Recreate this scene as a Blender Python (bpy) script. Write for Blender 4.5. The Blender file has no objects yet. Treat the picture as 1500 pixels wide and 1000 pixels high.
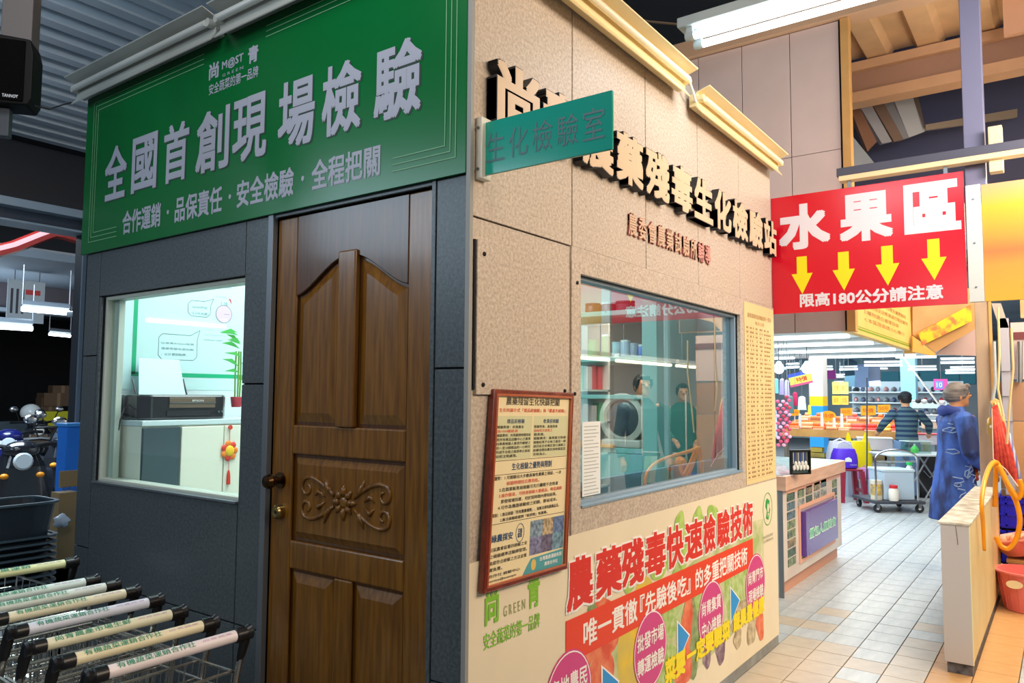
import bpy, bmesh, math, random
from mathutils import Vector, Matrix
PI = math.pi
R = random.Random(7)
SC = bpy.context.scene
COL = SC.collection

# ------------------------------------------------------------------ camera
F = 1114.0
AX = Vector((0.5879435, 0.06082174, 0.80661215))
AY = Vector((-0.80887344, 0.03582686, 0.58689028))
AZ = Vector((0.00679731, -0.99750547, 0.07026126))
RIGHT = Vector((AX[0], AY[0], AZ[0])); DOWN = Vector((AX[1], AY[1], AZ[1])); FWD = Vector((AX[2], AY[2], AZ[2]))
CAM = Vector((-1.77652657, -1.45764684, 1.484))
cd = bpy.data.cameras.new('camera'); cam = bpy.data.objects.new('camera', cd); COL.objects.link(cam)
cd.sensor_width = 36; cd.lens = 36 * F / 1500; cd.clip_end = 200; cd.clip_start = 0.05
m3 = Matrix((RIGHT, -DOWN, -FWD)).transposed()
cam.matrix_world = Matrix.Translation(CAM) @ m3.to_4x4()
SC.camera = cam

def P(px, py, axis, val):
    """world point where the photo's pixel meets the plane axis=val"""
    d = RIGHT * (px - 750) + DOWN * (py - 500) + FWD * F
    return CAM + d * ((val - CAM[axis]) / d[axis])
def D(px, py, depth):
    d = RIGHT * (px - 750) + DOWN * (py - 500) + FWD * F
    return CAM + d * (depth / F)

# ------------------------------------------------------------------ world, exposure, lights
w = bpy.data.worlds.new('world'); SC.world = w; w.use_nodes = True
w.node_tree.nodes['Background'].inputs[0].default_value = (0.62, 0.72, 0.85, 1)
w.node_tree.nodes['Background'].inputs[1].default_value = 0.22
vs = SC.view_settings; vs.view_transform = 'Standard'; vs.look = 'None'; vs.gamma = 1; vs.exposure = 0.0
vs.use_curve_mapping = False

def area(name, loc, target, sx, sy, power, col):
    l = bpy.data.lights.new(name, 'AREA'); l.shape = 'RECTANGLE'; l.size = sx; l.size_y = sy
    l.energy = power; l.color = col
    o = bpy.data.objects.new(name, l); COL.objects.link(o); o.location = loc
    o.rotation_euler = (Vector(target) - Vector(loc)).to_track_quat('-Z', 'Y').to_euler()
    return o
area('market_lamp_bank', (1.2, -3.6, 3.3), (1.3, 0.0, 1.3), 4.0, 1.2, 180, (1.0, 0.80, 0.60))
area('aisle_lamp_bank', (5.4, -1.6, 3.0), (5.2, -0.6, 0.6), 3.4, 0.9, 90, (1.0, 0.86, 0.68))
area('left_aisle_lamp', (-3.6, 3.4, 3.2), (0, 1.4, 1.3), 2.5, 0.8, 42, (0.66, 0.84, 1.0))
area('left_front_fill', (-3.5, -0.6, 2.6), (0, 0.8, 1.2), 1.6, 0.8, 20, (1.0, 0.97, 0.92))  # added unseen fill that warms the booth's left face
area('trolley_lamp', (-1.3, 0.3, 3.6), (-0.6, 1.0, 0.6), 1.6, 0.6, 26, (0.97, 0.97, 1.0))
area('booth_lamp_light', (1.0, 1.3, 2.8), (1.0, 1.3, 0), 1.4, 1.2, 66, (0.94, 1.0, 0.97))
area('hall_lamps_near', (7.4, 1.2, 2.0), (7.4, 1.2, 0), 5.6, 2.4, 130, (0.86, 0.95, 1.0))
area('hall_lamps_mid', (13.0, 2.0, 3.0), (13.0, 2.0, 0), 5.0, 5.0, 420, (0.88, 0.96, 1.0))
area('hall_lamps_far', (21.0, 3.5, 3.2), (22.0, 3.5, 1.0), 7.0, 8.0, 750, (0.88, 0.96, 1.0))
area('twin_tube_light', (1.45, -0.75, 3.06), (1.45, -0.75, 0), 0.3, 1.2, 6, (0.86, 0.95, 1.0))
area('stall_row_light', (4.6, -2.2, 2.75), (4.6, -2.6, 0.9), 3.0, 0.3, 60, (1.0, 0.92, 0.75))
area('roof_fill', (3.2, -2.2, 2.6), (4.6, -0.9, 4.1), 1.2, 0.6, 24, (1.0, 0.88, 0.74))  # added upward fill for the roof deck, no fitting there
area('header_fill', (1.9, -1.9, 3.0), (4.0, 0.2, 3.1), 0.8, 0.4, 36, (1.0, 0.9, 0.86))  # added fill to brighten the header wall, not an actual lamp
area('deck_graze_fill', (-1.2, 3.0, 3.9), (1.0, 7.0, 4.5), 1.2, 0.3, 40, (0.75, 0.9, 1.0))  # added grazing fill that leaves the deck recesses dark
area('parking_ceiling_fill', (1.2, 11.0, 2.2), (1.2, 11.0, 4), 4.0, 1.0, 60, (0.75, 0.88, 1.0))  # added upward fill standing in for the car park tubes' upward light
area('parking_lamps', (0.6, 6.2, 3.2), (0.8, 7.0, 0), 2.0, 2.0, 250, (0.70, 0.86, 1.0))

# ------------------------------------------------------------------ materials
def lin(c):
    return tuple(((x / 255) / 12.92 if x / 255 <= 0.04045 else ((x / 255 + 0.055) / 1.055) ** 2.4) for x in c)
MATS = {}
def mat(key, rgb=(200, 200, 200), rough=0.5, metal=0.0, var=0.0, scale=8.0, bump=0.0, rgb2=None, emit=0.0, coat=0.0, stretch=None, ramp=None, detail=4.0, spec=None):
    if key in MATS: return MATS[key]
    m = bpy.data.materials.new(key); m.use_nodes = True; MATS[key] = m
    nt = m.node_tree; b = nt.nodes['Principled BSDF']
    c = lin(rgb)
    b.inputs['Base Color'].default_value = (*c, 1); b.inputs['Roughness'].default_value = rough
    b.inputs['Metallic'].default_value = metal
    if coat: b.inputs['Coat Weight'].default_value = coat; b.inputs['Coat Roughness'].default_value = 0.12
    if spec is not None: b.inputs['Specular IOR Level'].default_value = spec
    if emit:
        b.inputs['Emission Color'].default_value = (*c, 1); b.inputs['Emission Strength'].default_value = emit
    if var or rgb2 or bump:
        tc = nt.nodes.new('ShaderNodeTexCoord'); mp = nt.nodes.new('ShaderNodeMapping')
        nt.links.new(tc.outputs['Object'], mp.inputs[0])
        if stretch: mp.inputs['Scale'].default_value = stretch
        n = nt.nodes.new('ShaderNodeTexNoise'); n.inputs['Scale'].default_value = scale; n.inputs['Detail'].default_value = detail
        nt.links.new(mp.outputs[0], n.inputs[0])
        if var or rgb2:
            r = nt.nodes.new('ShaderNodeValToRGB')
            lo, hi = ramp or (0.35, 0.65)
            r.color_ramp.elements[0].position = lo; r.color_ramp.elements[1].position = hi
            c2 = lin(rgb2) if rgb2 else tuple(x * (1 - var) for x in c)
            r.color_ramp.elements[0].color = (*c2, 1); r.color_ramp.elements[1].color = (*c, 1)
            nt.links.new(n.outputs['Fac'], r.inputs[0]); nt.links.new(r.outputs[0], b.inputs['Base Color'])
        if bump:
            bp = nt.nodes.new('ShaderNodeBump'); bp.inputs['Strength'].default_value = bump; bp.inputs['Distance'].default_value = 0.01
            nt.links.new(n.outputs['Fac'], bp.inputs['Height']); nt.links.new(bp.outputs[0], b.inputs['Normal'])
    return m
def lamp_mat(key, rgb, s):
    if key in MATS: return MATS[key]
    m = bpy.data.materials.new(key); m.use_nodes = True; MATS[key] = m
    nt = m.node_tree; nt.nodes.clear(); e = nt.nodes.new('ShaderNodeEmission'); o = nt.nodes.new('ShaderNodeOutputMaterial')
    e.inputs[0].default_value = (*lin(rgb), 1); e.inputs[1].default_value = s; nt.links.new(e.outputs[0], o.inputs[0])
    return m
def glass_mat(key, tint, refl):
    if key in MATS: return MATS[key]
    m = bpy.data.materials.new(key); m.use_nodes = True; MATS[key] = m
    nt = m.node_tree; nt.nodes.clear()
    t = nt.nodes.new('ShaderNodeBsdfTransparent'); t.inputs[0].default_value = (*tint, 1)
    g = nt.nodes.new('ShaderNodeBsdfGlossy'); g.inputs['Roughness'].default_value = 0.0
    fr = nt.nodes.new('ShaderNodeFresnel'); fr.inputs[0].default_value = 1.5
    ma = nt.nodes.new('ShaderNodeMath'); ma.operation = 'ADD'; ma.inputs[1].default_value = refl; ma.use_clamp = True
    mx = nt.nodes.new('ShaderNodeMixShader'); o = nt.nodes.new('ShaderNodeOutputMaterial')
    ge = nt.nodes.new('ShaderNodeNewGeometry'); iv = nt.nodes.new('ShaderNodeMath'); iv.operation = 'SUBTRACT'; iv.inputs[0].default_value = 1.0
    mu = nt.nodes.new('ShaderNodeMath'); mu.operation = 'MULTIPLY'
    nt.links.new(ge.outputs['Backfacing'], iv.inputs[1]); nt.links.new(fr.outputs[0], ma.inputs[0])
    nt.links.new(ma.outputs[0], mu.inputs[0]); nt.links.new(iv.outputs[0], mu.inputs[1]); nt.links.new(mu.outputs[0], mx.inputs[0])
    nt.links.new(t.outputs[0], mx.inputs[1]); nt.links.new(g.outputs[0], mx.inputs[2]); nt.links.new(mx.outputs[0], o.inputs[0])
    return m
def bands_mat(key, c1, c2, scale, axis=2, rough=0.8):
    """woven or printed stripes in the cloth itself"""
    if key in MATS: return MATS[key]
    m = mat(key, c1, rough); nt = m.node_tree; b = nt.nodes['Principled BSDF']
    tc = nt.nodes.new('ShaderNodeTexCoord'); wv = nt.nodes.new('ShaderNodeTexWave')
    wv.bands_direction = 'XYZ'[axis]; wv.inputs['Scale'].default_value = scale; wv.inputs['Distortion'].default_value = 0.4
    r = nt.nodes.new('ShaderNodeValToRGB'); r.color_ramp.elements[0].position = 0.45; r.color_ramp.elements[1].position = 0.55
    r.color_ramp.elements[0].color = (*lin(c1), 1); r.color_ramp.elements[1].color = (*lin(c2), 1)
    nt.links.new(tc.outputs['Object'], wv.inputs[0]); nt.links.new(wv.outputs['Fac'], r.inputs[0]); nt.links.new(r.outputs[0], b.inputs['Base Color'])
    return m
def grad_mat(key, z0, z1, stops, rough=0.35):
    """printed vertical colour blend on a sign board"""
    m = mat(key, (200, 200, 200), rough); nt = m.node_tree; b = nt.nodes['Principled BSDF']
    tc = nt.nodes.new('ShaderNodeTexCoord'); sp = nt.nodes.new('ShaderNodeSeparateXYZ'); mr = nt.nodes.new('ShaderNodeMapRange')
    r = nt.nodes.new('ShaderNodeValToRGB')
    mr.inputs[1].default_value = z0; mr.inputs[2].default_value = z1
    nt.links.new(tc.outputs['Object'], sp.inputs[0]); nt.links.new(sp.outputs[2], mr.inputs[0]); nt.links.new(mr.outputs[0], r.inputs[0])
    while len(r.color_ramp.elements) < len(stops): r.color_ramp.elements.new(0.5)
    for e, (p, c) in zip(r.color_ramp.elements, stops): e.position = p; e.color = (*lin(c), 1)
    nt.links.new(r.outputs[0], b.inputs['Base Color'])
    return m
def speckle_mat(key, base, dark, light, rough=0.5):
    """mottled fibre cement facing board"""
    m = mat(key, base, rough); nt = m.node_tree; b = nt.nodes['Principled BSDF']
    tc = nt.nodes.new('ShaderNodeTexCoord'); n = nt.nodes.new('ShaderNodeTexNoise'); n.inputs['Scale'].default_value = 85; n.inputs['Detail'].default_value = 6
    n.inputs['Roughness'].default_value = 0.75
    n2 = nt.nodes.new('ShaderNodeTexNoise'); n2.inputs['Scale'].default_value = 2.2; n2.inputs['Detail'].default_value = 3
    r = nt.nodes.new('ShaderNodeValToRGB'); r.color_ramp.elements[0].position = 0.38; r.color_ramp.elements[1].position = 0.64
    r.color_ramp.elements[0].color = (*lin(dark), 1); r.color_ramp.elements[1].color = (*lin(light), 1)
    e = r.color_ramp.elements.new(0.5); e.color = (*lin(base), 1)
    mx = nt.nodes.new('ShaderNodeMix'); mx.data_type = 'RGBA'; mx.blend_type = 'MULTIPLY'; mx.inputs[0].default_value = 0.5
    for s in ('Object',): nt.links.new(tc.outputs[s], n.inputs[0]); nt.links.new(tc.outputs[s], n2.inputs[0])
    r2 = nt.nodes.new('ShaderNodeValToRGB'); r2.color_ramp.elements[0].color = (0.75, 0.75, 0.75, 1); r2.color_ramp.elements[1].color = (1, 1, 1, 1)
    nt.links.new(n.outputs[0], r.inputs[0]); nt.links.new(n2.outputs[0], r2.inputs[0])
    nt.links.new(r.outputs[0], mx.inputs[6]); nt.links.new(r2.outputs[0], mx.inputs[7]); nt.links.new(mx.outputs[2], b.inputs['Base Color'])
    bp = nt.nodes.new('ShaderNodeBump'); bp.inputs['Strength'].default_value = 0.12; bp.inputs['Distance'].default_value = 0.004
    nt.links.new(n.outputs[0], bp.inputs['Height']); nt.links.new(bp.outputs[0], b.inputs['Normal'])
    return m

PAN_L = speckle_mat('board_shaded', (76, 85, 89), (64, 72, 76), (90, 100, 104), 0.3)  # same board as the right face, its shade painted into a dark tone
PAN_R = speckle_mat('board_lit', (200, 184, 166), (174, 158, 143), (220, 206, 190), 0.5)  # same board as the left face, warm light put into its colour
JOINT = mat('joint_black', (22, 22, 26), 0.8)
CREAM = mat('cream_sheet', (240, 226, 196), 0.45, var=0.06, scale=3)
BLACK = mat('black_plastic', (18, 19, 22), 0.35)
RUBBER = mat('rubber', (30, 30, 32), 0.7)
CHROME = mat('chrome', (205, 208, 212), 0.18, 1.0)
STEEL = mat('steel', (140, 146, 154), 0.38, 1.0)
ALU = mat('aluminium_grey', (128, 134, 140), 0.4, 0.7)
WHITE = mat('white_paint', (232, 234, 232), 0.45)
PAPER = mat('paper_white', (238, 240, 238), 0.7)
MINT = mat('mint_enamel', (140, 186, 180), 0.4)
TUBE = lamp_mat('tube_glow', (232, 248, 255), 9.0)
TUBE_S = lamp_mat('tube_glow_far', (225, 243, 255), 4.0)
TUBE_W = lamp_mat('tube_glow_warm', (255, 240, 200), 5.0)

# ------------------------------------------------------------------ frames and geometry
class Fr:
    def __init__(s, o=(0, 0, 0), U=(1, 0, 0), V=(0, 1, 0), N=(0, 0, 1)):
        s.o = Vector(o); s.U = Vector(U); s.V = Vector(V); s.N = Vector(N)
    def __call__(s, u, v, n): return s.o + s.U * u + s.V * v + s.N * n
W = Fr()
FL = Fr((0, 0, 0), (0, -1, 0), (0, 0, 1), (-1, 0, 0))      # booth left face, u = -Y
FRT = Fr((0, 0, 0), (1, 0, 0), (0, 0, 1), (0, -1, 0))      # booth right face, u = X
def FX(x): return Fr((x, 0, 0), (0, -1, 0), (0, 0, 1), (-1, 0, 0))   # faces the camera across the aisle
def FY(y): return Fr((0, y, 0), (1, 0, 0), (0, 0, 1), (0, -1, 0))
def yawed(loc, yaw, tilt=0):
    c, s = math.cos(yaw), math.sin(yaw)
    return Fr(loc, (c, s, 0), (-s, c, 0), (0, 0, 1))

class G:
    def __init__(s, fr=W): s.bm = bmesh.new(); s.fr = fr
    def f(s, pts):
        vs = [s.bm.verts.new(s.fr(*p)) for p in pts]
        try: s.bm.faces.new(vs)
        except ValueError: pass
        return s
    def box(s, u0, u1, v0, v1, n0, n1):
        c = [s.bm.verts.new(s.fr(u, v, n)) for n in (n0, n1) for v in (v0, v1) for u in (u0, u1)]
        for q in ((0, 2, 3, 1), (4, 5, 7, 6), (0, 1, 5, 4), (2, 6, 7, 3), (0, 4, 6, 2), (1, 3, 7, 5)):
            s.bm.faces.new([c[i] for i in q])
        return s
    def prism(s, poly, n0, n1):
        a = [s.bm.verts.new(s.fr(u, v, n0)) for u, v in poly]; b = [s.bm.verts.new(s.fr(u, v, n1)) for u, v in poly]
        s.bm.faces.new(a[::-1]); s.bm.faces.new(b); k = len(poly)
        for i in range(k): s.bm.faces.new((a[i], a[(i + 1) % k], b[(i + 1) % k], b[i]))
        return s
    def ring(s, outer, inner, n0, n1):
        k = len(outer); L = []
        for poly in (outer, inner):
            for n in (n0, n1): L.append([s.bm.verts.new(s.fr(u, v, n)) for u, v in poly])
        o0, o1, i0, i1 = L
        for i in range(k):
            j = (i + 1) % k
            s.bm.faces.new((o0[i], o0[j], o1[j], o1[i])); s.bm.faces.new((i0[j], i0[i], i1[i], i1[j]))
            s.bm.faces.new((o1[i], o1[j], i1[j], i1[i])); s.bm.faces.new((o0[j], o0[i], i0[i], i0[j]))
        return s
    def frame(s, u0, u1, v0, v1, t, n0, n1, b=None):
        b = t if b is None else b
        return s.ring([(u0, v0), (u1, v0), (u1, v1), (u0, v1)], [(u0 + t, v0 + b), (u1 - t, v0 + b), (u1 - t, v1 - t), (u0 + t, v1 - t)], n0, n1)
    def tube(s, pts, r, seg=8, cap=True, closed=False, flat=1.0):
        P_ = [s.fr(*p) for p in pts]; n = len(P_); rr = r if isinstance(r, (list, tuple)) else [r] * n
        rings = []; up = None
        for i in range(n):
            if closed: t = (P_[(i + 1) % n] - P_[i - 1])
            else: t = P_[min(i + 1, n - 1)] - P_[max(i - 1, 0)]
            if t.length < 1e-9: t = Vector((0, 0, 1))
            t.normalize()
            if up is None:
                up = Vector((0, 0, 1)) if abs(t.z) < 0.9 else Vector((1, 0, 0))
            a = up - t * up.dot(t)
            if a.length < 1e-6: a = t.orthogonal()
            a.normalize(); up = a; b = t.cross(a)
            rings.append([s.bm.verts.new(P_[i] + a * (math.cos(2 * PI * k / seg) * rr[i]) + b * (math.sin(2 * PI * k / seg) * rr[i] * flat)) for k in range(seg)])
        for i in range(n if closed else n - 1):
            A, B = rings[i], rings[(i + 1) % n]
            for k in range(seg): s.bm.faces.new((A[k], A[(k + 1) % seg], B[(k + 1) % seg], B[k]))
        if cap and not closed: s.bm.faces.new(rings[0][::-1]); s.bm.faces.new(rings[-1])
        return s
    def lathe(s, prof, c, axis=(0, 0, 1), seg=16, cap=True):
        axis = Vector(axis).normalized(); a = axis.orthogonal().normalized(); b = axis.cross(a); c = Vector(c); rings = []
        for r, h in prof:
            rings.append([s.bm.verts.new(s.fr(*(c + axis * h + a * (math.cos(2 * PI * k / seg) * r) + b * (math.sin(2 * PI * k / seg) * r)))) for k in range(seg)])
        for A, B in zip(rings, rings[1:]):
            for k in range(seg): s.bm.faces.new((A[k], A[(k + 1) % seg], B[(k + 1) % seg], B[k]))
        if cap: s.bm.faces.new(rings[0][::-1]); s.bm.faces.new(rings[-1])
        return s
    def ell(s, c, r, seg=12, rings=8, fn=None):
        c = Vector(c); r = (r, r, r) if not isinstance(r, (tuple, list)) else r; L = []
        for i in range(1, rings):
            th = PI * i / rings; row = []
            for k in range(seg):
                ph = 2 * PI * k / seg; d = Vector((math.sin(th) * math.cos(ph), math.sin(th) * math.sin(ph), math.cos(th)))
                q = Vector((d.x * r[0], d.y * r[1], d.z * r[2]))
                if fn: q = fn(d, q)
                row.append(s.bm.verts.new(s.fr(*(c + q))))
            L.append(row)
        top = s.bm.verts.new(s.fr(*(c + (fn(Vector((0, 0, 1)), Vector((0, 0, r[2]))) if fn else Vector((0, 0, r[2]))))))
        bot = s.bm.verts.new(s.fr(*(c + (fn(Vector((0, 0, -1)), Vector((0, 0, -r[2]))) if fn else Vector((0, 0, -r[2]))))))
        for k in range(seg):
            s.bm.faces.new((top, L[0][k], L[0][(k + 1) % seg])); s.bm.faces.new((bot, L[-1][(k + 1) % seg], L[-1][k]))
        for A, B in zip(L, L[1:]):
            for k in range(seg): s.bm.faces.new((A[k], B[k], B[(k + 1) % seg], A[(k + 1) % seg]))
        return s
    def loft(s, rings, cap=True):
        L = [[s.bm.verts.new(s.fr(*p)) for p in r] for r in rings]; k = len(rings[0])
        for A, B in zip(L, L[1:]):
            for i in range(k): s.bm.faces.new((A[i], A[(i + 1) % k], B[(i + 1) % k], B[i]))
        if cap: s.bm.faces.new(L[0][::-1]); s.bm.faces.new(L[-1])
        return s
    def mesh(s, name, origin, smooth, bevel=0, seg=2):
        bmesh.ops.recalc_face_normals(s.bm, faces=s.bm.faces)
        if bevel:
            ed = [e for e in s.bm.edges if len(e.link_faces) == 2 and e.calc_face_angle(0) > 0.5]
            bmesh.ops.bevel(s.bm, geom=ed, offset=bevel, segments=seg, affect='EDGES', profile=0.5, clamp_overlap=True)
        for v in s.bm.verts: v.co -= origin
        me = bpy.data.meshes.new(name); s.bm.to_mesh(me); s.bm.free()
        if smooth: me.polygons.foreach_set('use_smooth', [True] * len(me.polygons))
        return me
    def build(s, name, m, parent=None, smooth=False, bevel=0, seg=2, **tags):
        org = origin_of(parent)
        me = s.mesh(name, org, smooth, bevel, seg)
        if smooth and smooth != 'all':
            try: me.set_sharp_from_angle(angle=math.radians(38))
            except Exception: pass
        me.materials.append(m); o = bpy.data.objects.new(name, me); COL.objects.link(o)
        if parent is not None: o.parent = parent
        for k, v in tags.items(): o[k] = v
        return o
ORG = {}
def origin_of(p):
    while p is not None and p.parent is not None: p = p.parent
    return ORG.get(p.name, Vector((0, 0, 0))) if p is not None else Vector((0, 0, 0))
def thing(name, label, cat, loc, group=None):
    o = bpy.data.objects.new(name, None); COL.objects.link(o); o.location = loc; o.empty_display_size = 0.05
    o['label'] = label; o['category'] = cat
    if group: o['group'] = group
    ORG[o.name] = Vector(loc)
    return o
def tag(o, label, cat, group=None):
    o['label'] = label; o['category'] = cat
    if group: o['group'] = group
    return o
def struct(name, g, m, **kw):
    o = g.build(name, m, None, **kw); o['kind'] = 'structure'; return o
def kids(o): return [c for c in COL.objects if c.parent == o]
def copy_tree(o, delta=None, label=None, group=None):
    pairs = {}
    for c in COL.objects:
        if c.parent is not None: pairs.setdefault(c.parent.name, []).append(c)
    def rec(x, par):
        n = x.copy(); COL.objects.link(n); n.parent = par
        for ch in pairs.get(x.name, []): rec(ch, n)
        return n
    r = rec(o, None)
    if delta is not None: r.location = o.location + Vector(delta)
    if label: r['label'] = label
    if group: r['group'] = group
    return r

GLY = {}
def glyphs(s, ext):
    """the characters' outlines as one mesh, in font units"""
    if (s, ext) not in GLY:
        c = bpy.data.curves.new('t', 'FONT'); c.body = s; c.size = 1; c.extrude = 0.5 if ext else 0; c.resolution_u = 2
        o = bpy.data.objects.new('t', c); COL.objects.link(o)
        dg = bpy.context.evaluated_depsgraph_get(); me = bpy.data.meshes.new_from_object(o.evaluated_get(dg))
        COL.objects.unlink(o); bpy.data.objects.remove(o); bpy.data.curves.remove(c)
        vs = [tuple(v.co) for v in me.vertices]; fs = [tuple(p.vertices) for p in me.polygons]; bpy.data.meshes.remove(me)
        GLY[(s, ext)] = (vs, fs)
    return GLY[(s, ext)]
def text(s, fr, u0, u1, v0, v1, n, m, parent, name='lettering', bold=0.0, ext=0.0):
    vs, fs = glyphs(s, bool(ext)); b = bold
    sh = [(0, 0)] if b < 0.008 else ([(-b, 0), (b, 0), (0, b), (0, -b)] if b < 0.018 else [(-b, -b), (b, -b), (b, b), (-b, b), (0, 0)])
    if b >= 0.034: sh += [(-b, 0), (b, 0), (0, b), (0, -b)]
    V = [(x + dx, y + dy, z, k * 0.00009) for k, (dx, dy) in enumerate(sh) for x, y, z in vs]; n0 = len(vs)
    FS = [tuple(i + k * n0 for i in f) for k in range(len(sh)) for f in fs]
    xs = [v[0] for v in V]; ys = [v[1] for v in V]
    x0, x1, y0, y1 = min(xs), max(xs), min(ys), max(ys); org = origin_of(parent); out = []
    for x, y, z, dk in V:
        a = (x - x0) / (x1 - x0 or 1); c = (y - y0) / (y1 - y0 or 1)
        out.append(fr(u0 + (u1 - u0) * a, v0 + (v1 - v0) * c, (n + (z + 0.5) * ext if ext else n) + dk) - org)
    me = bpy.data.meshes.new(name); me.from_pydata(out, [], FS); me.materials.append(m)
    ob = bpy.data.objects.new(name, me); COL.objects.link(ob); ob.parent = parent
    return ob
def circ(cu, cv, ru, rv, k=28, a0=0, a1=2 * PI):
    return [(cu + ru * math.cos(a0 + (a1 - a0) * i / k), cv + rv * math.sin(a0 + (a1 - a0) * i / k)) for i in range(k)]

# ================================================================== STRUCTURE
H = 2.97; BX = 2.97; BY = 2.44
g = G().box(-8, 34, -8, 20, -0.12, -0.016); floor = struct('floor', g, mat('floor_concrete', (96, 100, 104), 0.5, var=0.25, scale=3))
# floor tiles on the market side
tile_m = mat('floor_tile', (206, 211, 212), 0.3, var=0.10, scale=2.5, bump=0.05, rgb2=(178, 186, 190), stretch=(1, 6, 1))
tile_m2 = mat('floor_tile_warm_light', (216, 204, 184), 0.32, rgb2=(190, 176, 156), scale=4, bump=0.05)  # warm lamp light painted into some of the tiles
T = 0.2
g = G().box(0, T - 0.005, 0, T - 0.005, -0.012, 0); tme = g.mesh('tile', Vector((0, 0, 0)), False, 0.0012, 1); tme.materials.append(tile_m)
tme3 = tme.copy(); tme3.materials.clear(); tme3.materials.append(mat('floor_tile_tan_light', (226, 178, 122), 0.4, rgb2=(206, 156, 100), scale=5))  # tan tone is warm light painted onto the tiles past the partition
tme2 = tme.copy(); tme2.materials.clear(); tme2.materials.append(tile_m2)
cells = []
for i in range(-4, 70):
    for j in range(-10, 26):
        x, y = 1.6 + i * T, j * T
        if y > -0.01 and x < 2.99: continue
        if x < 1.2 or (y < -1.05 and x > 8): continue
        c = Vector((x + .1, y + .1, 0)) - CAM; dp = c.dot(FWD)
        px = 750 + F * c.dot(RIGHT) / dp; py = 500 + F * c.dot(DOWN) / dp
        vis = 1100 < px < 1520 and py < 1030
        cells.append((dp if vis else dp + 100, x, y))
cells.sort()
rest = G()
for k, (d, x, y) in enumerate(cells):
    if k < 300 and d < 100:
        o = bpy.data.objects.new('tile', tme3 if y < -1.15 or (y < -.95 and x > 2.8) else (tme2 if R.random() < (3.9 - x) * .55 else tme)); COL.objects.link(o); o.parent = floor; o.location = (x, y, R.uniform(-0.0006, 0.0006))
    else: rest.box(x, x + T - .005, y, y + T - .005, -0.012, 0)
rest.build('tile', tile_m, floor, kind='stuff')

# booth shell -------------------------------------------------------
DZ = 2.15; dU0, dU1 = 0.150, 0.955     # door opening in Y
LW = (1.135, 2.275, 1.062, 1.943)      # left window Y0,Y1,Z0,Z1
RW = (0.650, 2.372, 1.078, 1.937)      # right window X0,X1,Z0,Z1
inner = mat('booth_inner_wall', (210, 220, 222), 0.5)
# cores (inner lining) with openings
def wall_with_holes(name, fr, u0, u1, v0, v1, n0, n1, holes, m):
    g = G(fr); us = sorted({u0, u1, *[h[0] for h in holes], *[h[1] for h in holes]}); 
    for a, b in zip(us, us[1:]):
        hs = sorted([(h[2], h[3]) for h in holes if h[0] <= a + 1e-6 and h[1] >= b - 1e-6]); z = v0
        for p, q in hs:
            if p > z + 1e-6: g.box(a, b, z, p, n0, n1)
            z = q
        if z < v1 - 1e-6: g.box(a, b, z, v1, n0, n1)
    return g
wl = struct('wall_left', wall_with_holes('', FL, -BY, -0.02, 0, H, -0.10, -0.014, [(-LW[1], -LW[0], LW[2], LW[3]), (-dU1, -dU0, 0, DZ)], inner), JOINT)
wr = struct('wall_right', wall_with_holes('', FRT, 0.02, BX, 0, H, -0.10, -0.014, [(RW[0], RW[1], RW[2], RW[3])], inner), JOINT)
struct('wall_back', G().box(0.10, BX, BY - 0.04, BY, 0, H), inner)
struct('wall_end', G().box(BX - 0.06, BX - 0.001, 0.10, BY - 0.04, 0, H), inner)
struct('trim_lining_left', wall_with_holes('', FL, -BY + .04, -0.1, 0.02, H - .02, -0.105, -0.1005, [(-LW[1], -LW[0], LW[2], LW[3]), (-dU1, -dU0, 0, DZ)], inner), inner)
struct('trim_lining_right', wall_with_holes('', FRT, 0.1, BX - .06, 0.02, H - .02, -0.105, -0.1005, [(RW[0], RW[1], RW[2], RW[3])], inner), inner)
struct('roof', G().box(0, BX, 0, BY, H, H + 0.05), mat('roof_board', (150, 146, 140), 0.7))
J = 0.006
def panel(fr, u0, u1, v0, v1, m, parent, n0=-0.012, n1=0.0):
    return G(fr).box(u0 + J / 2, u1 - J / 2, v0 + J / 2, v1 - J / 2, n0, n1).build('panel', m, parent, bevel=0.0012, seg=1)
# left face panels (u=-Y)
for (a, b, c, d) in [(2.30, 2.44, 0.0, 0.75), (2.30, 2.44, 0.75, 1.66), (2.30, 2.44, 1.66, 2.165), (1.135, 2.30, 0, 0.61), (1.135, 2.30, 0.61, LW[2]),
                     (1.135, 2.30, LW[3], 2.165), (0.985, 1.135, 0, 0.61), (0.985, 1.135, 0.61, 1.52), (0.985, 1.135, 1.52, 2.165), (0.0, 0.135, 0, 0.62), (0.0, 0.135, 0.62, 1.565), (0.0, 0.135, 1.565, 2.165),
                     (0.0, 1.22, 2.165, H), (1.22, 2.44, 2.165, H)]:
    panel(FL, -b, -a, c, d, PAN_L, wl)
panel(FL, -2.30, -LW[1], LW[2], LW[3], PAN_L, wl)
G(FX(0)).box(-dU0, -0.135, 0, 2.165, -0.02, 0.004).build('jamb_strip', PAN_L, wl)
G(FL).box(-0.985, -dU1, 0, 2.165, -0.05, 0.008).build('jamb_strip', ALU, wl, bevel=0.002)
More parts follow.
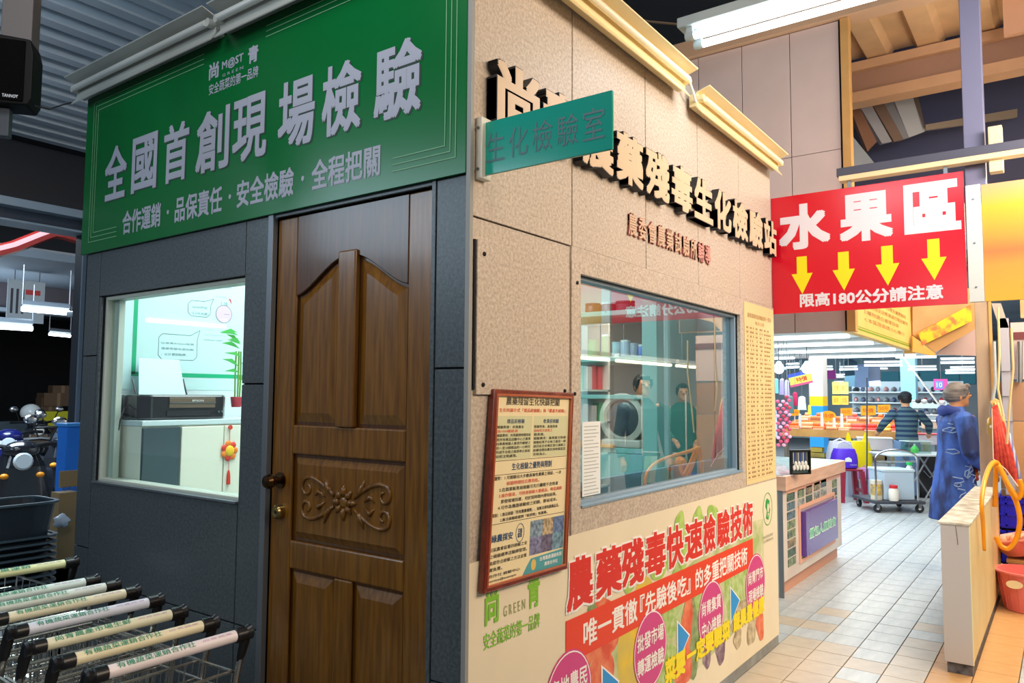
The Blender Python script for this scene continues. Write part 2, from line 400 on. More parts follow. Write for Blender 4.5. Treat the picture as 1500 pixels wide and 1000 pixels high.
# right face panels
zt = 2.033
xs = [0.0, 0.60, 1.215, 1.80, 2.395, BX]
for a, b in zip(xs, xs[1:]): panel(FRT, a, b, zt, H, PAN_R, wr)
panel(FRT, 0.0, 0.62, 0.975, zt, PAN_R, wr)
g = G(FRT); o_ = [(0.585, 0.975), (BX, 0.975), (BX, zt), (0.585, zt)]; i_ = [(RW[0], RW[2]), (RW[1], RW[2]), (RW[1], RW[3]), (RW[0], RW[3])]
g.ring(o_, i_, -0.012, 0.008).build('panel', PAN_R, wr, bevel=0.0012, seg=1)
patch = G(FRT).box(0.028, 0.562, 1.485, 1.962, 0.0, 0.012).build('cover_board', PAN_R, wr, bevel=0.001, seg=1)
G(FRT).box(0.020, 0.028, 1.50, 1.962, 0.0, 0.006).build('shadow_strip', JOINT, wr)  # black strip painted in for the shadow beside the cover board
for (u, v) in ((0.06, 1.92), (0.06, 1.515), (0.53, 1.50)):
    g = G(FRT); g.lathe([(0.007, 0), (0.007, 0.003), (0.004, 0.006)], (u, v, 0.012), (0, 0, 1), 10).build('screw', JOINT, patch)
for (u, v) in ((0.622, 1.90), (0.605, 1.49)):
    g = G(FRT); g.lathe([(0.007, 0), (0.007, 0.004), (0.004, 0.006)], (u, v, 0.008), (0, 0, 1), 10).build('screw', JOINT, wr)
# far lower kerb of right wall
G(FRT).box(0, BX, 0.0, 0.06, 0.0, 0.004).build('kerb_strip', mat('kerb_grey', (150, 152, 150), 0.6, var=.3, scale=9), wr)

# windows
GL = glass_mat('left_window_glass', (0.92, 0.985, 0.985), 0.03)
GR = glass_mat('right_window_glass', (0.74, 0.90, 0.92), 0.30)
def window(name, fr, u0, u1, v0, v1, glass, fm, t=0.018):
    o = G(fr).frame(u0, u1, v0, v1, t, -0.085, -0.02).build(name, fm, None, bevel=0.002, seg=1); o['kind'] = 'structure'
    G(fr).box(u0 + t, u1 - t, v0 + t, v1 - t, -0.050, -0.044).build('pane', glass, o)
    return o
wf_l = mat('window_frame_pale', (186, 192, 180), 0.45); wf_r = mat('window_frame_blue', (136, 160, 178), 0.4)
w1 = window('window_1', FL, -LW[1], -LW[0], LW[2], LW[3], GL, wf_l)
w2 = window('window_2', FRT, RW[0], RW[1], RW[2], RW[3], GR, wf_r, 0.014)
G(FL).box(-2.245, -2.205, LW[2] + .018, LW[3] - .018, -0.08, -0.052).build('sliding_stile', wf_l, w1)
G(FL).box(-LW[1] , -LW[0], LW[2] - .002, LW[2] + .006, -0.02, 0.012).build('sill', ALU, w1)
G(FRT).box(RW[1] - .055, RW[1] - .014, RW[2] + .014, RW[3] - .014, -0.08, -0.052).build('sliding_stile', wf_r, w2)
G(FRT).box(RW[0] , RW[1], RW[2] - .004, RW[2] + .004, -0.02, 0.014).build('sill', wf_r, w2)
G(FRT).box(RW[0] + .014, RW[1] - .055, RW[2] + .014, RW[2] + .075, -0.075, -0.054).build('lower_rail', wf_r, w2)
G(FRT).box(1.55, 1.575, RW[2] + .014, RW[3] - .014, -0.075, -0.054).build('sliding_stile', mat('stile_pale', (176, 200, 200), .4), w2)

# ------------------------------------------------------------------ door
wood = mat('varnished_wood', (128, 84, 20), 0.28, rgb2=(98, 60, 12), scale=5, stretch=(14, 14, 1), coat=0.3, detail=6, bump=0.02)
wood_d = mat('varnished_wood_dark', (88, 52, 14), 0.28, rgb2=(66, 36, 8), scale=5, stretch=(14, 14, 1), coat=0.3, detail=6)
FD = Fr((0.030, 0, 0), (0, -1, 0), (0, 0, 1), (-1, 0, 0))
ua, ub = -dU1 + 0.003, -dU0 - 0.003     # -0.952 .. -0.153
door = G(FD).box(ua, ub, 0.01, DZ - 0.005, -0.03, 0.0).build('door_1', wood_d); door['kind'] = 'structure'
def dpart(name, g, m, **k): return g.build(name, m, door, **k)
st = 0.115
dpart('stile', G(FD).box(ua, ua + st, 0.01, DZ - .006, 0, 0.014), wood, bevel=0.005)
dpart('stile', G(FD).box(ub - st, ub, 0.01, DZ - .006, 0, 0.014), wood, bevel=0.005)
uc = (ua + ub) / 2; iu0, iu1 = ua + st, ub - st
def arch(t): return 1.845 + 0.125 * (0.5 - 0.5 * math.cos(2 * PI * t)) ** 0.8      # camel top, highest at the middle
top = [(iu0, DZ - .006)] + [(iu0 + (iu1 - iu0) * k / 32, arch(k / 32)) for k in range(33)] + [(iu1, DZ - .006)]
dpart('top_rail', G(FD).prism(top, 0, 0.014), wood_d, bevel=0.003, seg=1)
dpart('rail', G(FD).box(iu0, iu1, 1.265, 1.37, 0, 0.014), wood, bevel=0.006)
dpart('rail', G(FD).box(iu0, iu1, 0.855, 0.955, 0, 0.014), wood, bevel=0.006)
dpart('rail', G(FD).box(iu0, iu1, 0.01, 0.2, 0, 0.014), wood, bevel=0.006)
dpart('mullion', G(FD).box(uc - 0.045, uc + 0.045, 1.37, 1.985, 0, 0.026), wood, bevel=0.006)
dpart('mullion', G(FD).box(uc - 0.045, uc + 0.045, 0.2, 0.855, 0, 0.014), wood, bevel=0.006)
def raised(poly_o, poly_i):
    g = G(FD); a = [g.bm.verts.new(FD(u, v, 0.001)) for u, v in poly_o]; b = [g.bm.verts.new(FD(u, v, 0.013)) for u, v in poly_i]; k = len(a)
    for i in range(k): g.bm.faces.new((a[i], a[(i + 1) % k], b[(i + 1) % k], b[i]))
    g.bm.faces.new(b); return g
for (a, b) in ((iu0, uc - .045), (uc + .045, iu1)):
    def poly(m_, dz):
        pts = [(a + m_, 1.37 + m_), (b - m_, 1.37 + m_)]
        for k in range(13):
            u = (b - m_) + ((a + m_) - (b - m_)) * k / 12; pts.append((u, arch((u - iu0) / (iu1 - iu0)) - dz))
        return pts
    dpart('raised_panel', raised(poly(0.012, 0.012), poly(0.045, 0.050)), wood)
    q = lambda m_: [(a + m_, 0.2 + m_), (b - m_, 0.2 + m_), (b - m_, 0.855 - m_), (a + m_, 0.855 - m_)]
    dpart('raised_panel', raised(q(0.012), q(0.045)), wood)
q = lambda m_: [(iu0 + m_, 0.955 + m_), (iu1 - m_, 0.955 + m_), (iu1 - m_, 1.265 - m_), (iu0 + m_, 1.265 - m_)]
cp = dpart('carved_panel', raised(q(0.012), q(0.035)), wood)
# carving: rosette and scrolls
g = G(FD); cu, cv = uc, 1.115
g.ell((cu, cv, 0.013), (0.022, 0.022, 0.010), 14, 8)
for k in range(8):
    a = k * PI / 4; c_, s_ = math.cos(a), math.sin(a); e = 0.048 if k % 2 == 0 else 0.040
    g.tube([(cu + c_ * r_, cv + s_ * r_, 0.015) for r_ in (0.020, 0.034, e, e + .014)], [0.007, 0.014, 0.010, 0.003], 8)
for sx in (-1, 1):
    for sy in (-1, 1):
        pts = []
        for k in range(22):
            t = k / 21; a = t * 5.2
            if t < 0.45: pts.append((cu + sx * (0.05 + t * 0.30), cv + sy * (0.018 + 0.055 * math.sin(t * PI / 0.9)), 0.014))
            else:
                tt = (t - 0.45) / 0.55; rr = 0.036 * (1 - 0.75 * tt); an = PI / 2 - tt * 6.4
                pts.append((cu + sx * (0.192 + rr * math.cos(an)), cv + sy * (0.036 + rr * math.sin(an)), 0.014))
        g.tube(pts, [0.0085 - 0.005 * abs(k / 21 - 0.35) for k in range(22)], 6)
        g.tube([(cu + sx * .06, cv + sy * .02, .013), (cu + sx * .085, cv + sy * .045, .015), (cu + sx * .10, cv + sy * .082, .013)], [0.005, 0.012, 0.002], 6)
        g.tube([(cu + sx * .10, cv + sy * .01, .013), (cu + sx * .13, cv + sy * .028, .015), (cu + sx * .15, cv + sy * .01, .013)], [0.004, 0.010, 0.002], 6)
g.build('carving', wood, cp, smooth='all')
brass = mat('worn_brass', (176, 150, 92), 0.25, 1.0)
g = G(FD).lathe([(0.030, 0.014), (0.030, 0.020), (0.012, 0.024), (0.012, 0.045), (0.024, 0.052), (0.028, 0.066), (0.022, 0.080), (0.0, 0.083)], (ua + 0.055, 1.165, 0), (0, 0, 1), 20)
g.build('knob', mat('dark_bronze', (92, 66, 40), 0.25, 1.0), door, smooth=True)
g = G(FD).lathe([(0.027, 0.014), (0.026, 0.034), (0.020, 0.040), (0.008, 0.040), (0.0, 0.036)], (ua + 0.060, 1.052, 0), (0, 0, 1), 20)
lk = g.build('lock_cylinder', brass, door, smooth=True)
G(FD).box(ua + 0.058, ua + 0.062, 1.046, 1.058, 0.036, 0.0415).build('keyhole', JOINT, lk)
G(FD).box(ua - 0.0, ua + 0.002, 1.02, 1.2, -.02, 0.012).build('edge_plate', brass, door)
struct('trim_door_head', G(FL).box(-dU1, -dU0, DZ, 2.165, -0.1, -0.0), PAN_L)

# ------------------------------------------------------------------ banner on the left face
gm = mat('banner_green', (0, 106, 48), 0.24, var=0.1, scale=2)
tx = mat('banner_letter_grey', (164, 168, 182), 0.5)
ban = thing('banner', 'large green banner reading 全國首創現場檢驗 across the top of the dark booth front', 'banner', (0, 1.2, 2.16))
g = G(FL); g.box(-2.475, -0.004, 2.162, H - .01, 0.004, 0.016).build('sheet', gm, ban, bevel=0.001, seg=1)
nn = 0.0172
Ub = lambda px, py: -P(px, py, 0, 0).y
main = '全國首創現場檢驗'
pos = [(161, 194), (200, 238), (246, 284), (293, 343), (346, 398), (412, 468), (476, 536), (552, 625)]
for ch, (a, b) in zip(main, pos):
    u0 = Ub(a, 220); u1 = Ub(b, 220)
    text(ch, FL, u0 + 0.006, u1 - 0.004, 2.392, 2.650, nn, mat('banner_letter_edge', (40, 60, 50), 0.5), ban, 'lettering', bold=0.022)
    text(ch, FL, u0, u1 - 0.010, 2.397, 2.657, nn + 0.0012, tx, ban, 'lettering', bold=0.022)
for s, a, b in (('合作運銷', 186, 243), ('品保責任', 262, 332), ('安全檢驗', 352, 436), ('全程把關', 461, 562)):
    text(s, FL, Ub(a, 300), Ub(b, 260), 2.215, 2.325, nn, tx, ban, bold=0.022)
for px in (252, 342, 448): G(FL).prism(circ(Ub(px, 290), 2.27, 0.008, 0.01, 8), nn - .002, nn).build('dot', tx, ban)
text('尚', FL, Ub(312, 100), Ub(326, 100), 2.79, 2.86, nn, tx, ban, bold=0.03)
text('青', FL, Ub(369, 80), Ub(384, 80), 2.79, 2.86, nn, tx, ban, bold=0.03)
text('M@ST', FL, Ub(331, 90), Ub(362, 90), 2.805, 2.85, nn, tx, ban, bold=0.02)
text('G R E E N', FL, Ub(332, 90), Ub(362, 90), 2.782, 2.794, nn, tx, ban)
text('安全蔬菜的第一品牌', FL, Ub(312, 120), Ub(384, 100), 2.725, 2.772, nn, tx, ban, bold=0.015)
lg = mat('banner_line', (120, 176, 130), 0.5)
g = G(FL)
for k in range(3):
    d = k * 0.022; t = 0.003
    z0, z1 = 2.215 + d, 2.915 - d; uL, uR = -2.40 + d, -0.045 - d
    gl = Ub(308, 100); gr = Ub(390, 80); bl = Ub(176, 340); br = Ub(581, 230)
    g.box(uL, gl - .02, z1, z1 + t, nn, nn + .001); g.box(gr + .02, uR, z1, z1 + t, nn, nn + .001)
    g.box(uL, uL + t, z0, z1, nn, nn + .001); g.box(uR, uR + t, z0, z1, nn, nn + .001)
    g.box(uL, bl, z0, z0 + t, nn, nn + .001); g.box(br, uR, z0, z0 + t, nn, nn + .001)
g.build('border_lines', lg, ban)
struct('trim_corner', G().box(-0.012, 0.003, -0.0125, 0.004, 0, H), mat('corner_pale', (150, 150, 146), 0.5))

# ------------------------------------------------------------------ wall lamps (unlit strip battens with reflectors)
def wall_lamp(fr, u0, u1, z, label, m_ref, m_tube):
    t = thing('wall_lamp', label, 'lamp', fr((u0 + u1) / 2, z, 0.0), 'strip lamps along the top of the booth')
    G(fr).prism([(u0, z - 0.02), (u1, z - 0.02), (u1, z + 0.045), (u0, z + 0.045)], 0.017, 0.060).build('batten', m_ref, t, bevel=0.004)
    Fp = Fr(fr(0, 0, 0), fr.N, fr.V, fr.U)     # cross-section frame: (n, z, u)
    G(Fp).prism([(0.055, z + 0.045), (0.122, z + 0.066), (0.124, z + 0.070), (0.055, z + 0.051)], u0, u1).build('reflector', m_ref, t)
    G(Fp).prism([(0.050, z - 0.020), (0.082, z - 0.058), (0.085, z - 0.055), (0.058, z - 0.016)], u0, u1).build('reflector', m_ref, t)
    G(fr).tube([(u0 + .03, z + .018, 0.085), (u1 - .03, z + .018, 0.085)], 0.015, 14).build('tube', m_tube, t, smooth=True)
    for u in (u0 + .015, u1 - .015):
        G(fr).tube([(u, z + .018, 0.055), (u, z + .018, 0.09)], 0.018, 12).build('lamp_holder', m_ref, t, smooth=True)
    return t
cr = mat('lamp_cream', (236, 214, 160), 0.4); crl = mat('lamp_cream_shaded', (168, 172, 166), 0.4); tb_off = mat('tube_off', (240, 228, 196), 0.25)  # lamps on the left get greyed copies of the cream, shade painted in
wall_lamp(FRT, 0.18, 1.52, H - .03, 'near cream strip lamp above the mottled booth wall', cr, tb_off)
wall_lamp(FRT, 1.66, 2.95, H - .06, 'far cream strip lamp, next to the red sign', cr, tb_off)
wall_lamp(FL, -2.50, -1.30, H - .0, 'cream strip lamp, shade painted in, over the left end of the green banner', crl, mat('tube_off_shaded', (190, 194, 190), .25))
wall_lamp(FL, -1.27, -0.05, H - .0, 'cream strip lamp, shade painted in, over the right end of the green banner', crl, mat('tube_off_shaded', (190, 194, 190), .25))
o = G(FRT).tube([(1.52, 2.95, 0.05), (1.56, 2.985, .06), (1.61, 2.94, .06), (1.67, 2.91, 0.05)], 0.006, 8).build('lamp_cable', WHITE, None, smooth=True); tag(o, 'short pale cable joining the two cream strip lamps', 'cable')

# ------------------------------------------------------------------ 3D lettering on the right wall
face_m = mat('letter_face', (214, 186, 152), 0.45); side_m = mat('letter_side', (24, 26, 32), 0.5)
let = thing('wall_lettering', 'raised black-edged characters 尚青農藥殘毒生化檢驗站 on the mottled wall', 'lettering', (1.5, -0.0, 2.34))
s = '尚青農藥殘毒生化檢驗站'; n = len(s); a0, a1 = 0.070, 2.955; st = (a1 - a0) / n
for k, ch in enumerate(s):
    u0 = a0 + k * st + 0.010; u1 = a0 + (k + 1) * st - 0.014
    c = text(ch, FRT, u0 - .003, u1 + .003, 2.342, 2.556, 0.004, side_m, let, 'character', bold=0.038, ext=0.038)
    text(ch, FRT, u0, u1, 2.345, 2.553, 0.0432, face_m, c, 'letter_face', bold=0.034)
sm = mat('small_letter_face', (206, 172, 142), 0.45); sr = mat('small_letter_edge', (168, 96, 84), 0.5)
sub = thing('small_lettering', 'row of small beige characters 農委會農業試驗所輔導 below the big black-edged ones', 'lettering', (1.4, 0, 2.13))
s = '農委會農業試驗所輔導'; a0, a1 = P(918, 340, 1, 0).x, P(1041, 370, 1, 0).x; st = (a1 - a0) / len(s)
for k, ch in enumerate(s):
    c = text(ch, FRT, a0 + k * st, a0 + (k + 1) * st - .02, 2.152, 2.251, 0.001, sr, sub, 'character', bold=0.02, ext=0.008)
    text(ch, FRT, a0 + k * st + .002, a0 + (k + 1) * st - .022, 2.154, 2.249, 0.0096, sm if k < 8 else mat('small_letter_pink', (214, 150, 138), .5), c, 'letter_face', bold=0.015)

# ------------------------------------------------------------------ blade sign
bs = thing('blade_sign', 'teal acrylic sign reading 生化檢驗室 sticking out from the booth corner', 'sign', (0.05, -0.02, 2.16))
FB = FX(0.05)
G(FB).box(0.014, 0.469, 2.163, 2.33, -0.005, 0.005).build('board', mat('teal_acrylic', (0, 150, 130), 0.15, coat=.5), bs, bevel=0.001, seg=1)
for k, ch in enumerate('生化檢驗室'):
    text(ch, FB, 0.030 + k * 0.0865, 0.030 + k * 0.0865 + 0.070, 2.20, 2.292, 0.006, mat('etched_grey', (70, 110, 112), 0.5), bs, bold=0.004)
for zz in (2.163, 2.249):
    pass
g = G().box(0.025, 0.075, -0.026, -0.0005, 2.150, 2.345); g.build('bracket', mat('bracket_pale', (222, 220, 206), 0.4), bs, bevel=0.003)
for z in (2.18, 2.31): G().lathe([(0.005, 0), (0.005, 0.003)], (0.0242, -0.013, z), (-1, 0, 0), 8).build('screw', STEEL, bs)

# ------------------------------------------------------------------ lower poster
po = thing('wall_poster', 'cream wall poster with big red title 農藥殘毒快速檢驗技術 along the booth base', 'poster', (1.5, 0, 0.06))
nz = 0.0105
G(FRT).box(0.006, 2.965, 0.062, 0.985, 0.0085, 0.0098).build('sheet', CREAM, po)
red = mat('poster_red', (236, 62, 24), 0.45); redt = mat('poster_title_red', (222, 44, 32), 0.45); pink = mat('poster_magenta', (214, 62, 136), 0.45)
blu = mat('poster_blue', (24, 150, 226), 0.45); yel = mat('poster_yellow', (250, 226, 10), 0.45); wht = mat('poster_white', (250, 246, 240), 0.5)
lime = mat('poster_lime', (132, 196, 48), 0.5); leaf = mat('print_leaf', (150, 186, 84), 0.5, rgb2=(196, 214, 150), scale=30); dleaf = mat('print_dark_leaf', (112, 138, 86), 0.5, rgb2=(160, 176, 120), scale=30)
tom = mat('print_tomato', (222, 74, 42), 0.45, rgb2=(240, 140, 96), scale=16); pepy = mat('print_yellow_pepper', (236, 200, 50), 0.45, rgb2=(214, 190, 90), scale=10)
shr = mat('print_mushroom', (216, 200, 164), 0.5, rgb2=(150, 130, 100), scale=22); pur = mat('print_purple', (112, 80, 110), 0.5, rgb2=(170, 150, 150), scale=26)
Q = lambda px, py: (P(px, py, 1, -0.009).x, P(px, py, 1, -0.009).z)
def flat(name, pts, m, n=nz, t=0.0004): return G(FRT).prism(pts, n, n + t).build(name, m, po)
# printed vegetables (back layer)
BN = [0]
def blob(cx, cy, rx, ry, m, n, wob=0.1, k=26, rot=0):
    ph = R.uniform(0, 6); pts = []
    for i in range(k):
        a = 2 * PI * i / k; r = 1 + wob * math.sin(3 * a + ph) + wob * .5 * math.sin(5 * a + ph * 2)
        x, y = rx * r * math.cos(a), ry * r * math.sin(a); pts.append((cx + x * math.cos(rot) - y * math.sin(rot), cy + x * math.sin(rot) + y * math.cos(rot)))
    BN[0] += 1; return flat('printed_vegetable', pts, m, nz + .00045 + BN[0] * .00004, .00002)
L0 = 0.56
# backing photo strip
flat('picture_strip', [(0.56, 0.10), (2.70, 0.30), (2.70, 0.78), (2.2, 0.80), (0.56, 0.52)], mat('print_green_wash', (172, 190, 120), 0.5, rgb2=(222, 216, 176), scale=9), nz)
blob(*Q(985, 880), 0.10, 0.17, leaf, nz + .0005, rot=-.5); 
for (px, py, rx, ry, m, rt) in [(885, 925, .11, .13, tom, 0), (850, 955, .09, .11, tom, .4), (868, 897, .035, .05, dleaf, .8), (880, 985, .10, .10, tom, .5), (938, 905, .10, .18, pepy, -.5), (920, 960, .09, .15, pepy, .2), (925, 1000, .10, .10, pepy, 1), (975, 985, .12, .12, leaf, 1), (1010, 930, .11, .22, dleaf, 0),
                                (1003, 930, .07, .20, tom, -.35), (1075, 860, .14, .20, leaf, 0), (1090, 815, .16, .1, leaf, .3), (1025, 880, .05, .12, leaf, .5), (1083, 900, .16, .07, shr, .1), (1105, 905, .06, .05, shr, .1),
                                (1055, 945, .07, .09, pur, 0), (1035, 960, .05, .06, pur, 0), (1080, 935, .06, .05, shr, 0), (1100, 925, .07, .07, shr, 0), (1113, 915, .06, .09, tom, .4), (1000, 975, .10, .10, tom, 0)]:
    u, v = Q(px, py); blob(u, v, rx, ry, m, nz + .0006 + R.uniform(0, .0003), rot=rt)
for (px, py, rx, ry) in [(995, 772, .06, .07), (1022, 765, .07, .07), (1043, 757, .08, .06), (1000, 800, .07, .10), (920, 845, .07, .06), (965, 830, .10, .05)]:
    u, v = Q(px, py); blob(u, v, rx, ry, mat('print_lettuce', (190, 216, 116), .5, rgb2=(150, 190, 80), scale=20), nz + .0004)
# titles
s = '農藥殘毒快速檢驗技術'
tp = [(829, 869), (871, 911), (909, 943), (943, 975), (975, 1001), (1002, 1029), (1029, 1048), (1049, 1069), (1069, 1087), (1087, 1103)]
for ch, (a, b) in zip(s, tp):
    u0 = Q(a, 800)[0]; u1 = Q(b, 800)[0]
    if ch in '農藥殘毒快速檢驗技術': text(ch, FRT, u0 - .008, u1 + .002, 0.712, 0.912, nz + .0022, wht, po, bold=0.065)
    text(ch, FRT, u0, u1 - .008, 0.72, 0.904, nz + .0032, redt, po, bold=0.032)
rb0, rb1 = Q(828, 930)[0], Q(1102, 800)[0]
G(FRT).box(rb0, rb1, 0.545, 0.695, nz + .0018, nz + .002).build('red_band', red, po)
segs = [('唯一貫徹', 853, 932), ('『先驗後吃』', 936, 1010), ('的多重把關技術', 1018, 1094)]
for s, a, b in segs: text(s, FRT, Q(a, 900)[0], Q(b, 840)[0], 0.572, 0.668, nz + .0028, wht, po, bold=0.02)
# magenta circles
for (px, py, t1, t2) in [(832, 1020, '產地農民', '現場檢驗'), (952, 950, '批發市場', '轉運檢驗'), (1041, 900, '尚青集貨', '中心檢驗'), (1106, 855, '尚青門市', '現場檢驗')]:
    u, v = Q(px, py); r = 0.167 if px > 1000 else 0.16
    G(FRT).prism(circ(u, v, r * .98, r), nz + .0022, nz + .0028).build('circle', pink, po)
    G(FRT).ring(circ(u, v, r * .95, r * .96, 32), circ(u, v, r * .92, r * .93, 32), nz + .003, nz + .0034).build('circle_line', wht, po)
    text(t1, FRT, u - .125, u + .125, v + .012, v + .082, nz + .0036, wht, po, bold=0.02)
    text(t2, FRT, u - .125, u + .125, v - .085, v - .015, nz + .0036, wht, po, bold=0.02)
for (px, py) in [(893, 1005), (1000, 935), (1076, 882)]:
    u, v = Q(px, py); h = .085; w_ = .125 if px > 1050 else .12
    G(FRT).prism([(u - w_ / 2 - .012, v - h - .015), (u + w_ / 2 + .014, v), (u - w_ / 2 - .012, v + h + .015)], nz + .0022, nz + .0026).build('arrow_edge', wht, po)
    G(FRT).prism([(u - w_ / 2, v - h), (u + w_ / 2, v), (u - w_ / 2, v + h)], nz + .0028, nz + .0032).build('arrow', blu, po)
oy = mat('yellow_outline', (70, 60, 40), .5)
for s, a, b, z0, z1 in (('菜要', 972, 1002, .235, .345), ('一定要驗菜', 1004, 1068, .245, .345), ('蔬果最健康', 1073, 1119, .255, .355)):
    u0, u1 = Q(a, 960)[0], Q(b, 930)[0]
    text(s, FRT, u0, u1, z0, z1, nz + .004, yel, po, bold=0.05)
# logo
u, v = Q(1124, 745); lgm = mat('logo_green', (40, 160, 70), .5)
G(FRT).ring(circ(u, v, .085, .095, 30), circ(u, v, .081, .091, 30), nz + .001, nz + .0014).build('logo', lgm, po)
G(FRT).prism([(u - .01, v + .062), (u + .035, v + .045), (u + .03, v + .01), (u + .045, v - .01), (u + .01, v - .065), (u - .03, v - .05), (u - .012, v - .01), (u - .04, v + .015), (u - .03, v + .05)], nz + .001, nz + .0014).build('logo', lgm, po)
G(FRT).prism(circ(u + .005, v + .005, .018, .026, 12), nz + .0016, nz + .002).build('logo', CREAM, po)
G(FRT).prism([(u - .008, v - .05), (u + .02, v - .03), (u - .002, v - .02)], nz + .0016, nz + .002).build('logo', CREAM, po)
text('優良農產品驗證', FRT, u - .09, u + .09, v - .165, v - .148, nz + .001, mat('tiny_grey', (150, 150, 130), .5), po)
text('安全用藥檢驗合格', FRT, u - .09, u + .09, v - .19, v - .173, nz + .001, mat('tiny_grey', (150, 150, 130), .5), po)
# green brand block lower left
a0, a1 = P(708, 890, 1, -.009).x, P(790, 870, 1, -.009).x
text('安全蔬菜的第一品牌', FRT, a0, a1, 0.715, 0.765, nz + .001, lime, po, bold=0.012)
text('尚', FRT, a0 + .005, a0 + .075, 0.785, 0.905, nz + .001, lime, po, bold=0.03)
text('青', FRT, a1 - .07, a1, 0.785, 0.905, nz + .001, lime, po, bold=0.03)
text('G R E E N', FRT, a0 + .10, a1 - .085, 0.792, 0.825, nz + .001, mat('olive_text', (150, 160, 90), .5), po)

# ------------------------------------------------------------------ framed notice (leans out at its foot)
lean = 0.035 / 0.61
cN = Vector((0, -1, 0)); V_ = Vector((0.0605, 0.010, 0.614)).normalized() * (.614 / .625)
bl_ = Vector((0.042, -0.0245, 0.892)); U_ = Vector((1, 0, -0.02)).normalized() * (.472 / .488); N_ = U_.cross(V_).normalized()
FNn = Fr(bl_, U_, V_, N_)
if N_.y > 0: FNn.N = -N_
fw, fh = 0.488, 0.625
no = thing('framed_notice', 'mahogany-framed notice about rapid pesticide tests hanging left of the window', 'notice', bl_)
wood_r = mat('mahogany', (128, 42, 20), 0.25, coat=.4, rgb2=(96, 26, 12), scale=20)
g = G(FNn); g.frame(0, fw, 0, fh, 0.020, -0.012, 0.012); g.build('frame', wood_r, no, bevel=0.004)
g = G(FNn); g.frame(0.014, fw - .014, 0.014, fh - .014, 0.008, 0.006, 0.0145); g.build('moulding', mat('mahogany_light', (176, 84, 44), .25, coat=.4), no, bevel=0.002)
G(FNn).box(0.018, fw - .018, 0.018, fh - .018, -0.010, 0.004).build('sheet', mat('notice_cream', (240, 222, 176), .5), no)
bk = mat('ink_dark', (70, 64, 54), .6); rd = mat('ink_red', (226, 110, 84), .6); bi = mat('ink_blue', (40, 80, 120), .6)
zt_ = lambda f: fh * f; e = 0.0048
for (u0, u1, v0, v1) in ((.030, .232, .400, .540), (.240, .460, .400, .540)):
    G(FNn).box(u0, u1, v0, v1, 0.004, 0.0044).build('box', mat('notice_green_tint', (214, 212, 166), .5), no)
g = G(FNn)
for v in (.396, .352, .200): g.box(.026, .462, v, v + .0015, .0042, .0046)
g.build('rule_line', bk, no)
def nt_(s, u0, u1, v, h, m, b=.01): text(s, FNn, u0, u1, v, v + h, e, m, no, bold=b)
nt_('農藥殘留生化快篩把關', .075, .400, .575, .026, bk, .012)
nt_('生化快篩方式「樣品前檢驗」與「農產先檢驗」', .04, .440, .552, .013, rd)
nt_('樣品前檢驗', .085, .185, .515, .015, bi); nt_('收貨前檢驗', .300, .400, .515, .015, bi)
for k, s in enumerate(['檢驗對象：供貨農友', '為100種蔬果', '檢驗費用：利用晨間時間採收', '將所有樣品送驗中心之蔬果', '由專責檢驗人員逐件驗證之', '依一至10個樣品約一小時可', '完成不合格之蔬菜停止採收', '依照法規處理。']):
    nt_(s, .034, .225 if len(s) > 10 else .034 + .0165 * len(s), .499 - k * .0133, .0098, bk if k != 1 else rd)
for k, s in enumerate(['檢驗對象：進貨蔬果', '為每批次進貨之', '蔬果樣。', '檢驗費用：進貨當日取樣', '檢驗結果不合格之蔬菜一律', '退回並且依規定進行通報之', '後續追蹤該農友採收蔬菜至', '合格為止。']):
    nt_(s, .244, .452 if len(s) > 10 else .244 + .0165 * len(s), .499 - k * .0133, .0098, bk if k != 1 else rd)
nt_('生化檢驗之優勢與限制', .125, .365, .364, .023, bi, .015)
for k, (s, a, b, m) in enumerate([('優勢：1.可檢驗出大多數高毒性農藥之殘留，一次', .030, .430, bk), ('　　　檢驗時間短且費用低。', .100, .290, rd), ('2.在蔬果販售前檢驗可先行攔截不合格者', .062, .412, bk), ('3.操作簡易，可快速檢驗大量樣品，降低風險', .062, .440, rd),
                               ('即使現場採樣，可於短時間內得知結果。', .075, .405, bk), ('4.可作為儀器檢驗前之初篩，節省成本。', .060, .410, bk)]):
    nt_(s, a, b, .336 - k * .0185, .0125, m)
nt_('限制：1.無法檢驗「所有農藥種類」，並無法得知農藥品名。', .030, .425, .222, .012, bk); nt_('2.無法檢驗殺菌劑「殺草劑」等農藥。', .075, .350, .206, .0105, bk)
nt_('綠農採安', .035, .150, .145, .024, bi, .02)
G(FNn).ring(circ(.190, .160, .024, .030, 24), circ(.190, .160, .022, .028, 24), .0044, .0050).build('seal', bi, no)
nt_('品管', .178, .202, .145, .030, bi, .02)
for k, s in enumerate(['目前農會設置的檢驗之全', '之檢驗標準送驗師管理。', '進度符合檢驗之方法並重', '實負責。']): nt_(s, .030, .235 if k < 3 else .10, .118 - k * .020, .012, bk)
nt_('合作社 檢驗中心', .030, .200, .040, .010, bk); nt_('service@example', .030, .180, .025, .009, bk)
for k, (u0, u1, v0, v1, c) in enumerate([(.250, .325, .135, .190, (150, 176, 196)), (.325, .390, .135, .190, (216, 190, 150)), (.390, .462, .135, .190, (120, 146, 190)), (.250, .320, .078, .135, (150, 150, 190)), (.320, .390, .078, .135, (130, 120, 150)), (.390, .462, .078, .135, (130, 170, 190))]):
    G(FNn).box(u0, u1, v0, v1, .004, .0046).build('photo', mat('notice_photo%d' % k, c, .4, rgb2=tuple(int(x * .6) for x in c), scale=70), no)
G(FNn).prism([(.215, .020), (.462, .020), (.462, .074), (.262, .068), (.240, .048)], .004, .0046).build('footer', mat('footer_teal', (80, 160, 168), .5), no)
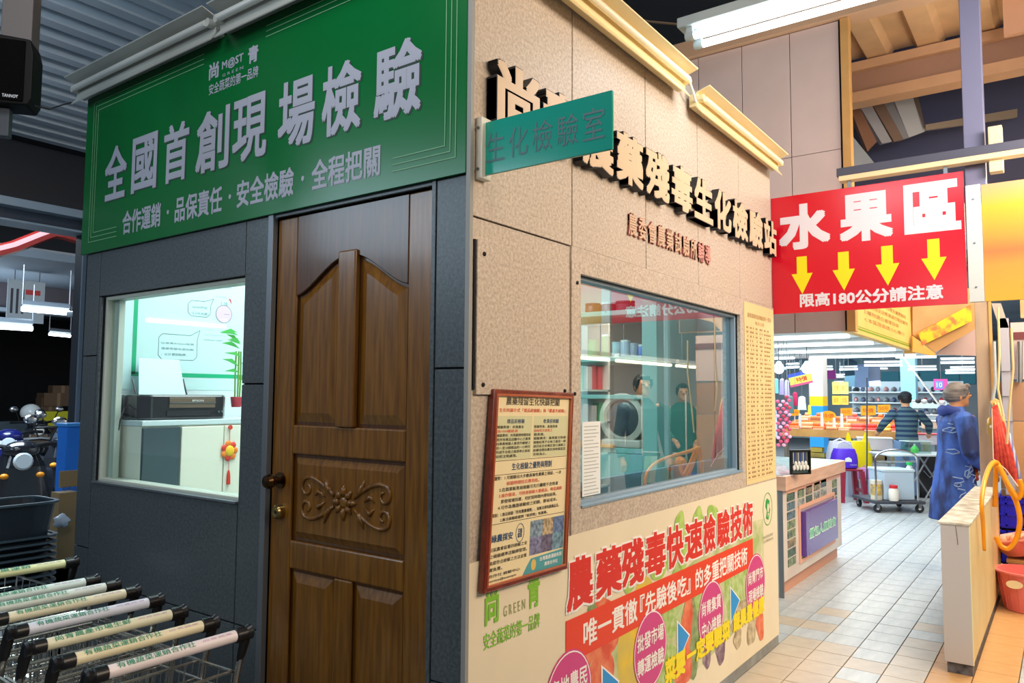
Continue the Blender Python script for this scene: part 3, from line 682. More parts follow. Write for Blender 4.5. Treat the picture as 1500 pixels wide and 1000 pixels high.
nt_('台灣農產運銷有限', .315, .455, .052, .014, wht); nt_('農業合作社', .345, .430, .032, .013, wht)
G(FNn).prism(circ(.278, .046, .015, .018, 14), .0048, .0052).build('emblem', mat('emblem_gold', (226, 190, 100), .5), no)

# ------------------------------------------------------------------ price/data list sheet right of window
ls = thing('data_sheet', 'long cream printed table sheet between the window and the red sign', 'notice', (2.62, -0.008, .99))
u0, u1 = 2.43, 2.955
G(FRT).box(u0, u1, 0.995, 2.020, 0.009, 0.0106).build('sheet', mat('list_cream', (236, 208, 150), .5), ls)
im = mat('list_ink', (150, 112, 60), .6)
text('蔬果農藥殘留檢驗結果一覽表', FRT, u0 + .05, u1 - .05, 1.935, 1.962, .0112, im, ls); text('每日公告', FRT, u0 + .18, u1 - .18, 1.900, 1.920, .0112, im, ls)
g = G(FRT)
for k in range(35):
    z = 1.875 - k * 0.0248
    g.box(u0 + .02, u1 - .02, z - .0125, z - .0118, .0108, .0112)
    for c0, c1 in ((.03, .05), (.09, .15), (.19, .22), (.26, .30), (.34, .36), (.38, .46)):
        for q_ in range(int((c1 - c0) / .018) + 1):
            if R.random() < .85: g.box(u0 + c0 + q_ * .018, u0 + c0 + q_ * .018 + .012, z - .004, z + .007, .0108, .0112)
g.build('printed_rows', im, ls, kind='stuff')

# ------------------------------------------------------------------ red hanging sign, yellow board, posts
rs = thing('hanging_sign', 'red sign reading 水果區 with four yellow arrows, hung across the aisle', 'sign', (2.99, -.53, 1.99))
F3 = FX(2.985)
G(F3).box(0.0, 1.045, 1.995, 2.725, -0.006, 0.006).build('board', mat('sign_red', (206, 8, 36), 0.22), rs, bevel=0.001, seg=1)
sw = mat('sign_white', (224, 218, 226), .4); sy = mat('sign_yellow', (244, 218, 0), .4)
def US(px, py): p = P(px, py, 0, 2.98); return -p.y, p.z
for ch, a, b, z0, z1 in (('水', 1141, 1216, 2.385, 2.665), ('果', 1230, 1308, 2.395, 2.68), ('區', 1325, 1408, 2.405, 2.69)):
    text(ch, F3, US(a, 340)[0], US(b, 320)[0], z0, z1, 0.0075, sw, rs, bold=0.042)
for px, py in ((1175, 403), (1236, 397), (1300, 389), (1368, 380)):
    u, z = US(px, py); h = .115; w_ = .030; hw = .062
    G(F3).prism([(u - w_, z + h), (u + w_, z + h), (u + w_, z + .01), (u + hw, z + .01), (u, z - h), (u - hw, z + .01), (u - w_, z + .01)], 0.0066, 0.0080).build('arrow', sy, rs)
text('限高180公分請注意', F3, US(1172, 446)[0], US(1382, 436)[0], 2.028, 2.112, 0.0075, sw, rs, bold=0.03)
yb = thing('hanging_sign', 'blank yellow and orange board hung to the right of the red sign', 'sign', (2.99, -1.5, 2.0))
G(F3).box(1.125, 2.1, 2.0, 2.635, -0.010, 0.006).build('board', grad_mat('yellow_orange_print', 0, .635, [(0, (214, 170, 50)), (.3, (218, 152, 60)), (.42, (216, 120, 62)), (.55, (214, 150, 54)), (.8, (208, 178, 36)), (1, (200, 164, 116))]), yb, bevel=.002)
G(F3).box(1.052, 1.122, 2.0, 2.640, -0.02, 0.012).build('edge_channel', mat('channel_grey_white', (206, 210, 206), .35), yb, bevel=.003)
for z in (2.08, 2.32, 2.56): G(F3).lathe([(.006, 0), (.005, .004)], (1.087, z, .012), (0, 0, 1), 8).build('screw', STEEL, yb)
bm_ = thing('sign_beam', 'dark steel bar with pale lower edge above the red sign', 'beam', (2.97, -.9, 2.8))
G(FX(2.97)).box(P(1226, 265, 0, 2.97).y * -1, 2.2, 2.795, 2.845, -0.06, 0.01).build('bar', mat('beam_dark', (74, 76, 92), .5), bm_, bevel=.003)
G(FX(2.97)).box(P(1229, 265, 0, 2.97).y * -1, 2.2, 2.765, 2.795, -0.06, 0.014).build('lower_strip', mat('beam_cream', (232, 206, 160), .5), bm_, bevel=.003)
po_ = thing('steel_post', 'grey-violet steel post hanging from the roof behind the red sign bar', 'post', (3.1, -1.09, 2.6))
G().box(3.06, 3.14, -1.145, -1.045, 2.58, 4.38).build('post', mat('post_violet', (112, 114, 142), .45), po_, bevel=.004)
G().box(2.99, 3.059, -1.23, -1.165, 2.70, 2.95).build('clip', mat('beam_cream', (232, 206, 160), .5), po_, bevel=.004)
o = thing('hanger_pair', 'two thin metal straps holding the red sign to the bar', 'strap', (2.985, -.5, 2.72))
for u in (.45, .95): G(FX(2.985)).box(u, u + .02, 2.726, 2.764, -.002, .002).build('strap', STEEL, o)

# header wall of vertical panels above the stall
X4 = 4.0
hw_ = struct('wall_header', G(FX(X4)).box(-2.6, .212, 1.965, 4.25, -.10, -.014), JOINT)
ys = [-2.6] + [P(px, 200, 0, X4).y * -1 for px in (958, 1024, 1088, 1159, 1232)]
hp = mat('header_panel', (222, 202, 196), .5, var=.08, scale=2)
for a, b in zip(ys, ys[1:]):
    for z0, z1 in ((1.955, 3.285), (3.285, 4.245)):
        G(FX(X4)).box(a + .003, b - .003, z0 + .002, z1 - .002, -.012, 0).build('panel', hp, hw_, bevel=.001, seg=1)
wt = mat('warm_timber', (222, 176, 110), .5, rgb2=(206, 158, 94), scale=4)
struct('trim_1', G(FX(X4)).box(.214, .272, 1.95, 4.248, -.06, .02), wt, bevel=.003)
struct('trim_2', G(FX(X4)).box(-2.6, 3.0, 4.25, 4.39, -.12, .05), mat('header_cap', (214, 178, 146), .55), bevel=.003)
# side fascia with printed notice
fa = thing('stall_fascia', 'yellow printed fascia board running back above the stall counter', 'sign', (5.4, -.22, 1.95))
FF = FY(-.225)
G(FF).box(4.03, 6.72, 1.955, 2.9, -.06, 0).build('board', mat('fascia_yellow', (240, 204, 120), .5, rgb2=(236, 190, 104), scale=2), fa, bevel=.002)
G(FF).box(4.1, 6.6, 1.985, 2.000, .0002, .001).build('stripe', mat('fascia_green', (120, 160, 40), .5), fa); G(FF).box(4.1, 6.6, 2.006, 2.014, .0002, .001).build('stripe', mat('fascia_green', (120, 160, 40), .5), fa)
for k, (s, a, b) in enumerate([('公告事項', 4.12, 4.55), ('1.請勿在市場內吸煙及攜帶寵物', 4.5, 6.4), ('2.請保持走道暢通請勿堆放雜物', 4.5, 6.5), ('3.購物請自備環保袋', 4.5, 6.0), ('4.本區限高請小心慢行', 4.5, 6.3)]):
    z = 2.30 - k * .058
    text(s, FF, a, b, z, z + .036, .0012, mat('fascia_red', (220, 70, 40), .5) if k == 0 else mat('fascia_ink', (170, 120, 70), .5), fa)
struct('trim_3', G(FF).box(6.72, 6.80, 1.93, 2.95, -.07, .02), mat('fascia_edge', (240, 180, 90), .5))
# sloping produce picture board beyond the fascia
pb = thing('produce_board', 'slanted wooden canopy board with a printed picture of fruit', 'canopy', D(1380, 500, 7.6))
def slab(pix, depths, th, m, parent, name):
    g = G(); a = [D(x, y, d) for (x, y), d in zip(pix, depths)]; nrm = (a[1] - a[0]).cross(a[2] - a[0]).normalized() * th
    A = [g.bm.verts.new(p) for p in a]; B = [g.bm.verts.new(p + nrm) for p in a]; k = len(a)
    g.bm.faces.new(A); g.bm.faces.new(B[::-1])
    for i in range(k): g.bm.faces.new((A[i], A[(i + 1) % k], B[(i + 1) % k], B[i]))
    return g.build(name, m, parent)
tan = mat('tan_board', (206, 166, 116), .55, rgb2=(190, 148, 98), scale=3)
slab([(1337, 440), (1428, 420), (1428, 462), (1337, 500)], [7.6] * 4, .03, tan, pb, 'board')
slab([(1337, 490), (1428, 445), (1428, 482), (1370, 516)], [7.5] * 4, .02, mat('tan_lip', (196, 150, 92), .55), pb, 'lip')
slab([(1345, 488), (1422, 446), (1424, 470), (1352, 505)], [7.44] * 4, .01, mat('fruit_print', (250, 200, 40), .5, rgb2=(238, 120, 70), scale=7, ramp=(.42, .52)), pb, 'picture')
slab([(1337, 492), (1371, 518), (1368, 521), (1337, 515)], [7.45] * 4, .02, mat('fascia_edge', (240, 180, 90), .5), pb, 'end_block')
slab([(1370, 519), (1430, 478), (1430, 521)], [7.8] * 3, .02, mat('pinkish_board', (206, 176, 170), .55), pb, 'soffit')

# (duct sheets are built below with slab)
# roof over right side: deck, beam, dark void
def deck(name, x0, x1, y0, y1, z, pitch, m, depth=.06):
    g = G(); y = y0; a = []
    while y < y1:
        for dy, dz in ((0, 0), (pitch * .40, 0), (pitch * .5, depth), (pitch * .90, depth)):
            a.append((y + dy, z + dz))
        y += pitch
    top = [(yy, zz + .012) for yy, zz in a]
    for (p, q, r_, s_) in zip(a, a[1:], top, top[1:]):
        g.f([(x0, p[0], p[1]), (x1, p[0], p[1]), (x1, q[0], q[1]), (x0, q[0], q[1])]); g.f([(x0, r_[0], r_[1]), (x0, s_[0], s_[1]), (x1, s_[0], s_[1]), (x1, r_[0], r_[1])])
        g.f([(x0, p[0], p[1]), (x0, q[0], q[1]), (x0, s_[0], s_[1]), (x0, r_[0], r_[1])]); g.f([(x1, p[0], p[1]), (x1, r_[0], r_[1]), (x1, s_[0], s_[1]), (x1, q[0], q[1])])
    o = g.build(name, m); o['kind'] = 'structure'; return o
deck('ceiling_deck_right', 3.96, 4.96, -2.6, .5, 4.27, .37, mat('deck_tan', (218, 180, 136), .55, var=.15, scale=5))
deck('ceiling_deck_left', -1.0, 4.0, 3.35, 8.0, 4.4, .31, mat('deck_blue', (150, 164, 176), .4, .2), .11)
struct('ceiling', G().box(-6, 34, -8, 20, 5.2, 5.3), mat('ceiling_dark', (34, 36, 46), .8))
ib = thing('roof_beam', 'tan steel beam across the aisle above the red sign', 'beam', (4.9, -1.4, 3.9))
bt = mat('beam_tan', (208, 166, 128), .5, var=.12, scale=3)
FBm = FX(4.9)
zq = [P(1244, y_, 0, 4.9).z for y_ in (156, 141, 110, 97)]
G(FBm).box(-.5, 3.0, zq[1], zq[2], -.012, .0).build('web', mat('beam_web', (168, 132, 110), .5), ib)
G(FBm).box(-.5, 3.0, zq[2], zq[3], -.10, .06).build('flange', bt, ib, bevel=.003); G(FBm).box(-.5, 3.0, zq[0], zq[1], -.10, .07).build('flange', bt, ib, bevel=.003)
struct('wall_void', G(FX(6.6)).box(-.5, 3.0, 2.9, 5.2, -.05, 0), mat('void_navy', (92, 98, 132), .7))
DUCT_Q = []
du = thing('metal_duct', 'folded sheet metal trunking in the gap below the tan roof beam', 'duct', (5.0, -.6, 3.3))
DUCTS = [([(85, 530), (130, 520), (215, 690), (170, 740)], (150, 108, 84)), ([(132, 520), (188, 510), (288, 690), (240, 700)], (176, 178, 184)), ([(190, 505), (245, 495), (345, 680), (298, 690)], (140, 116, 100)), ([(245, 495), (288, 482), (372, 668), (346, 680)], (150, 152, 158)), ([(290, 470), (380, 445), (450, 640), (372, 670)], (206, 210, 214)), ([(382, 445), (410, 440), (448, 610), (440, 640)], (120, 104, 96)), ([(85, 650), (215, 810), (100, 830)], (170, 180, 192)), ([(452, 608), (900, 530), (900, 570), (452, 634)], (176, 160, 140))]
for k, (q_, c) in enumerate(DUCTS): DUCT_Q.append(([(x / 3.33 + 1220, y / 3.33) for x, y in q_], mat('duct_sheet%d' % k, c, .4, .2)))
ln = mat('slat_tan', (200, 154, 100), .5)
t = thing('timber_stack', 'stack of tan slanting timber slats under the roof at far right', 'timber', (3.9, -1.8, 2.8))
for k in range(5):
    z = 2.74 + k * .085
    G(FX(3.9)).prism([(1.33, z), (2.4, z + .42), (2.4, z + .48), (1.33, z + .06)], -.10, -.02 + .0 * k).build('slat', ln, t)
struct('trim_4', G(FX(3.95)).box(1.69, 1.78, 2.6, 3.9, -.06, 0), bt)
struct('wall_upper', G(FX(4.3)).box(1.2, 3.0, 3.97, 5.0, -.05, 0), mat('upper_tan', (196, 150, 118), .55))

for q_, m_ in DUCT_Q: slab(q_, [6.9] * len(q_), .05, m_, du, 'sheet')
# bright twin-tube lamp hanging over the aisle
tl = thing('twin_tube_lamp', 'lit twin-tube fluorescent lamp hanging above the red sign', 'lamp', (1.45, -.6, 3.1))
ltm = mat('lamp_body_white', (196, 206, 206), .4)
G().box(1.33, 1.50, -1.40, -.10, 3.135, 3.18).build('body', ltm, tl, bevel=.006)
G().box(1.395, 1.435, -1.36, -.13, 3.115, 3.136).build('spine', ltm, tl)
for x in (1.365, 1.465):
    G().tube([(x, -1.35, 3.095), (x, -.17, 3.095)], .017, 14).build('tube', TUBE, tl, smooth=True)
    for y in (-1.37, -.15): G().tube([(x, y - .02, 3.095), (x, y + .02, 3.095)], .019, 12).build('lamp_holder', ltm, tl, smooth=True); G().box(x - .012, x + .012, y - .014, y + .014, 3.095, 3.138).build('bracket', ltm, tl)
o = G().tube([(1.40, -.12, 3.17), (1.36, .05, 3.22), (1.30, .25, 3.3), (1.2, .5, 3.5), (1.1, .6, 3.8)], .006, 6).build('lamp_cable', mat('cable_brown', (110, 90, 70), .6), None, smooth=True); tag(o, 'thin dark cable sagging from the lit twin-tube lamp', 'cable')
#PART2#
# ================================================================== INSIDE THE BOOTH
struct('floor_booth', G().box(.1, BX - .06, .1, BY - .04, -.01, .01), mat('booth_floor', (170, 180, 178), .5))
struct('baseboard_back', G().box(.1, BX - .06, BY - .05, BY - .04, 0, .08), mat('baseboard', (150, 160, 160), .5))
lp = thing('ceiling_lamp', 'tube lamp on the ceiling inside the booth', 'lamp', (1.0, 1.3, 2.9))
G().box(.4, 1.6, 1.25, 1.35, 2.93, 2.968).build('body', ltm, lp, bevel=.004); G().tube([(.43, 1.3, 2.905), (1.57, 1.3, 2.905)], .016, 10).build('tube', TUBE_S, lp, smooth=True)
# cabinet, printer and poster behind the left window
YC = 2.06
cb = thing('office_cabinet', 'cream cabinet under the printer behind the left window, dark reflection painted on one door', 'cabinet', (.6, 2.2, .01))
cw = mat('cabinet_cream', (236, 232, 214), .4); cdk = mat('cabinet_dark_reflection', (62, 78, 84), .18, coat=.4)  # the dark door colour stands for a reflection in the window glass
G().box(.105, 1.3, YC, 2.392, .01, 1.325).build('body', cw, cb); G().box(.1005, 1.31, YC - .015, 2.394, 1.325, 1.352).build('top', mat('cabinet_top', (206, 220, 222), .3), cb, bevel=.004)
xd = P(262, 650, 1, YC).x; xe = P(325, 650, 1, YC).x
G().box(.106, xd - .003, YC - .018, YC, .05, 1.318).build('door', cdk, cb, bevel=.003); G().box(xd + .003, xe - .003, YC - .018, YC, .05, 1.318).build('door', cw, cb, bevel=.003)
G().box(xe + .003, 1.28, YC - .018, YC, .05, 1.318).build('door', cw, cb, bevel=.003)
pr = thing('printer', 'black inkjet printer with paper in its rear tray behind the left window', 'printer', (.33, 2.2, 1.352))
px0, px1 = .115, P(338, 600, 1, 2.07).x
pb_ = mat('printer_black', (28, 28, 32), .22, coat=.5)
G().prism([(px0, 2.12), (px0 + .04, 2.075), (px1 - .04, 2.075), (px1, 2.12), (px1, 2.34), (px0, 2.34)], 1.353, 1.475).build('body', pb_, pr, bevel=.010)
G().box(px0 + .13, px1 - .09, 2.069, 2.078, 1.41, 1.462).build('front_flap', mat('printer_bronze', (110, 92, 76), .2, coat=.5), pr, bevel=.002)
G().box(px0 + .13, px1 - .09, 2.066, 2.076, 1.433, 1.437).build('trim_line', STEEL, pr)
G().box(px0 + .12, px1 - .12, 2.068, 2.077, 1.372, 1.396).build('paper_slot', JOINT, pr); text('EPSON', FY(2.068), px0 + .25, px0 + .31, 1.441, 1.451, 0, WHITE, pr)
for x in (px0 + .40, px0 + .42): G().lathe([(.006, 0), (.006, .004)], (min(x, px1 - .03), 2.0745, 1.39), (0, -1, 0), 8).build('button', STEEL, pr)
pa = [P(203, 578, 1, 2.3), P(271, 578, 1, 2.3), P(262, 527, 1, 2.36), P(203, 524, 1, 2.36)]
g = G(); A = [g.bm.verts.new(p) for p in pa]; B = [g.bm.verts.new(p + Vector((0, -.004, 0))) for p in pa]; g.bm.faces.new(A); g.bm.faces.new(B[::-1])
for i in range(4): g.bm.faces.new((A[i], A[(i + 1) % 4], B[(i + 1) % 4], B[i]))
o = g.build('paper_sheet', mat('blue_white_paper', (206, 232, 240), .6), pr)
for px in (196, 270): 
    q0, q1 = P(px - 2, 555, 1, 2.35), P(px + 4, 580, 1, 2.31); G().tube([q0, q1], .005, 6).build('tray_guide', BLACK, pr)
o = G().tube([P(192, 590, 1, 2.2), P(182, 598, 1, 2.2), P(176, 615, 1, 2.03), P(174, 630, 1, 2.03)], .003, 6).build('power_cord', JOINT, None, smooth=True); tag(o, 'thin black cord running from the printer down the cabinet side', 'cord')
wp = thing('wall_chart', 'mint wall chart with green border and speech bubbles behind the printer', 'poster', (.8, 2.395, 1.6))
FP = FY(2.398)
cxa = P(194, 500, 1, 2.398).x
G(FP).box(.11, 1.6, 1.5, 2.6, -.002, 0).build('sheet', mat('chart_mint', (198, 226, 226), .5), wp)
gl_ = mat('chart_green', (0, 168, 116), .5)
G(FP).box(cxa, cxa + .022, 1.578, 2.5, 0, .001).build('border', gl_, wp); G(FP).box(cxa, 1.5, 1.568, 1.590, 0, .001).build('border', gl_, wp)
C = lambda px, py: (P(px, py, 1, 2.397).x, P(px, py, 1, 2.397).z)
ci = mat('chart_ink', (96, 120, 130), .6)
for (a, b, c_, d_, tail) in ((233, 288, 488, 528, (293, 484)), (276, 308, 439, 465, (313, 438))):
    (u0, z1), (u1, z0) = C(a, c_), C(b, d_); r_ = .02
    pts = [(u0 + r_, z0), (u1 - r_, z0), (u1, z0 + r_), (u1, z1 - r_), C(*tail), (u1 - 2 * r_, z1), (u0 + r_, z1), (u0, z1 - r_), (u0, z0 + r_)]
    for i in range(len(pts)):
        p, q = pts[i], pts[(i + 1) % len(pts)]
        G(FP).tube([(p[0], p[1], .001), (q[0], q[1], .001)], .0012, 4).build('bubble_line', ci, wp)
for s_, a, b, c_, d_ in (('以波長412nm檢測', 236, 284, 500, 506), ('值是否變化並比較', 236, 284, 508, 514), ('，以計算抑制率。', 236, 274, 516, 522), ('5D60判定', 282, 304, 447, 453), ('5.2分光度', 282, 304, 456, 462),
                         ('samples the degree of', 303, 338, 475, 479), ('enzyme inhibition', 298, 336, 482, 486), ('and compared to', 298, 330, 489, 493), ('control tube', 298, 326, 496, 500), ('of sample', 316, 332, 433, 437), ('1.28', 324, 333, 442, 448)):
    (u0, z1), (u1, z0) = C(a, c_), C(b, d_); text(s_, FP, u0, u1, z0, z1, .0012, ci, wp)
u, v = C(328, 460); G(FP).prism(circ(u, v, .05, .05, 20), .0005, .001).build('pie', mat('chart_pink', (214, 186, 206), .5), wp)
G(FP).ring(circ(u, v, .052, .052, 20), circ(u, v, .049, .049, 20), .0005, .0014).build('pie_line', ci, wp); G(FP).box(u, u + .035, v - .001, v + .001, .001, .0015).build('pie_line', ci, wp)
u, v = C(337, 441); G(FP).prism([(u - .01, v + .015), (u + .005, v + .01), (u + .012, v - .02)], .001, .0015).build('marker', mat('red_flat', (220, 40, 50), .5), wp)
(u0, z1), (u1, z0) = C(283, 404), C(339, 423); G(FP).box(u0, u1, z0, z1 + .05, .0005, .0015).build('photo', mat('chart_photo', (96, 150, 176), .4, rgb2=(190, 196, 216), scale=25), wp)
bp = thing('lucky_bamboo', 'potted green bamboo plant at the right edge of the left window', 'plant', P(346, 596, 1, 2.15))
gs = mat('bamboo_stem', (110, 160, 60), .5); gf = mat('bamboo_leaf', (70, 170, 70), .5)
b0 = P(346, 596, 1, 2.15)
G().lathe([(.025, 0), (.032, .05), (.030, .055)], b0, (0, 0, 1), 12).build('pot', mat('pot_red', (170, 50, 60), .4), bp, smooth=True)
for dx in (-.010, .006, .018): G().tube([b0 + Vector((dx, 0, .05)), b0 + Vector((dx * 1.2, 0, .16)), b0 + Vector((dx, 0, .30))], .005, 6).build('stem', gs, bp, smooth=True)
def leafmesh(p, d, L, wd, m, par):
    d = Vector(d).normalized(); s_ = d.cross(Vector((0, 1, 0))).normalized() * wd; dr = Vector((0, 0, -L * .25)); g = G()
    pts = [p, p + d * L * .4 + s_, p + d * L + dr, p + d * L * .4 - s_]; A = [g.bm.verts.new(q) for q in pts]; B = [g.bm.verts.new(q + Vector((0, -.002, 0))) for q in pts]
    g.bm.faces.new(A); g.bm.faces.new(B[::-1])
    for i in range(4): g.bm.faces.new((A[i], A[(i + 1) % 4], B[(i + 1) % 4], B[i]))
    g.build('leaf', m, par)
for k in range(13): leafmesh(b0 + Vector((R.uniform(-.01, .02), R.uniform(-.02, .01), R.uniform(.12, .42))), (R.choice((-1, -1, 1)), R.uniform(-.3, .3), R.uniform(.1, .9)), R.uniform(.07, .13), .010, gf, bp)
ch = thing('lucky_charm', 'red and gold hanging charm with tassel beside the printer cabinet door', 'ornament', P(336, 650, 1, 2.03))
c0 = P(336, 660, 1, 2.035)
crd = mat('charm_red', (222, 60, 40), .4); cgd = mat('charm_gold', (250, 196, 40), .35)
G().tube([c0 + Vector((0, 0, .13)), c0 + Vector((0, 0, -.15))], .0015, 5).build('cord', crd, ch)
G().lathe([(.012, 0), (.012, .005)], c0 + Vector((0, .0, .12)), (0, -1, 0), 10).build('knot', crd, ch)
for k in range(7):
    a = 2 * PI * k / 7; G().ell(c0 + Vector((.032 * math.cos(a), 0, .036 * math.sin(a))), (.018, .006, .018), 8, 6).build('petal', crd if k % 2 else mat('charm_orange', (240, 130, 40), .4), ch, smooth=True)
G().ell(c0 + Vector((0, -.004, 0)), (.026, .008, .028), 12, 8).build('medallion', cgd, ch, smooth=True)
G().lathe([(.004, 0), (.008, -.02), (.010, -.07)], c0 + Vector((0, 0, -.10)), (0, 0, 1), 8).build('tassel', crd, ch)

# lab cabinet etc. behind the right window
XC = 2.30
FC = FX(XC)
K = lambda px, py, x=XC: (-P(px, py, 0, x).y, P(px, py, 0, x).z)
lc = thing('lab_cabinet', 'mint steel lab cabinet with open shelves behind the right window', 'cabinet', (2.6, .9, .01))
uL = K(845, 500)[0] - .25; uM = K(940, 500)[0]; uR = K(962, 500)[0]
G().box(XC, 2.90, -uR, -uM, .01, 2.05).build('side_panel', MINT, lc, bevel=.004)
G().box(2.86, 2.90, -uM, -uL, .01, 2.05).build('back_panel', mat('mint_dark', (96, 116, 120), .4), lc)
for (py, th) in ((455, .03), (522, .03), (578, .025), (655, .03)):
    z = K(890, py)[1]; G().box(XC, 2.86, -uM, -uL, z - th, z).build('shelf', MINT, lc, bevel=.003)
G(FC).box(uL, uM, .01, K(890, 655)[1] - .032, -.02, 0.0).build('drawer_front', MINT, lc)
for z0 in (.86, .66):
    o = G(FC).box(K(903, 690)[0], uM - .02, z0, z0 + .17, 0, .012).build('drawer', MINT, lc, bevel=.003); G(FC).box(K(918, 690)[0], K(930, 690)[0], z0 + .12, z0 + .13, .012, .02).build('handle', STEEL, o)
cf = thing('centrifuge', 'round beige and black centrifuge on a shelf of the mint cabinet', 'machine', (2.45, .7, K(890, 650)[1]))
cc = Vector((2.34, -K(908, 612)[0], K(900, 612)[1]))
G().box(2.30, 2.60, cc.y - .13, cc.y + .13, K(890, 655)[1] + .001, K(890, 655)[1] + .05).build('base', mat('centrifuge_beige', (206, 184, 172), .4), cf, bevel=.01)
G().lathe([(.145, .24), (.150, .10), (.140, .03), (.115, 0), (.108, .004)], cc, (1, 0, 0.0), 26, cap=True).build('drum', mat('centrifuge_dark', (60, 62, 70), .3), cf, smooth=True)
G().lathe([(.150, 0), (.150, -.02), (.118, -.03), (.112, -.015), (.112, 0)], cc, (1, 0, 0), 26, cap=False).build('rim', mat('centrifuge_beige', (206, 184, 172), .4), cf, smooth=True)
G().ell(cc + Vector((-.004, 0, 0)), (.02, .105, .105), 18, 12).build('lid', mat('centrifuge_lid', (44, 50, 66), .15, coat=.6), cf, smooth=True)
for k, (px, py, w_, h_, c) in enumerate([(858, 518, .07, .10, (60, 160, 90)), (876, 518, .05, .13, (50, 150, 90)), (892, 518, .06, .08, (170, 210, 220)), (905, 518, .06, .09, (180, 200, 220)), (918, 518, .05, .07, (150, 170, 190)), (929, 518, .04, .06, (30, 130, 220)), (857, 474, .10, .05, (110, 50, 60)), (880, 474, .10, .05, (120, 60, 70)), (905, 474, .12, .05, (110, 50, 64))]):
    u, z = K(px, 522 if py > 500 else 455); z = K(890, 522)[1]
    if py < 500: z = K(890, 455)[1]
    o = thing('storage_bin' if c[0] < 160 else 'glass_jar', '%s %s on the shelf behind the right window, %s' % ({60: 'green plastic', 50: 'tall green', 170: 'pale blue', 180: 'light lilac', 150: 'grey', 30: 'bright blue', 110: 'dark red', 120: 'maroon'}[c[0]], 'bin' if c[0] < 160 else 'jar', ['at its left end', 'second from left', 'near the middle', 'right of the pale blue one', 'near the right', 'at its right end', 'top shelf left', 'top shelf middle', 'top shelf right'][k]), 'container', (XC + .12, -u, z))
    g = G(); g.lathe([(w_ * .42, .0), (w_ * .5, h_ * .1), (w_ * .5, h_ * .85), (w_ * .44, h_)], (XC + .10, -u, z + .001), (0, 0, 1), 14); g.build('body', mat('bin%d' % k, c, .35), o, smooth=True)
    G().lathe([(w_ * .5, h_), (w_ * .5, h_ + .012)], (XC + .10, -u, z + .001), (0, 0, 1), 14).build('lid', WHITE if k % 2 else mat('bin%d' % k, c, .35), o)
fo = G().box(XC - .02, 2.7, -K(900, 660)[0], -K(846, 660)[0] + .1, K(880, 655)[1] + .001, K(880, 655)[1] + .02).build('folder', mat('folder_orange', (250, 160, 80), .5), None, bevel=.003); tag(fo, 'orange folder lying left of the centrifuge on its shelf', 'folder')
for px in (966, 1010, 1045):
    u = K(px, 500, 2.905)[0]; struct('trim_%d' % (5 + (px > 966) + (px > 1010)), G(FX(2.909)).box(u, u + .006, .1, 2.9, -.002, .003), mat('seam_grey', (120, 140, 146), .5))
# paper sheet stuck on the right window
(u0, z1), (u1, z0) = (P(849, 620, 1, .05).x, P(849, 618, 1, .05).z), (P(877, 700, 1, .05).x, 1.10)
ps = thing('paper_notice', 'white typed paper taped inside the lower left corner of the right window', 'notice', (u0, .05, z0))
G(FRT).box(u0 + .008, u1, z0, z1, -.0435, -.0425).build('sheet', PAPER, ps)
g = G(FRT)
for k in range(24): g.box(u0 + .02, u1 - .014 - R.choice((0, .02, .04)), z1 - .02 - k * .0135, z1 - .0165 - k * .0135, -.0425, -.042)
g.build('typed_lines', mat('typed_grey', (180, 186, 180), .6), ps)

# ================================================================== PEOPLE
skin = mat('skin', (226, 172, 132), .5); skin_w = mat('skin_warm', (232, 166, 116), .5)
def fuse(g, name, m, parent, voxel=.010, smooth_it=2):
    org = origin_of(parent); me = g.mesh('tmp', org, False); o = bpy.data.objects.new('tmp', me); COL.objects.link(o)
    md = o.modifiers.new('r', 'REMESH'); md.mode = 'VOXEL'; md.voxel_size = voxel
    ms = o.modifiers.new('s', 'SMOOTH'); ms.iterations = smooth_it; ms.factor = .5
    dg = bpy.context.evaluated_depsgraph_get(); m2 = bpy.data.meshes.new_from_object(o.evaluated_get(dg)); COL.objects.unlink(o); bpy.data.objects.remove(o); bpy.data.meshes.remove(me)
    m2.name = name; m2.materials.clear(); m2.materials.append(m); m2.polygons.foreach_set('use_smooth', [True] * len(m2.polygons))
    ob = bpy.data.objects.new(name, m2); COL.objects.link(ob); ob.parent = parent
    return ob
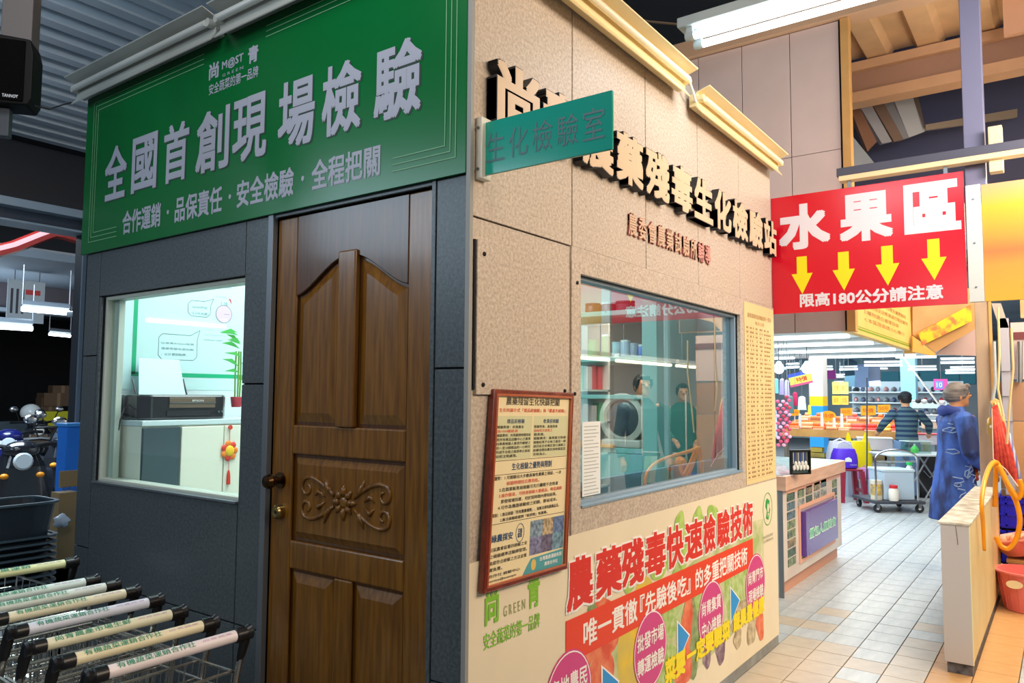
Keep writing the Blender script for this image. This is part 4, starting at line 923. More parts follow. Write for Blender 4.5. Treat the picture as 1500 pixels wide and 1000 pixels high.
def person(loc, yaw, H_, label, arms, top, trousers, shoes, hair, group=None, long_coat=False, cap=None, longhair=False, lean=0.0, headturn=0.0, extra=None, sk=None, stance=.09, collar=None):
    """local frame: f forward, l left, z up, in metres for a 1.70 m figure"""
    sk = sk or skin; k = H_ / 1.70; t = thing('person', label, 'person', loc, group)
    c, s = math.cos(yaw), math.sin(yaw); B = Fr(loc, Vector((c, s, 0)) * k, Vector((-s, c, 0)) * k, Vector((0, 0, 1)) * k)
    class L(Fr):
        def __init__(q): pass
        def __call__(q, f, l, z): 
            f2 = f + lean * max(0, z - .9); return B(f2, l, z)
    fr = L()
    hc, hs = math.cos(headturn), math.sin(headturn)
    class HD(Fr):
        def __init__(q): pass
        def __call__(q, f, l, z): return fr(.015 + f * hc - l * hs, f * hs + l * hc, z)
    hd = HD()
    g = G(fr)
    def ring(cf, z, rf, rl, n=18, w=0, ph=0): return [(cf + rf * math.cos(2 * PI * i / n) * (1 + w * math.sin(5 * 2 * PI * i / n + ph)), rl * math.sin(2 * PI * i / n) * (1 + w * math.sin(5 * 2 * PI * i / n + ph)), z) for i in range(n)]
    g.loft([ring(0, .80, .085, .14), ring(0, .92, .105, .165), ring(.0, 1.06, .09, .135), ring(.0, 1.22, .105, .155), ring(-.005, 1.36, .10, .17), ring(-.01, 1.43, .07, .12), ring(0, 1.47, .05, .055)])
    g.tube([(0, 0, 1.42), (.005, 0, 1.50), (.012, 0, 1.56)], [.062, .054, .055], 14)
    g.fr = hd
    g.ell((0, 0, 1.605), (.098, .077, .112), 20, 14); g.ell((.035, 0, 1.545), (.060, .055, .050), 14, 10)
    g.tube([(.090, 0, 1.625), (.108, 0, 1.598), (.098, 0, 1.580)], [.010, .017, .010], 8)
    g.ell((.085, 0, 1.553), (.014, .024, .008), 8, 6); g.ell((.085, 0, 1.541), (.013, .020, .007), 8, 6); g.ell((.082, 0, 1.515), (.016, .022, .016), 8, 6)
    for q in (-1, 1): g.ell((-.005, q * .078, 1.595), (.018, .010, .032), 8, 8); g.ell((.078, q * .033, 1.626), (.012, .024, .008), 8, 6)
    g.fr = fr
    for q in (-1, 1):
        g.tube([(0, q * .085, .88), (.01, q * stance, .70), (.015, q * stance, .48), (.0, q * stance, .30), (-.01, q * stance, .09)], [.095, .080, .056, .055, .036], 14)
        g.tube([(-.05, q * stance, .045), (.02, q * stance, .05), (.11, q * stance, .03), (.16, q * stance, .025)], [.034, .040, .032, .018], 10)
    for q, (sh, el, wr, curl) in zip((-1, 1), arms):
        sh, el, wr = Vector(sh), Vector(el), Vector(wr)
        g.tube([sh, sh.lerp(el, .4), el, el.lerp(wr, .35), wr], [.050, .044, .038, .036, .025], 12); g.ell(sh, .055, 12, 8)
        d = (wr - el).normalized(); side = d.cross(Vector((0, 0, 1))); side = side.normalized() if side.length > .1 else Vector((0, 1, 0)); dn = d.cross(side).normalized()
        if dn.z > 0: dn = -dn
        g.tube([wr, wr + d * .04, wr + d * .085], [.024, .036, .034], 10, flat=1.0)
        for i, (o_, ln_) in enumerate([(-.027, .060), (-.009, .072), (.009, .068), (.026, .052)]):
            p0 = wr + d * .08 + side * o_; p1 = p0 + d * ln_ * .5 + dn * curl * .3 * ln_; p2 = p1 + d * ln_ * .4 * (1 - curl * .6) + dn * curl * .7 * ln_
            g.tube([p0 - d * .02, p0, p1, p2], [.0105, .0105, .0095, .008], 6)
        th = wr + d * .03 - side * q * -.03; g.tube([wr + d * .02, th + d * .02 - side * q * -.008, th + d * .05], [.014, .012, .009], 6)
    fuse(g, 'body', sk, t, .0085 * k)
    for q in (-1, 1): G(hd).ell((.090, q * .033, 1.614), (.008, .012, .006), 8, 6).build('eye', mat('eye_dark', (40, 30, 28), .2), t, smooth='all')
    # clothing
    g = G(fr); w_ = .0
    if long_coat:
        rg = [ring(-.0, .47, .20, .27, 40, .10, 0), ring(0, .62, .19, .25, 40, .08, .5), ring(0, .80, .165, .225, 40, .06, 1), ring(0, .95, .15, .20, 40, .035, 1.4), ring(0, 1.10, .135, .185, 40, .02), ring(0, 1.25, .14, .195, 40), ring(-.005, 1.37, .125, .205, 40), ring(-.01, 1.44, .085, .14, 40), ring(0, 1.50, .068, .072, 40)]
    else:
        rg = [ring(0, .84, .135, .185, 30, .02), ring(0, .95, .125, .18, 30, .02), ring(0, 1.08, .115, .165, 30, .01), ring(0, 1.24, .125, .18, 30), ring(-.005, 1.37, .115, .19, 30), ring(-.01, 1.435, .08, .135, 30), ring(0, 1.485, .062, .066, 30)]
    g.loft(rg)
    for q, (sh, el, wr, curl) in zip((-1, 1), arms):
        sh, el, wr = Vector(sh), Vector(el), Vector(wr); b_ = 1.25 if long_coat else 1.0
        g.tube([sh + Vector((0, -q * .03, .01)), sh, sh.lerp(el, .35), el, el.lerp(wr, .3), el.lerp(wr, .93)], [.060 * b_, .070 * b_, .062 * b_, .056 * b_, .054 * b_, .044 * b_], 14)
    fuse(g, 'coat' if long_coat else 'sweater', top, t, .010 * k)
    g = G(fr)
    for q in (-1, 1): g.tube([(0, q * .075, .93), (.005, q * .088, .80), (.015, q * stance, .50), (.0, q * stance, .28), (-.01, q * stance, .06)], [.115, .108, .080, .074, .068], 16)
    g.ell((0, 0, .90), (.118, .172, .09), 16, 10); fuse(g, 'trousers', trousers, t, .012 * k)
    for q in (-1, 1):
        g = G(fr); g.tube([(-.075, q * stance, .045), (-.02, q * stance, .055), (.06, q * stance, .05), (.14, q * stance, .035), (.185, q * stance, .026)], [.038, .048, .044, .038, .020], 12)
        o = fuse(g, 'shoe', shoes, t, .009 * k, 1); G(fr).box(-.105, .195, q * stance - .042, q * stance + .042, 0.0, .016).build('sole', mat('sole_white', (220, 224, 210), .6), o, bevel=.006)
    # hair
    g = G(hd)
    def hf(d, q_):
        if d.x > .35 and d.z < .55: q_ = q_ * .80
        return q_ + Vector((0, 0, 0))
    g.ell((-.012, 0, 1.622), (.106, .090, .108), 20, 14, hf)
    if longhair: g.tube([(-.06, 0, 1.62), (-.085, 0, 1.53), (-.08, 0, 1.45)], [.075, .075, .05], 14)
    else: g.tube([(-.045, 0, 1.62), (-.055, 0, 1.545)], [.078, .055], 14)
    for q in (-1, 1): g.tube([(.035, q * .070, 1.67), (.045, q * .080, 1.62), (.018, q * .080, 1.575)], [.026, .018, .010], 8)
    g.tube([(.075, -.04, 1.68), (.085, .0, 1.69), (.075, .045, 1.68)], [.022, .025, .022], 8)
    fuse(g, 'hair', hair, t, .009 * k)
    if cap:
        g = G(hd); g.ell((-.005, 0, 1.655), (.112, .097, .085), 20, 10, lambda d, q_: Vector((q_.x, q_.y, max(q_.z, -.01)))); o = fuse(g, 'cap', cap, t, .008 * k)
        g = G(hd); g.prism([(.06, -.07), (.15, -.05), (.175, 0), (.15, .05), (.06, .07)], 1.640, 1.650); g.build('brim', cap, o, bevel=.003)
    if extra: extra(t, fr, hd, ring)
    return t
# elderly woman in the long blue coat
fw_ = math.atan2(-.80, .45)
coat_m = mat('coat_blue_print', (66, 108, 200), .7, rgb2=(36, 50, 100), scale=9, ramp=(.40, .60), detail=5, stretch=(1, 1, .45))
def coat_extra(t, fr, hd, ring):
    c2 = [c for c in COL.objects if c.parent == t and c.name.startswith('coat')][0]
    G(fr).tube([(-.02, -.085, 1.45), (-.09, -.06, 1.47), (-.115, 0, 1.46), (-.09, .06, 1.47), (-.02, .085, 1.45), (.06, .05, 1.42), (.08, 0, 1.40), (.06, -.05, 1.42)], [.035, .042, .046, .042, .035, .030, .026, .030], 10, closed=True).build('hood', mat('coat_hood', (52, 76, 160), .7), c2, smooth='all')
    for k in range(16):
        z = 1.40 - k * .036; G(fr).ell((.118 + .006 * math.sin(k), -.075 - k * .004, z), (.02, .022, .024), 8, 6).build('embroidery', mat('embroidery_red', (214, 66, 40), .6) if k % 2 else mat('embroidery_orange', (238, 130, 50), .6), c2, smooth='all')
    rp_ = random.Random(3); lv = [(.47, .20, .27), (.62, .19, .25), (.80, .165, .225), (.95, .15, .20), (1.10, .135, .185), (1.25, .14, .195), (1.37, .125, .205)]
    for k in range(26):
        z_ = .52 + k * .032; f_ = rp_.uniform(-.10, .10)
        for (za, fa, la), (zb, fb, lb) in zip(lv, lv[1:]):
            if za <= z_ <= zb: q = (z_ - za) / (zb - za); rf_, rl_ = fa + (fb - fa) * q, la + (lb - la) * q
        pts = []
        sc_ = rp_.uniform(.5, 1.5) * rp_.choice((-1, 1)); sd_ = rp_.uniform(.5, 1.3)
        for df, dz in ((-.03, .03), (.015, .02), (.02, -.0), (-.01, -.02), (-.02, -.045)) if k % 3 else ((-.03, .0), (-.01, .03), (.02, .02), (.025, -.01), (.0, -.03), (-.03, -.01)):
            ff = f_ + df * sc_; dz *= sd_; pts.append((ff, -(rl_ * 1.05) * math.sqrt(max(.05, 1 - (ff / rf_) ** 2)) - .004, z_ + dz))
        G(fr).tube(pts, .0055, 5).build('pale_pattern', mat('coat_pale_line', (150, 176, 214), .7), c2)
wloc = P(1404, 838, 2, 0)
person((wloc.x, wloc.y, 0), fw_, 1.60, 'grey-haired woman in a long patterned blue hooded coat standing behind the timber post', [((0, -.185, 1.38), (.02, -.255, 1.10), (.22, -.16, .93), .6), ((0, .185, 1.38), (.05, .24, 1.12), (.27, .10, .95), .6)],
       coat_m, mat('jeans_bright', (30, 100, 180), .75, rgb2=(24, 84, 156), scale=14), mat('sneaker_cream', (196, 200, 150), .6, rgb2=(120, 140, 110), scale=20), mat('hair_grey', (148, 142, 140), .6, rgb2=(92, 88, 90), scale=10, stretch=(1, 1, 6)), long_coat=True, extra=coat_extra, sk=skin_w, lean=.04, stance=.07)
# man in striped sweater, back to the camera
mloc = D(1327, 600, 11.25)
stripes = bands_mat('sweater_stripes', (30, 58, 96), (84, 116, 124), 4.4)
person((mloc.x, mloc.y, 0), math.atan2(.55, .83), 1.55, 'man in navy and teal striped sweater and dark cap, back turned, by the folding table',
       [((0, -.20, 1.38), (.04, -.38, 1.20), (.22, -.46, 1.06), .5), ((0, .20, 1.38), (.06, .34, 1.20), (.26, .33, 1.08), .5)],
       stripes, mat('jeans', (110, 140, 176), .75), mat('shoe_dark', (50, 50, 56), .6), mat('hair_black', (24, 24, 28), .5), cap=mat('cap_navy', (30, 40, 52), .7), longhair=False)

# ================================================================== REFLECTED STALL ACROSS THE AISLE (outside the frame, seen in the right window)
def M(px, py, yy): p = P(px, py, 1, yy); p.y = -p.y; return p
zz_ = P(850, 522, 1, 2.2).z
xa, xb = P(845, 520, 1, 2.2).x, 12.0
for k in range(3):
    a = xa - .6 + k * 1.5
    t = thing('stall_lamp', 'lit warm tube lamp of the stall across the aisle, seen in the right window', 'lamp', (a, -2.2, zz_), 'tube lamps of the stall across the aisle')
    G().box(a, a + 1.4, -2.25, -2.15, zz_ + .03, zz_ + .07).build('body', WHITE, t); [G().tube([(a + q_, -2.2, zz_ + .07), (a + q_, -2.2, 3.4)], .005, 5).build('rod', STEEL, t) for q_ in (.2, 1.2)]; G().tube([(a + .03, -2.2, zz_), (a + 1.37, -2.2, zz_)], .018, 8).build('tube', TUBE_W, t, smooth=True)
sh = thing('goods_shelf', 'white shelf rack of groceries across the aisle, reflected in the right window', 'shelf', (4.0, -2.8, 0))
for z in (.5, .85, 1.2, 1.55, 1.9): G().box(2.2, 5.8, -2.95, -2.60, z - .02, z).build('shelf_board', mat('shelf_pale', (190, 210, 206), .5), sh)
for x in (2.2, 4.0, 5.76): G().box(x, x + .04, -2.95, -2.60, 0, 2.3).build('upright', WHITE, sh)
G().box(2.2, 5.8, -2.98, -2.96, 0, 2.3).build('back_panel', mat('shelf_back', (150, 120, 96), .6), sh)
pal = [(214, 60, 60), (240, 180, 70), (90, 160, 90), (236, 220, 180), (120, 70, 50), (60, 120, 180), (230, 140, 60), (200, 200, 200), (160, 60, 90), (120, 190, 160)]
pk = []
for k, c in enumerate(pal):
    g = G().box(-.05, .05, -.04, .04, 0, .2); me = g.mesh('grocery_box', Vector((0, 0, 0)), False, .004, 1); me.materials.append(mat('pack%d' % k, c, .45)); pk.append(me)
for z in (.5, .85, 1.2, 1.55):
    x = 2.3
    while x < 5.7:
        k = R.randrange(10); o = bpy.data.objects.new('grocery_box', pk[k]); COL.objects.link(o); o.location = (x, -2.70 + R.uniform(-.03, .03), z + .0); s_ = R.uniform(.8, 1.35); o.scale = (R.uniform(.8, 1.2), 1, s_)
        tag(o, '%s grocery packet on the shelf rack across the aisle' % ['red', 'amber', 'green', 'cream', 'brown', 'blue', 'orange', 'grey', 'wine red', 'mint'][k], 'packet', '%s grocery packets across the aisle' % ['red', 'amber', 'green', 'cream', 'brown', 'blue', 'orange', 'grey', 'wine', 'mint'][k]); x += R.uniform(.12, .2)
struct('wall_aisle', G().box(1.0, 14, -5.2, -5.1, 0, 3.4), mat('aisle_back', (196, 186, 160), .6, rgb2=(150, 130, 110), scale=1.5))
struct('ceiling_aisle', G().box(1.4, 14, -5.1, -2.3, 3.4, 3.5), mat('aisle_ceiling', (180, 184, 180), .6))
mp_ = M(952, 620, 1.9)
person((mp_.x, mp_.y, 0), 2.2, 1.68, 'person in a dark teal shirt reflected in the middle of the right window', [((0, -.2, 1.38), (.0, -.26, 1.1), (.08, -.26, .88), .4), ((0, .2, 1.38), (.0, .26, 1.1), (.08, .26, .88), .4)], mat('shirt_teal_dark', (50, 84, 90), .7), mat('trouser_dark', (50, 52, 60), .7), mat('shoe_dark', (50, 50, 56), .6), mat('hair_black', (24, 24, 28), .5))
mp_ = M(1010, 600, 2.3)
person((mp_.x, mp_.y, 0), 2.6, 1.62, 'person in a green top reflected near the post in the right window', [((0, -.2, 1.38), (.05, -.26, 1.12), (.26, -.15, 1.0), .6), ((0, .2, 1.38), (.05, .26, 1.12), (.26, .15, 1.0), .6)], mat('shirt_green', (20, 110, 96), .7), mat('trouser_dark', (50, 52, 60), .7), mat('shoe_dark', (50, 50, 56), .6), mat('hair_black', (24, 24, 28), .5))
rk = thing('brochure_rack', 'wire rack of green brochures standing across the aisle, seen in the right window', 'rack', M(975, 760, 1.8) * 1.0)
for k in range(7):
    a = M(955 + k * 9, 690, 1.75); o = G(Fr(a, (.95, .3, 0), (.25, 0, .97), (.3, -.95, 0))).box(0, .09, -.12, .14, 0, .004).build('brochure', mat('brochure%d' % (k % 3), [(150, 200, 160), (190, 216, 190), (120, 180, 190)][k % 3], .5), rk)
for q in (-.16, .18): a = M(955, 690, 1.75); b = M(1015, 690, 1.75); G().tube([a + Vector((0, 0, q)), b + Vector((0, 0, q))], .006, 6).build('wire', WHITE, rk)
for px in (953, 1017): a = M(px, 690, 1.77); G().tube([(a.x, a.y, 0), (a.x, a.y, 1.5)], .008, 6).build('wire_leg', WHITE, rk)
o = G().ell(M(946, 680, 1.7), (.08, .06, .13), 12, 8).build('shoulder_pouch', mat('pouch_navy', (36, 44, 110), .6), None, smooth='all'); tag(o, 'small navy pouch hanging left of the brochure rack in the window reflection', 'bag')
o = G().ell(M(1008, 690, 1.7), (.12, .08, .15), 12, 8).build('shoulder_bag', mat('bag_orange', (226, 140, 40), .6), None, smooth='all'); tag(o, 'orange shoulder bag right of the brochure rack in the window reflection', 'bag')
for k, (px, c) in enumerate([(1058, (250, 170, 20)), (1066, (250, 210, 30)), (1074, (230, 120, 30))]):
    a = M(px, 560, 2.6); o = G(Fr(a, (1, 0, 0), (0, 0, 1), (0, 1, 0))).box(-.12, .12, -.25, .25, 0, .02).build('hanging_bag', mat('hbag%d' % k, c, .6), None, bevel=.01); tag(o, ['amber', 'yellow', 'orange'][k] + ' bag hung up across the aisle at the right of the window reflection', 'bag')
struct('wall_partition_green', G(Fr(M(1062, 480, 4.4), (1, 0, 0), (0, 0, 1), (0, 1, 0))).box(-.5, .6, -.3, .35, 0, .03), mat('green_panel', (0, 150, 90), .6))

# ================================================================== STALL COUNTER AND THINGS ON IT
ct = thing('stall_counter', 'pinkish wooden stall counter with photo strips and purple sign beyond the booth', 'counter', (4.95, .7, 0))
cm = mat('counter_wood', (222, 184, 160), .45, rgb2=(208, 166, 142), scale=4, stretch=(1, 1, 6)); yc = .285
G().box(4.10, 5.86, yc + .04, 1.15, 0.0, .11).build('plinth', mat('plinth_rose', (206, 150, 124), .5), ct)
G().box(4.06, 5.88, yc, 1.2, .11, .785).build('body', mat('counter_face', (220, 212, 204), .4, rgb2=(206, 190, 180), scale=2), ct, bevel=.003)
G().box(4.04, 5.93, yc - .035, 1.24, .785, .892).build('top', cm, ct, bevel=.004)
G().box(4.08, 5.90, yc - .002, 1.20, .892, .897).build('glass_top', mat('glass_top_pale', (226, 240, 240), .08, rgb2=(170, 206, 206), scale=14), ct)
G().box(4.052, 4.062, yc - .004, yc + .03, .0, .785).build('metal_edge', ALU, ct); G().box(4.052, 4.056, yc + .03, 1.1, .02, .785).build('end_panel', mat('end_grey', (176, 184, 184), .4), ct)
CY = lambda px, py: (P(px, py, 1, yc).x, P(px, py, 1, yc).z)
FCY = FY(yc)
G(FCY).box(CY(1150, 700)[0] + .03, 5.86, .745, .784, 0, .004).build('rose_band', mat('rose_band', (232, 176, 150), .5), ct)
(u0, z1), (u1, z0) = (CY(1172, 745)[0], CY(1172, 749)[1]), (CY(1219, 730)[0], CY(1172, 815)[1])
sg = G(FCY).box(u0, u1, z0, z1, 0, .045).build('sign_box', mat('sign_purple', (98, 66, 160), .2, coat=.5), ct, bevel=.003)
text('饅包人氣美食', FCY, u0 + .08, u1 - .08, z0 + .12, z1 - .14, .0462, mat('sign_mint_edge', (226, 250, 236), .4), sg, bold=.06)
text('饅包人氣美食', FCY, u0 + .09, u1 - .09, z0 + .13, z1 - .15, .0476, mat('sign_mint', (80, 196, 150), .4), sg, bold=.012)
G(FCY).frame(u0 - .06, u1 + .05, z0 - .05, z1 + .05, .03, 0, .012).build('sign_surround', mat('rose_band', (232, 176, 150), .5), ct)
def strip(px, py0, py1, rows, w=.085):
    u = CY(px, 760)[0]; a, b = CY(px, py1)[1], CY(px, py0)[1]; h = (b - a) / rows
    for r_ in range(rows):
        c = R.choice([(150, 170, 120), (190, 196, 190), (110, 140, 150), (170, 150, 110), (90, 120, 90)])
        G(FCY).box(u, u + w, a + r_ * h + .006, a + (r_ + 1) * h - .006, 0, .004).build('photo', mat('food_photo_%d' % c[0], c, .4, rgb2=(50, 60, 70), scale=24), ct)
strip(1153, 722, 833, 8, .20); strip(1169, 716, 745, 2, .18); strip(1181, 711, 740, 2, .18); strip(1193, 706, 734, 2, .18); strip(1203, 702, 728, 2, .18); strip(1220, 702, 792, 7, .16)
cs = thing('charm_stand', 'dark framed stand hung with small white charms on the counter top', 'stand', P(1172, 695, 2, .897))
a = P(1158, 695, 2, .898); b = P(1187, 694, 2, .898); U = (b - a); L_ = U.length; U.normalize(); FS_ = Fr(a, U, (0, 0, 1), U.cross(Vector((0, 0, 1)))); hh = .185
G(FS_).frame(0, L_, 0, hh, .012, -.01, .01).build('frame', BLACK, cs); G(FS_).box(.01, L_ - .01, .01, hh - .01, -.010, -.006).build('back_board', mat('stand_board', (70, 90, 96), .6), cs)
for k in range(9): 
    u = .03 + k * (L_ - .06) / 8; G(FS_).box(u - .003, u + .003, .08, hh - .02, -.005, .0).build('cord', mat('charm_cord%d' % (k % 3), [(200, 200, 210), (60, 90, 180), (120, 130, 130)][k % 3], .6), cs); G(FS_).ell((u, .05 + .03 * (k % 2), .005), (.014, .022, .008), 8, 6).build('charm', WHITE, cs, smooth='all')

# stall ceiling with rows of bright tubes
struct('ceiling_stall', G().box(4.12, 11.2, -.16, 6.5, 2.12, 2.2), mat('stall_ceiling', (226, 240, 244), .4, var=.12, scale=1.2))
for k, x in enumerate((4.9, 5.9, 7.0, 8.3, 9.8)):
    for j, y in enumerate((.15, 1.75)):
        t = thing('stall_tube', 'white tube lamp under the stall ceiling, %s from the red sign, %s one' % (['first', 'second', 'third', 'fourth', 'fifth'][k], ['right', 'left'][j]), 'lamp', (x, y + .7, 2.08), 'tube lamps under the stall ceiling')
        G().box(x - .06, x + .06, y, y + 1.45, 2.085, 2.118).build('body', WHITE, t, bevel=.004); G().tube([(x, y + .03, 2.06), (x, y + 1.42, 2.06)], .016, 8).build('tube', TUBE_S, t, smooth=True)

# ================================================================== THE HALL
struct('wall_far', G().box(27, 27.2, -8, 14, 0, 5.2), mat('hall_far', (110, 150, 170), .7, rgb2=(176, 190, 200), scale=.6))
struct('wall_hall_left', G().box(12, 27, 9.5, 9.7, 0, 5.2), mat('hall_left', (120, 130, 150), .7))
struct('wall_hall_right', G().box(7, 27, -3.4, -3.2, 0, 5.2), mat('hall_right', (210, 196, 186), .7))
struct('ceiling_hall', G().box(11.2, 27, -3.2, 9.5, 3.35, 3.45), mat('hall_ceiling', (120, 136, 150), .7, var=.3, scale=1.0))
# tubes hanging in the hall
hall_t = [(1312, 523, 1372, 531), (1378, 531, 1428, 538), (1266, 535, 1322, 541), (1330, 541, 1372, 546), (1385, 546, 1428, 549), (1180, 541, 1220, 544), (1230, 541, 1256, 544), (1212, 552, 1250, 556), (1262, 540, 1300, 543), (1392, 541, 1428, 543), (1152, 538, 1170, 541), (1222, 562, 1252, 560)]
for k, (x0, y0, x1, y1) in enumerate(hall_t):
    dpt = [12.5, 12.5, 14, 16, 18, 17, 17, 20, 19, 20, 14, 22][k]
    a = D(x0, y0, dpt); b = D(x1, y1, dpt * .98); b.z = a.z
    t = thing('hall_lamp', 'lit tube lamp far back in the hall, ' + ['right of the rope top', 'above the grey-haired woman', 'left of the rope', 'above the striped man, right', 'lowest above the woman', 'behind the cream pillar', 'above the lime posters, left', 'above the purple banner', 'above the pale blue cloth', 'far right behind the post', 'leftmost above the tilted sign', 'above the lime posters, low'][k], 'lamp', a, 'tube lamps far back in the market hall')
    G().tube([a, b], .02, 8).build('tube', TUBE_S, t, smooth=True); G().tube([a + Vector((0, 0, .06)), b + Vector((0, 0, .06))], .02, 4).build('body', WHITE, t); G().tube([a.lerp(b, .5) + Vector((0, 0, .06)), Vector((a.lerp(b, .5).x, a.lerp(b, .5).y, 3.36))], .008, 5).build('rod', STEEL, t)
for k, (px, py) in enumerate(((1141, 541), (1182, 541))):
    a = D(px, py, 9.0); t = thing('pendant_lamp', 'round glowing pendant lamp at the ' + ('left' if k == 0 else 'right') + ' of a pair above the hanging goods', 'lamp', a)
    G().ell(a, (.055, .055, .05), 14, 10).build('bulb', lamp_mat('bulb_glow', (235, 250, 255), 7), t, smooth='all'); G().lathe([(.02, .10), (.03, .08), (.085, .0)], a + Vector((0, 0, .0)), (0, 0, 1), 16, cap=False).build('shade', mat('shade_pale', (200, 224, 226), .4), t, smooth=True)
    G().tube([a + Vector((0, 0, .08)), Vector((a.x, a.y, 2.12))], .004, 5).build('cord', BLACK, t)
# pillar
pc = P(1196, 622, 0, 15); pcx, pcy = pc.x, pc.y; wpl = .22
pi_ = thing('pillar', 'square hall pillar, cream above with orange band and blue foot', 'pillar', (pcx, pcy, 0))
for z0, z1, c, nme in ((0, 1.30, (40, 150, 226), 'painted_foot'), (1.30, 1.50, (250, 200, 20), 'painted_band'), (1.50, 3.34, (226, 216, 204), 'shaft')):
    G().box(pcx, pcx + .4, pcy - .14, pcy + .14, z0, z1).build(nme, mat('pillar_' + nme, c, .5), pi_)
p2 = P(1330, 560, 0, 21)
t = thing('pillar', 'pale blue square pillar far back behind the shoe racks', 'pillar', (p2.x, p2.y, 0)); G().box(p2.x, p2.x + .4, p2.y - .18, p2.y + .18, 0, 3.34).build('shaft', mat('pillar_blue', (130, 190, 214), .5), t); G().box(p2.x - .02, p2.x + .42, p2.y - .2, p2.y + .2, 0, .3).build('base', mat('pillar_blue', (130, 190, 214), .5), t)
# fruit table
XT = 12.0; yA = P(1328, 630, 0, XT).y; yB = P(1146, 630, 0, XT).y
ft = thing('fruit_table', 'long wooden market table piled with fruit trays in front of the pillar', 'table', (XT + .6, (yA + yB) / 2, 0))
G().box(XT, XT + 1.5, yA, yB, .86, .90).build('table_top', mat('table_wood', (206, 150, 90), .5), ft); G().box(XT - .02, XT, yA, yB, .80, .93).build('front_board', mat('table_board', (226, 170, 96), .5, rgb2=(196, 136, 70), scale=3), ft)
for y in (yA + .05, (yA + yB) / 2, yB - .05): G().box(XT + .02, XT + .08, y - .03, y + .03, 0, .86).build('leg', mat('table_leg', (120, 110, 96), .5), ft)
G().box(XT + .1, XT + 1.4, yA, yB, .40, .43).build('lower_shelf', mat('shelf_grey', (150, 150, 130), .5), ft)
frm = []
for k, c in enumerate([(238, 120, 50), (226, 60, 46), (246, 170, 120), (240, 200, 90), (232, 96, 80)]):
    g = G().lathe([(.008, .062), (.026, .066), (.038, .045), (.042, .025), (.036, -.005 + .01), (.018, 0)], (0, 0, 0), (0, 0, 1), 9); me = g.mesh('fruit', Vector((0, 0, 0)), True); me.materials.append(mat('fruit%d' % k, c, .4)); frm.append(me)
tray_m = mat('tray_brown', (170, 110, 70), .6); tw_ = mat('tray_pinkwhite', (240, 214, 200), .6); nT = 9
G().box(XT + .63, XT + 1.2, yA, yB, .90, 1.062).build('riser', mat('table_board', (226, 170, 96), .5), ft)
for k in range(nT * 2):
    tier, k = divmod(k, nT); dx_, dz_ = .62 * tier, .16 * tier; row_ = ['front', 'rear'][tier]
    y0 = yA + .06 + k * (yB - yA - .12) / nT; wd = (yB - yA - .12) / nT - .04
    kinds = ['tomato-red', 'dark orange', 'pale orange', 'yellow', 'coral']; kk = [[1, 3, 1, 4, 2, 2, 0, 2, 0], [3, 1, 0, 2, 4, 0, 2, 0, 2]][tier][k]
    t = thing('fruit_tray', '%s fruit tray, %s in the %s row of the table' % (kinds[kk] if kk else 'orange', ['first from the right', 'second from the right', 'third from the right', 'right of the middle', 'in the middle', 'left of the middle', 'third from the left', 'second from the left', 'first from the left'][k], row_), 'tray', (XT + .3 + dx_, y0 + wd / 2, .905 + dz_))
    G().box(XT + .03 + dx_, XT + .55 + dx_, y0, y0 + wd, .905 + dz_, .915 + dz_).build('base', tray_m if k % 2 else tw_, t); G(W).ring([(XT + .03 + dx_, y0), (XT + .55 + dx_, y0), (XT + .55 + dx_, y0 + wd), (XT + .03 + dx_, y0 + wd)], [(XT + .04 + dx_, y0 + .01), (XT + .54 + dx_, y0 + .01), (XT + .54 + dx_, y0 + wd - .01), (XT + .04 + dx_, y0 + wd - .01)], .915 + dz_, .945 + dz_).build('rim', tray_m if k % 2 else tw_, t)
    for i in range(20 if tier == 0 else 13):
        r_, c_ = divmod(i, 4) if i < 12 else divmod(i - 12, 4); lay = 1 if i >= 12 else 0
        x = XT + .09 + (r_ % 3) * .12 + lay * .06; y = y0 + wd * (.16 + .22 * c_) + (lay * .02)
        o = bpy.data.objects.new('fruit', frm[kk]); COL.objects.link(o); o.location = (x + dx_, y, .916 + lay * .06 + dz_); o.rotation_euler = (0, 0, R.uniform(0, 6))
        tag(o, '%s fruit in the %s tray %s on the fruit table' % (kinds[kk] if kk else 'orange', 'front' if tier == 0 else 'rear', ['first from the right', 'second from the right', 'third from the right', 'right of the middle', 'in the middle', 'left of the middle', 'third from the left', 'second from the left', 'first from the left'][k]), 'fruit', row_ + ' market table fruit, tray %s' % ['right end', 'two', 'three', 'four', 'middle', 'six', 'seven', 'eight', 'left end'][k])
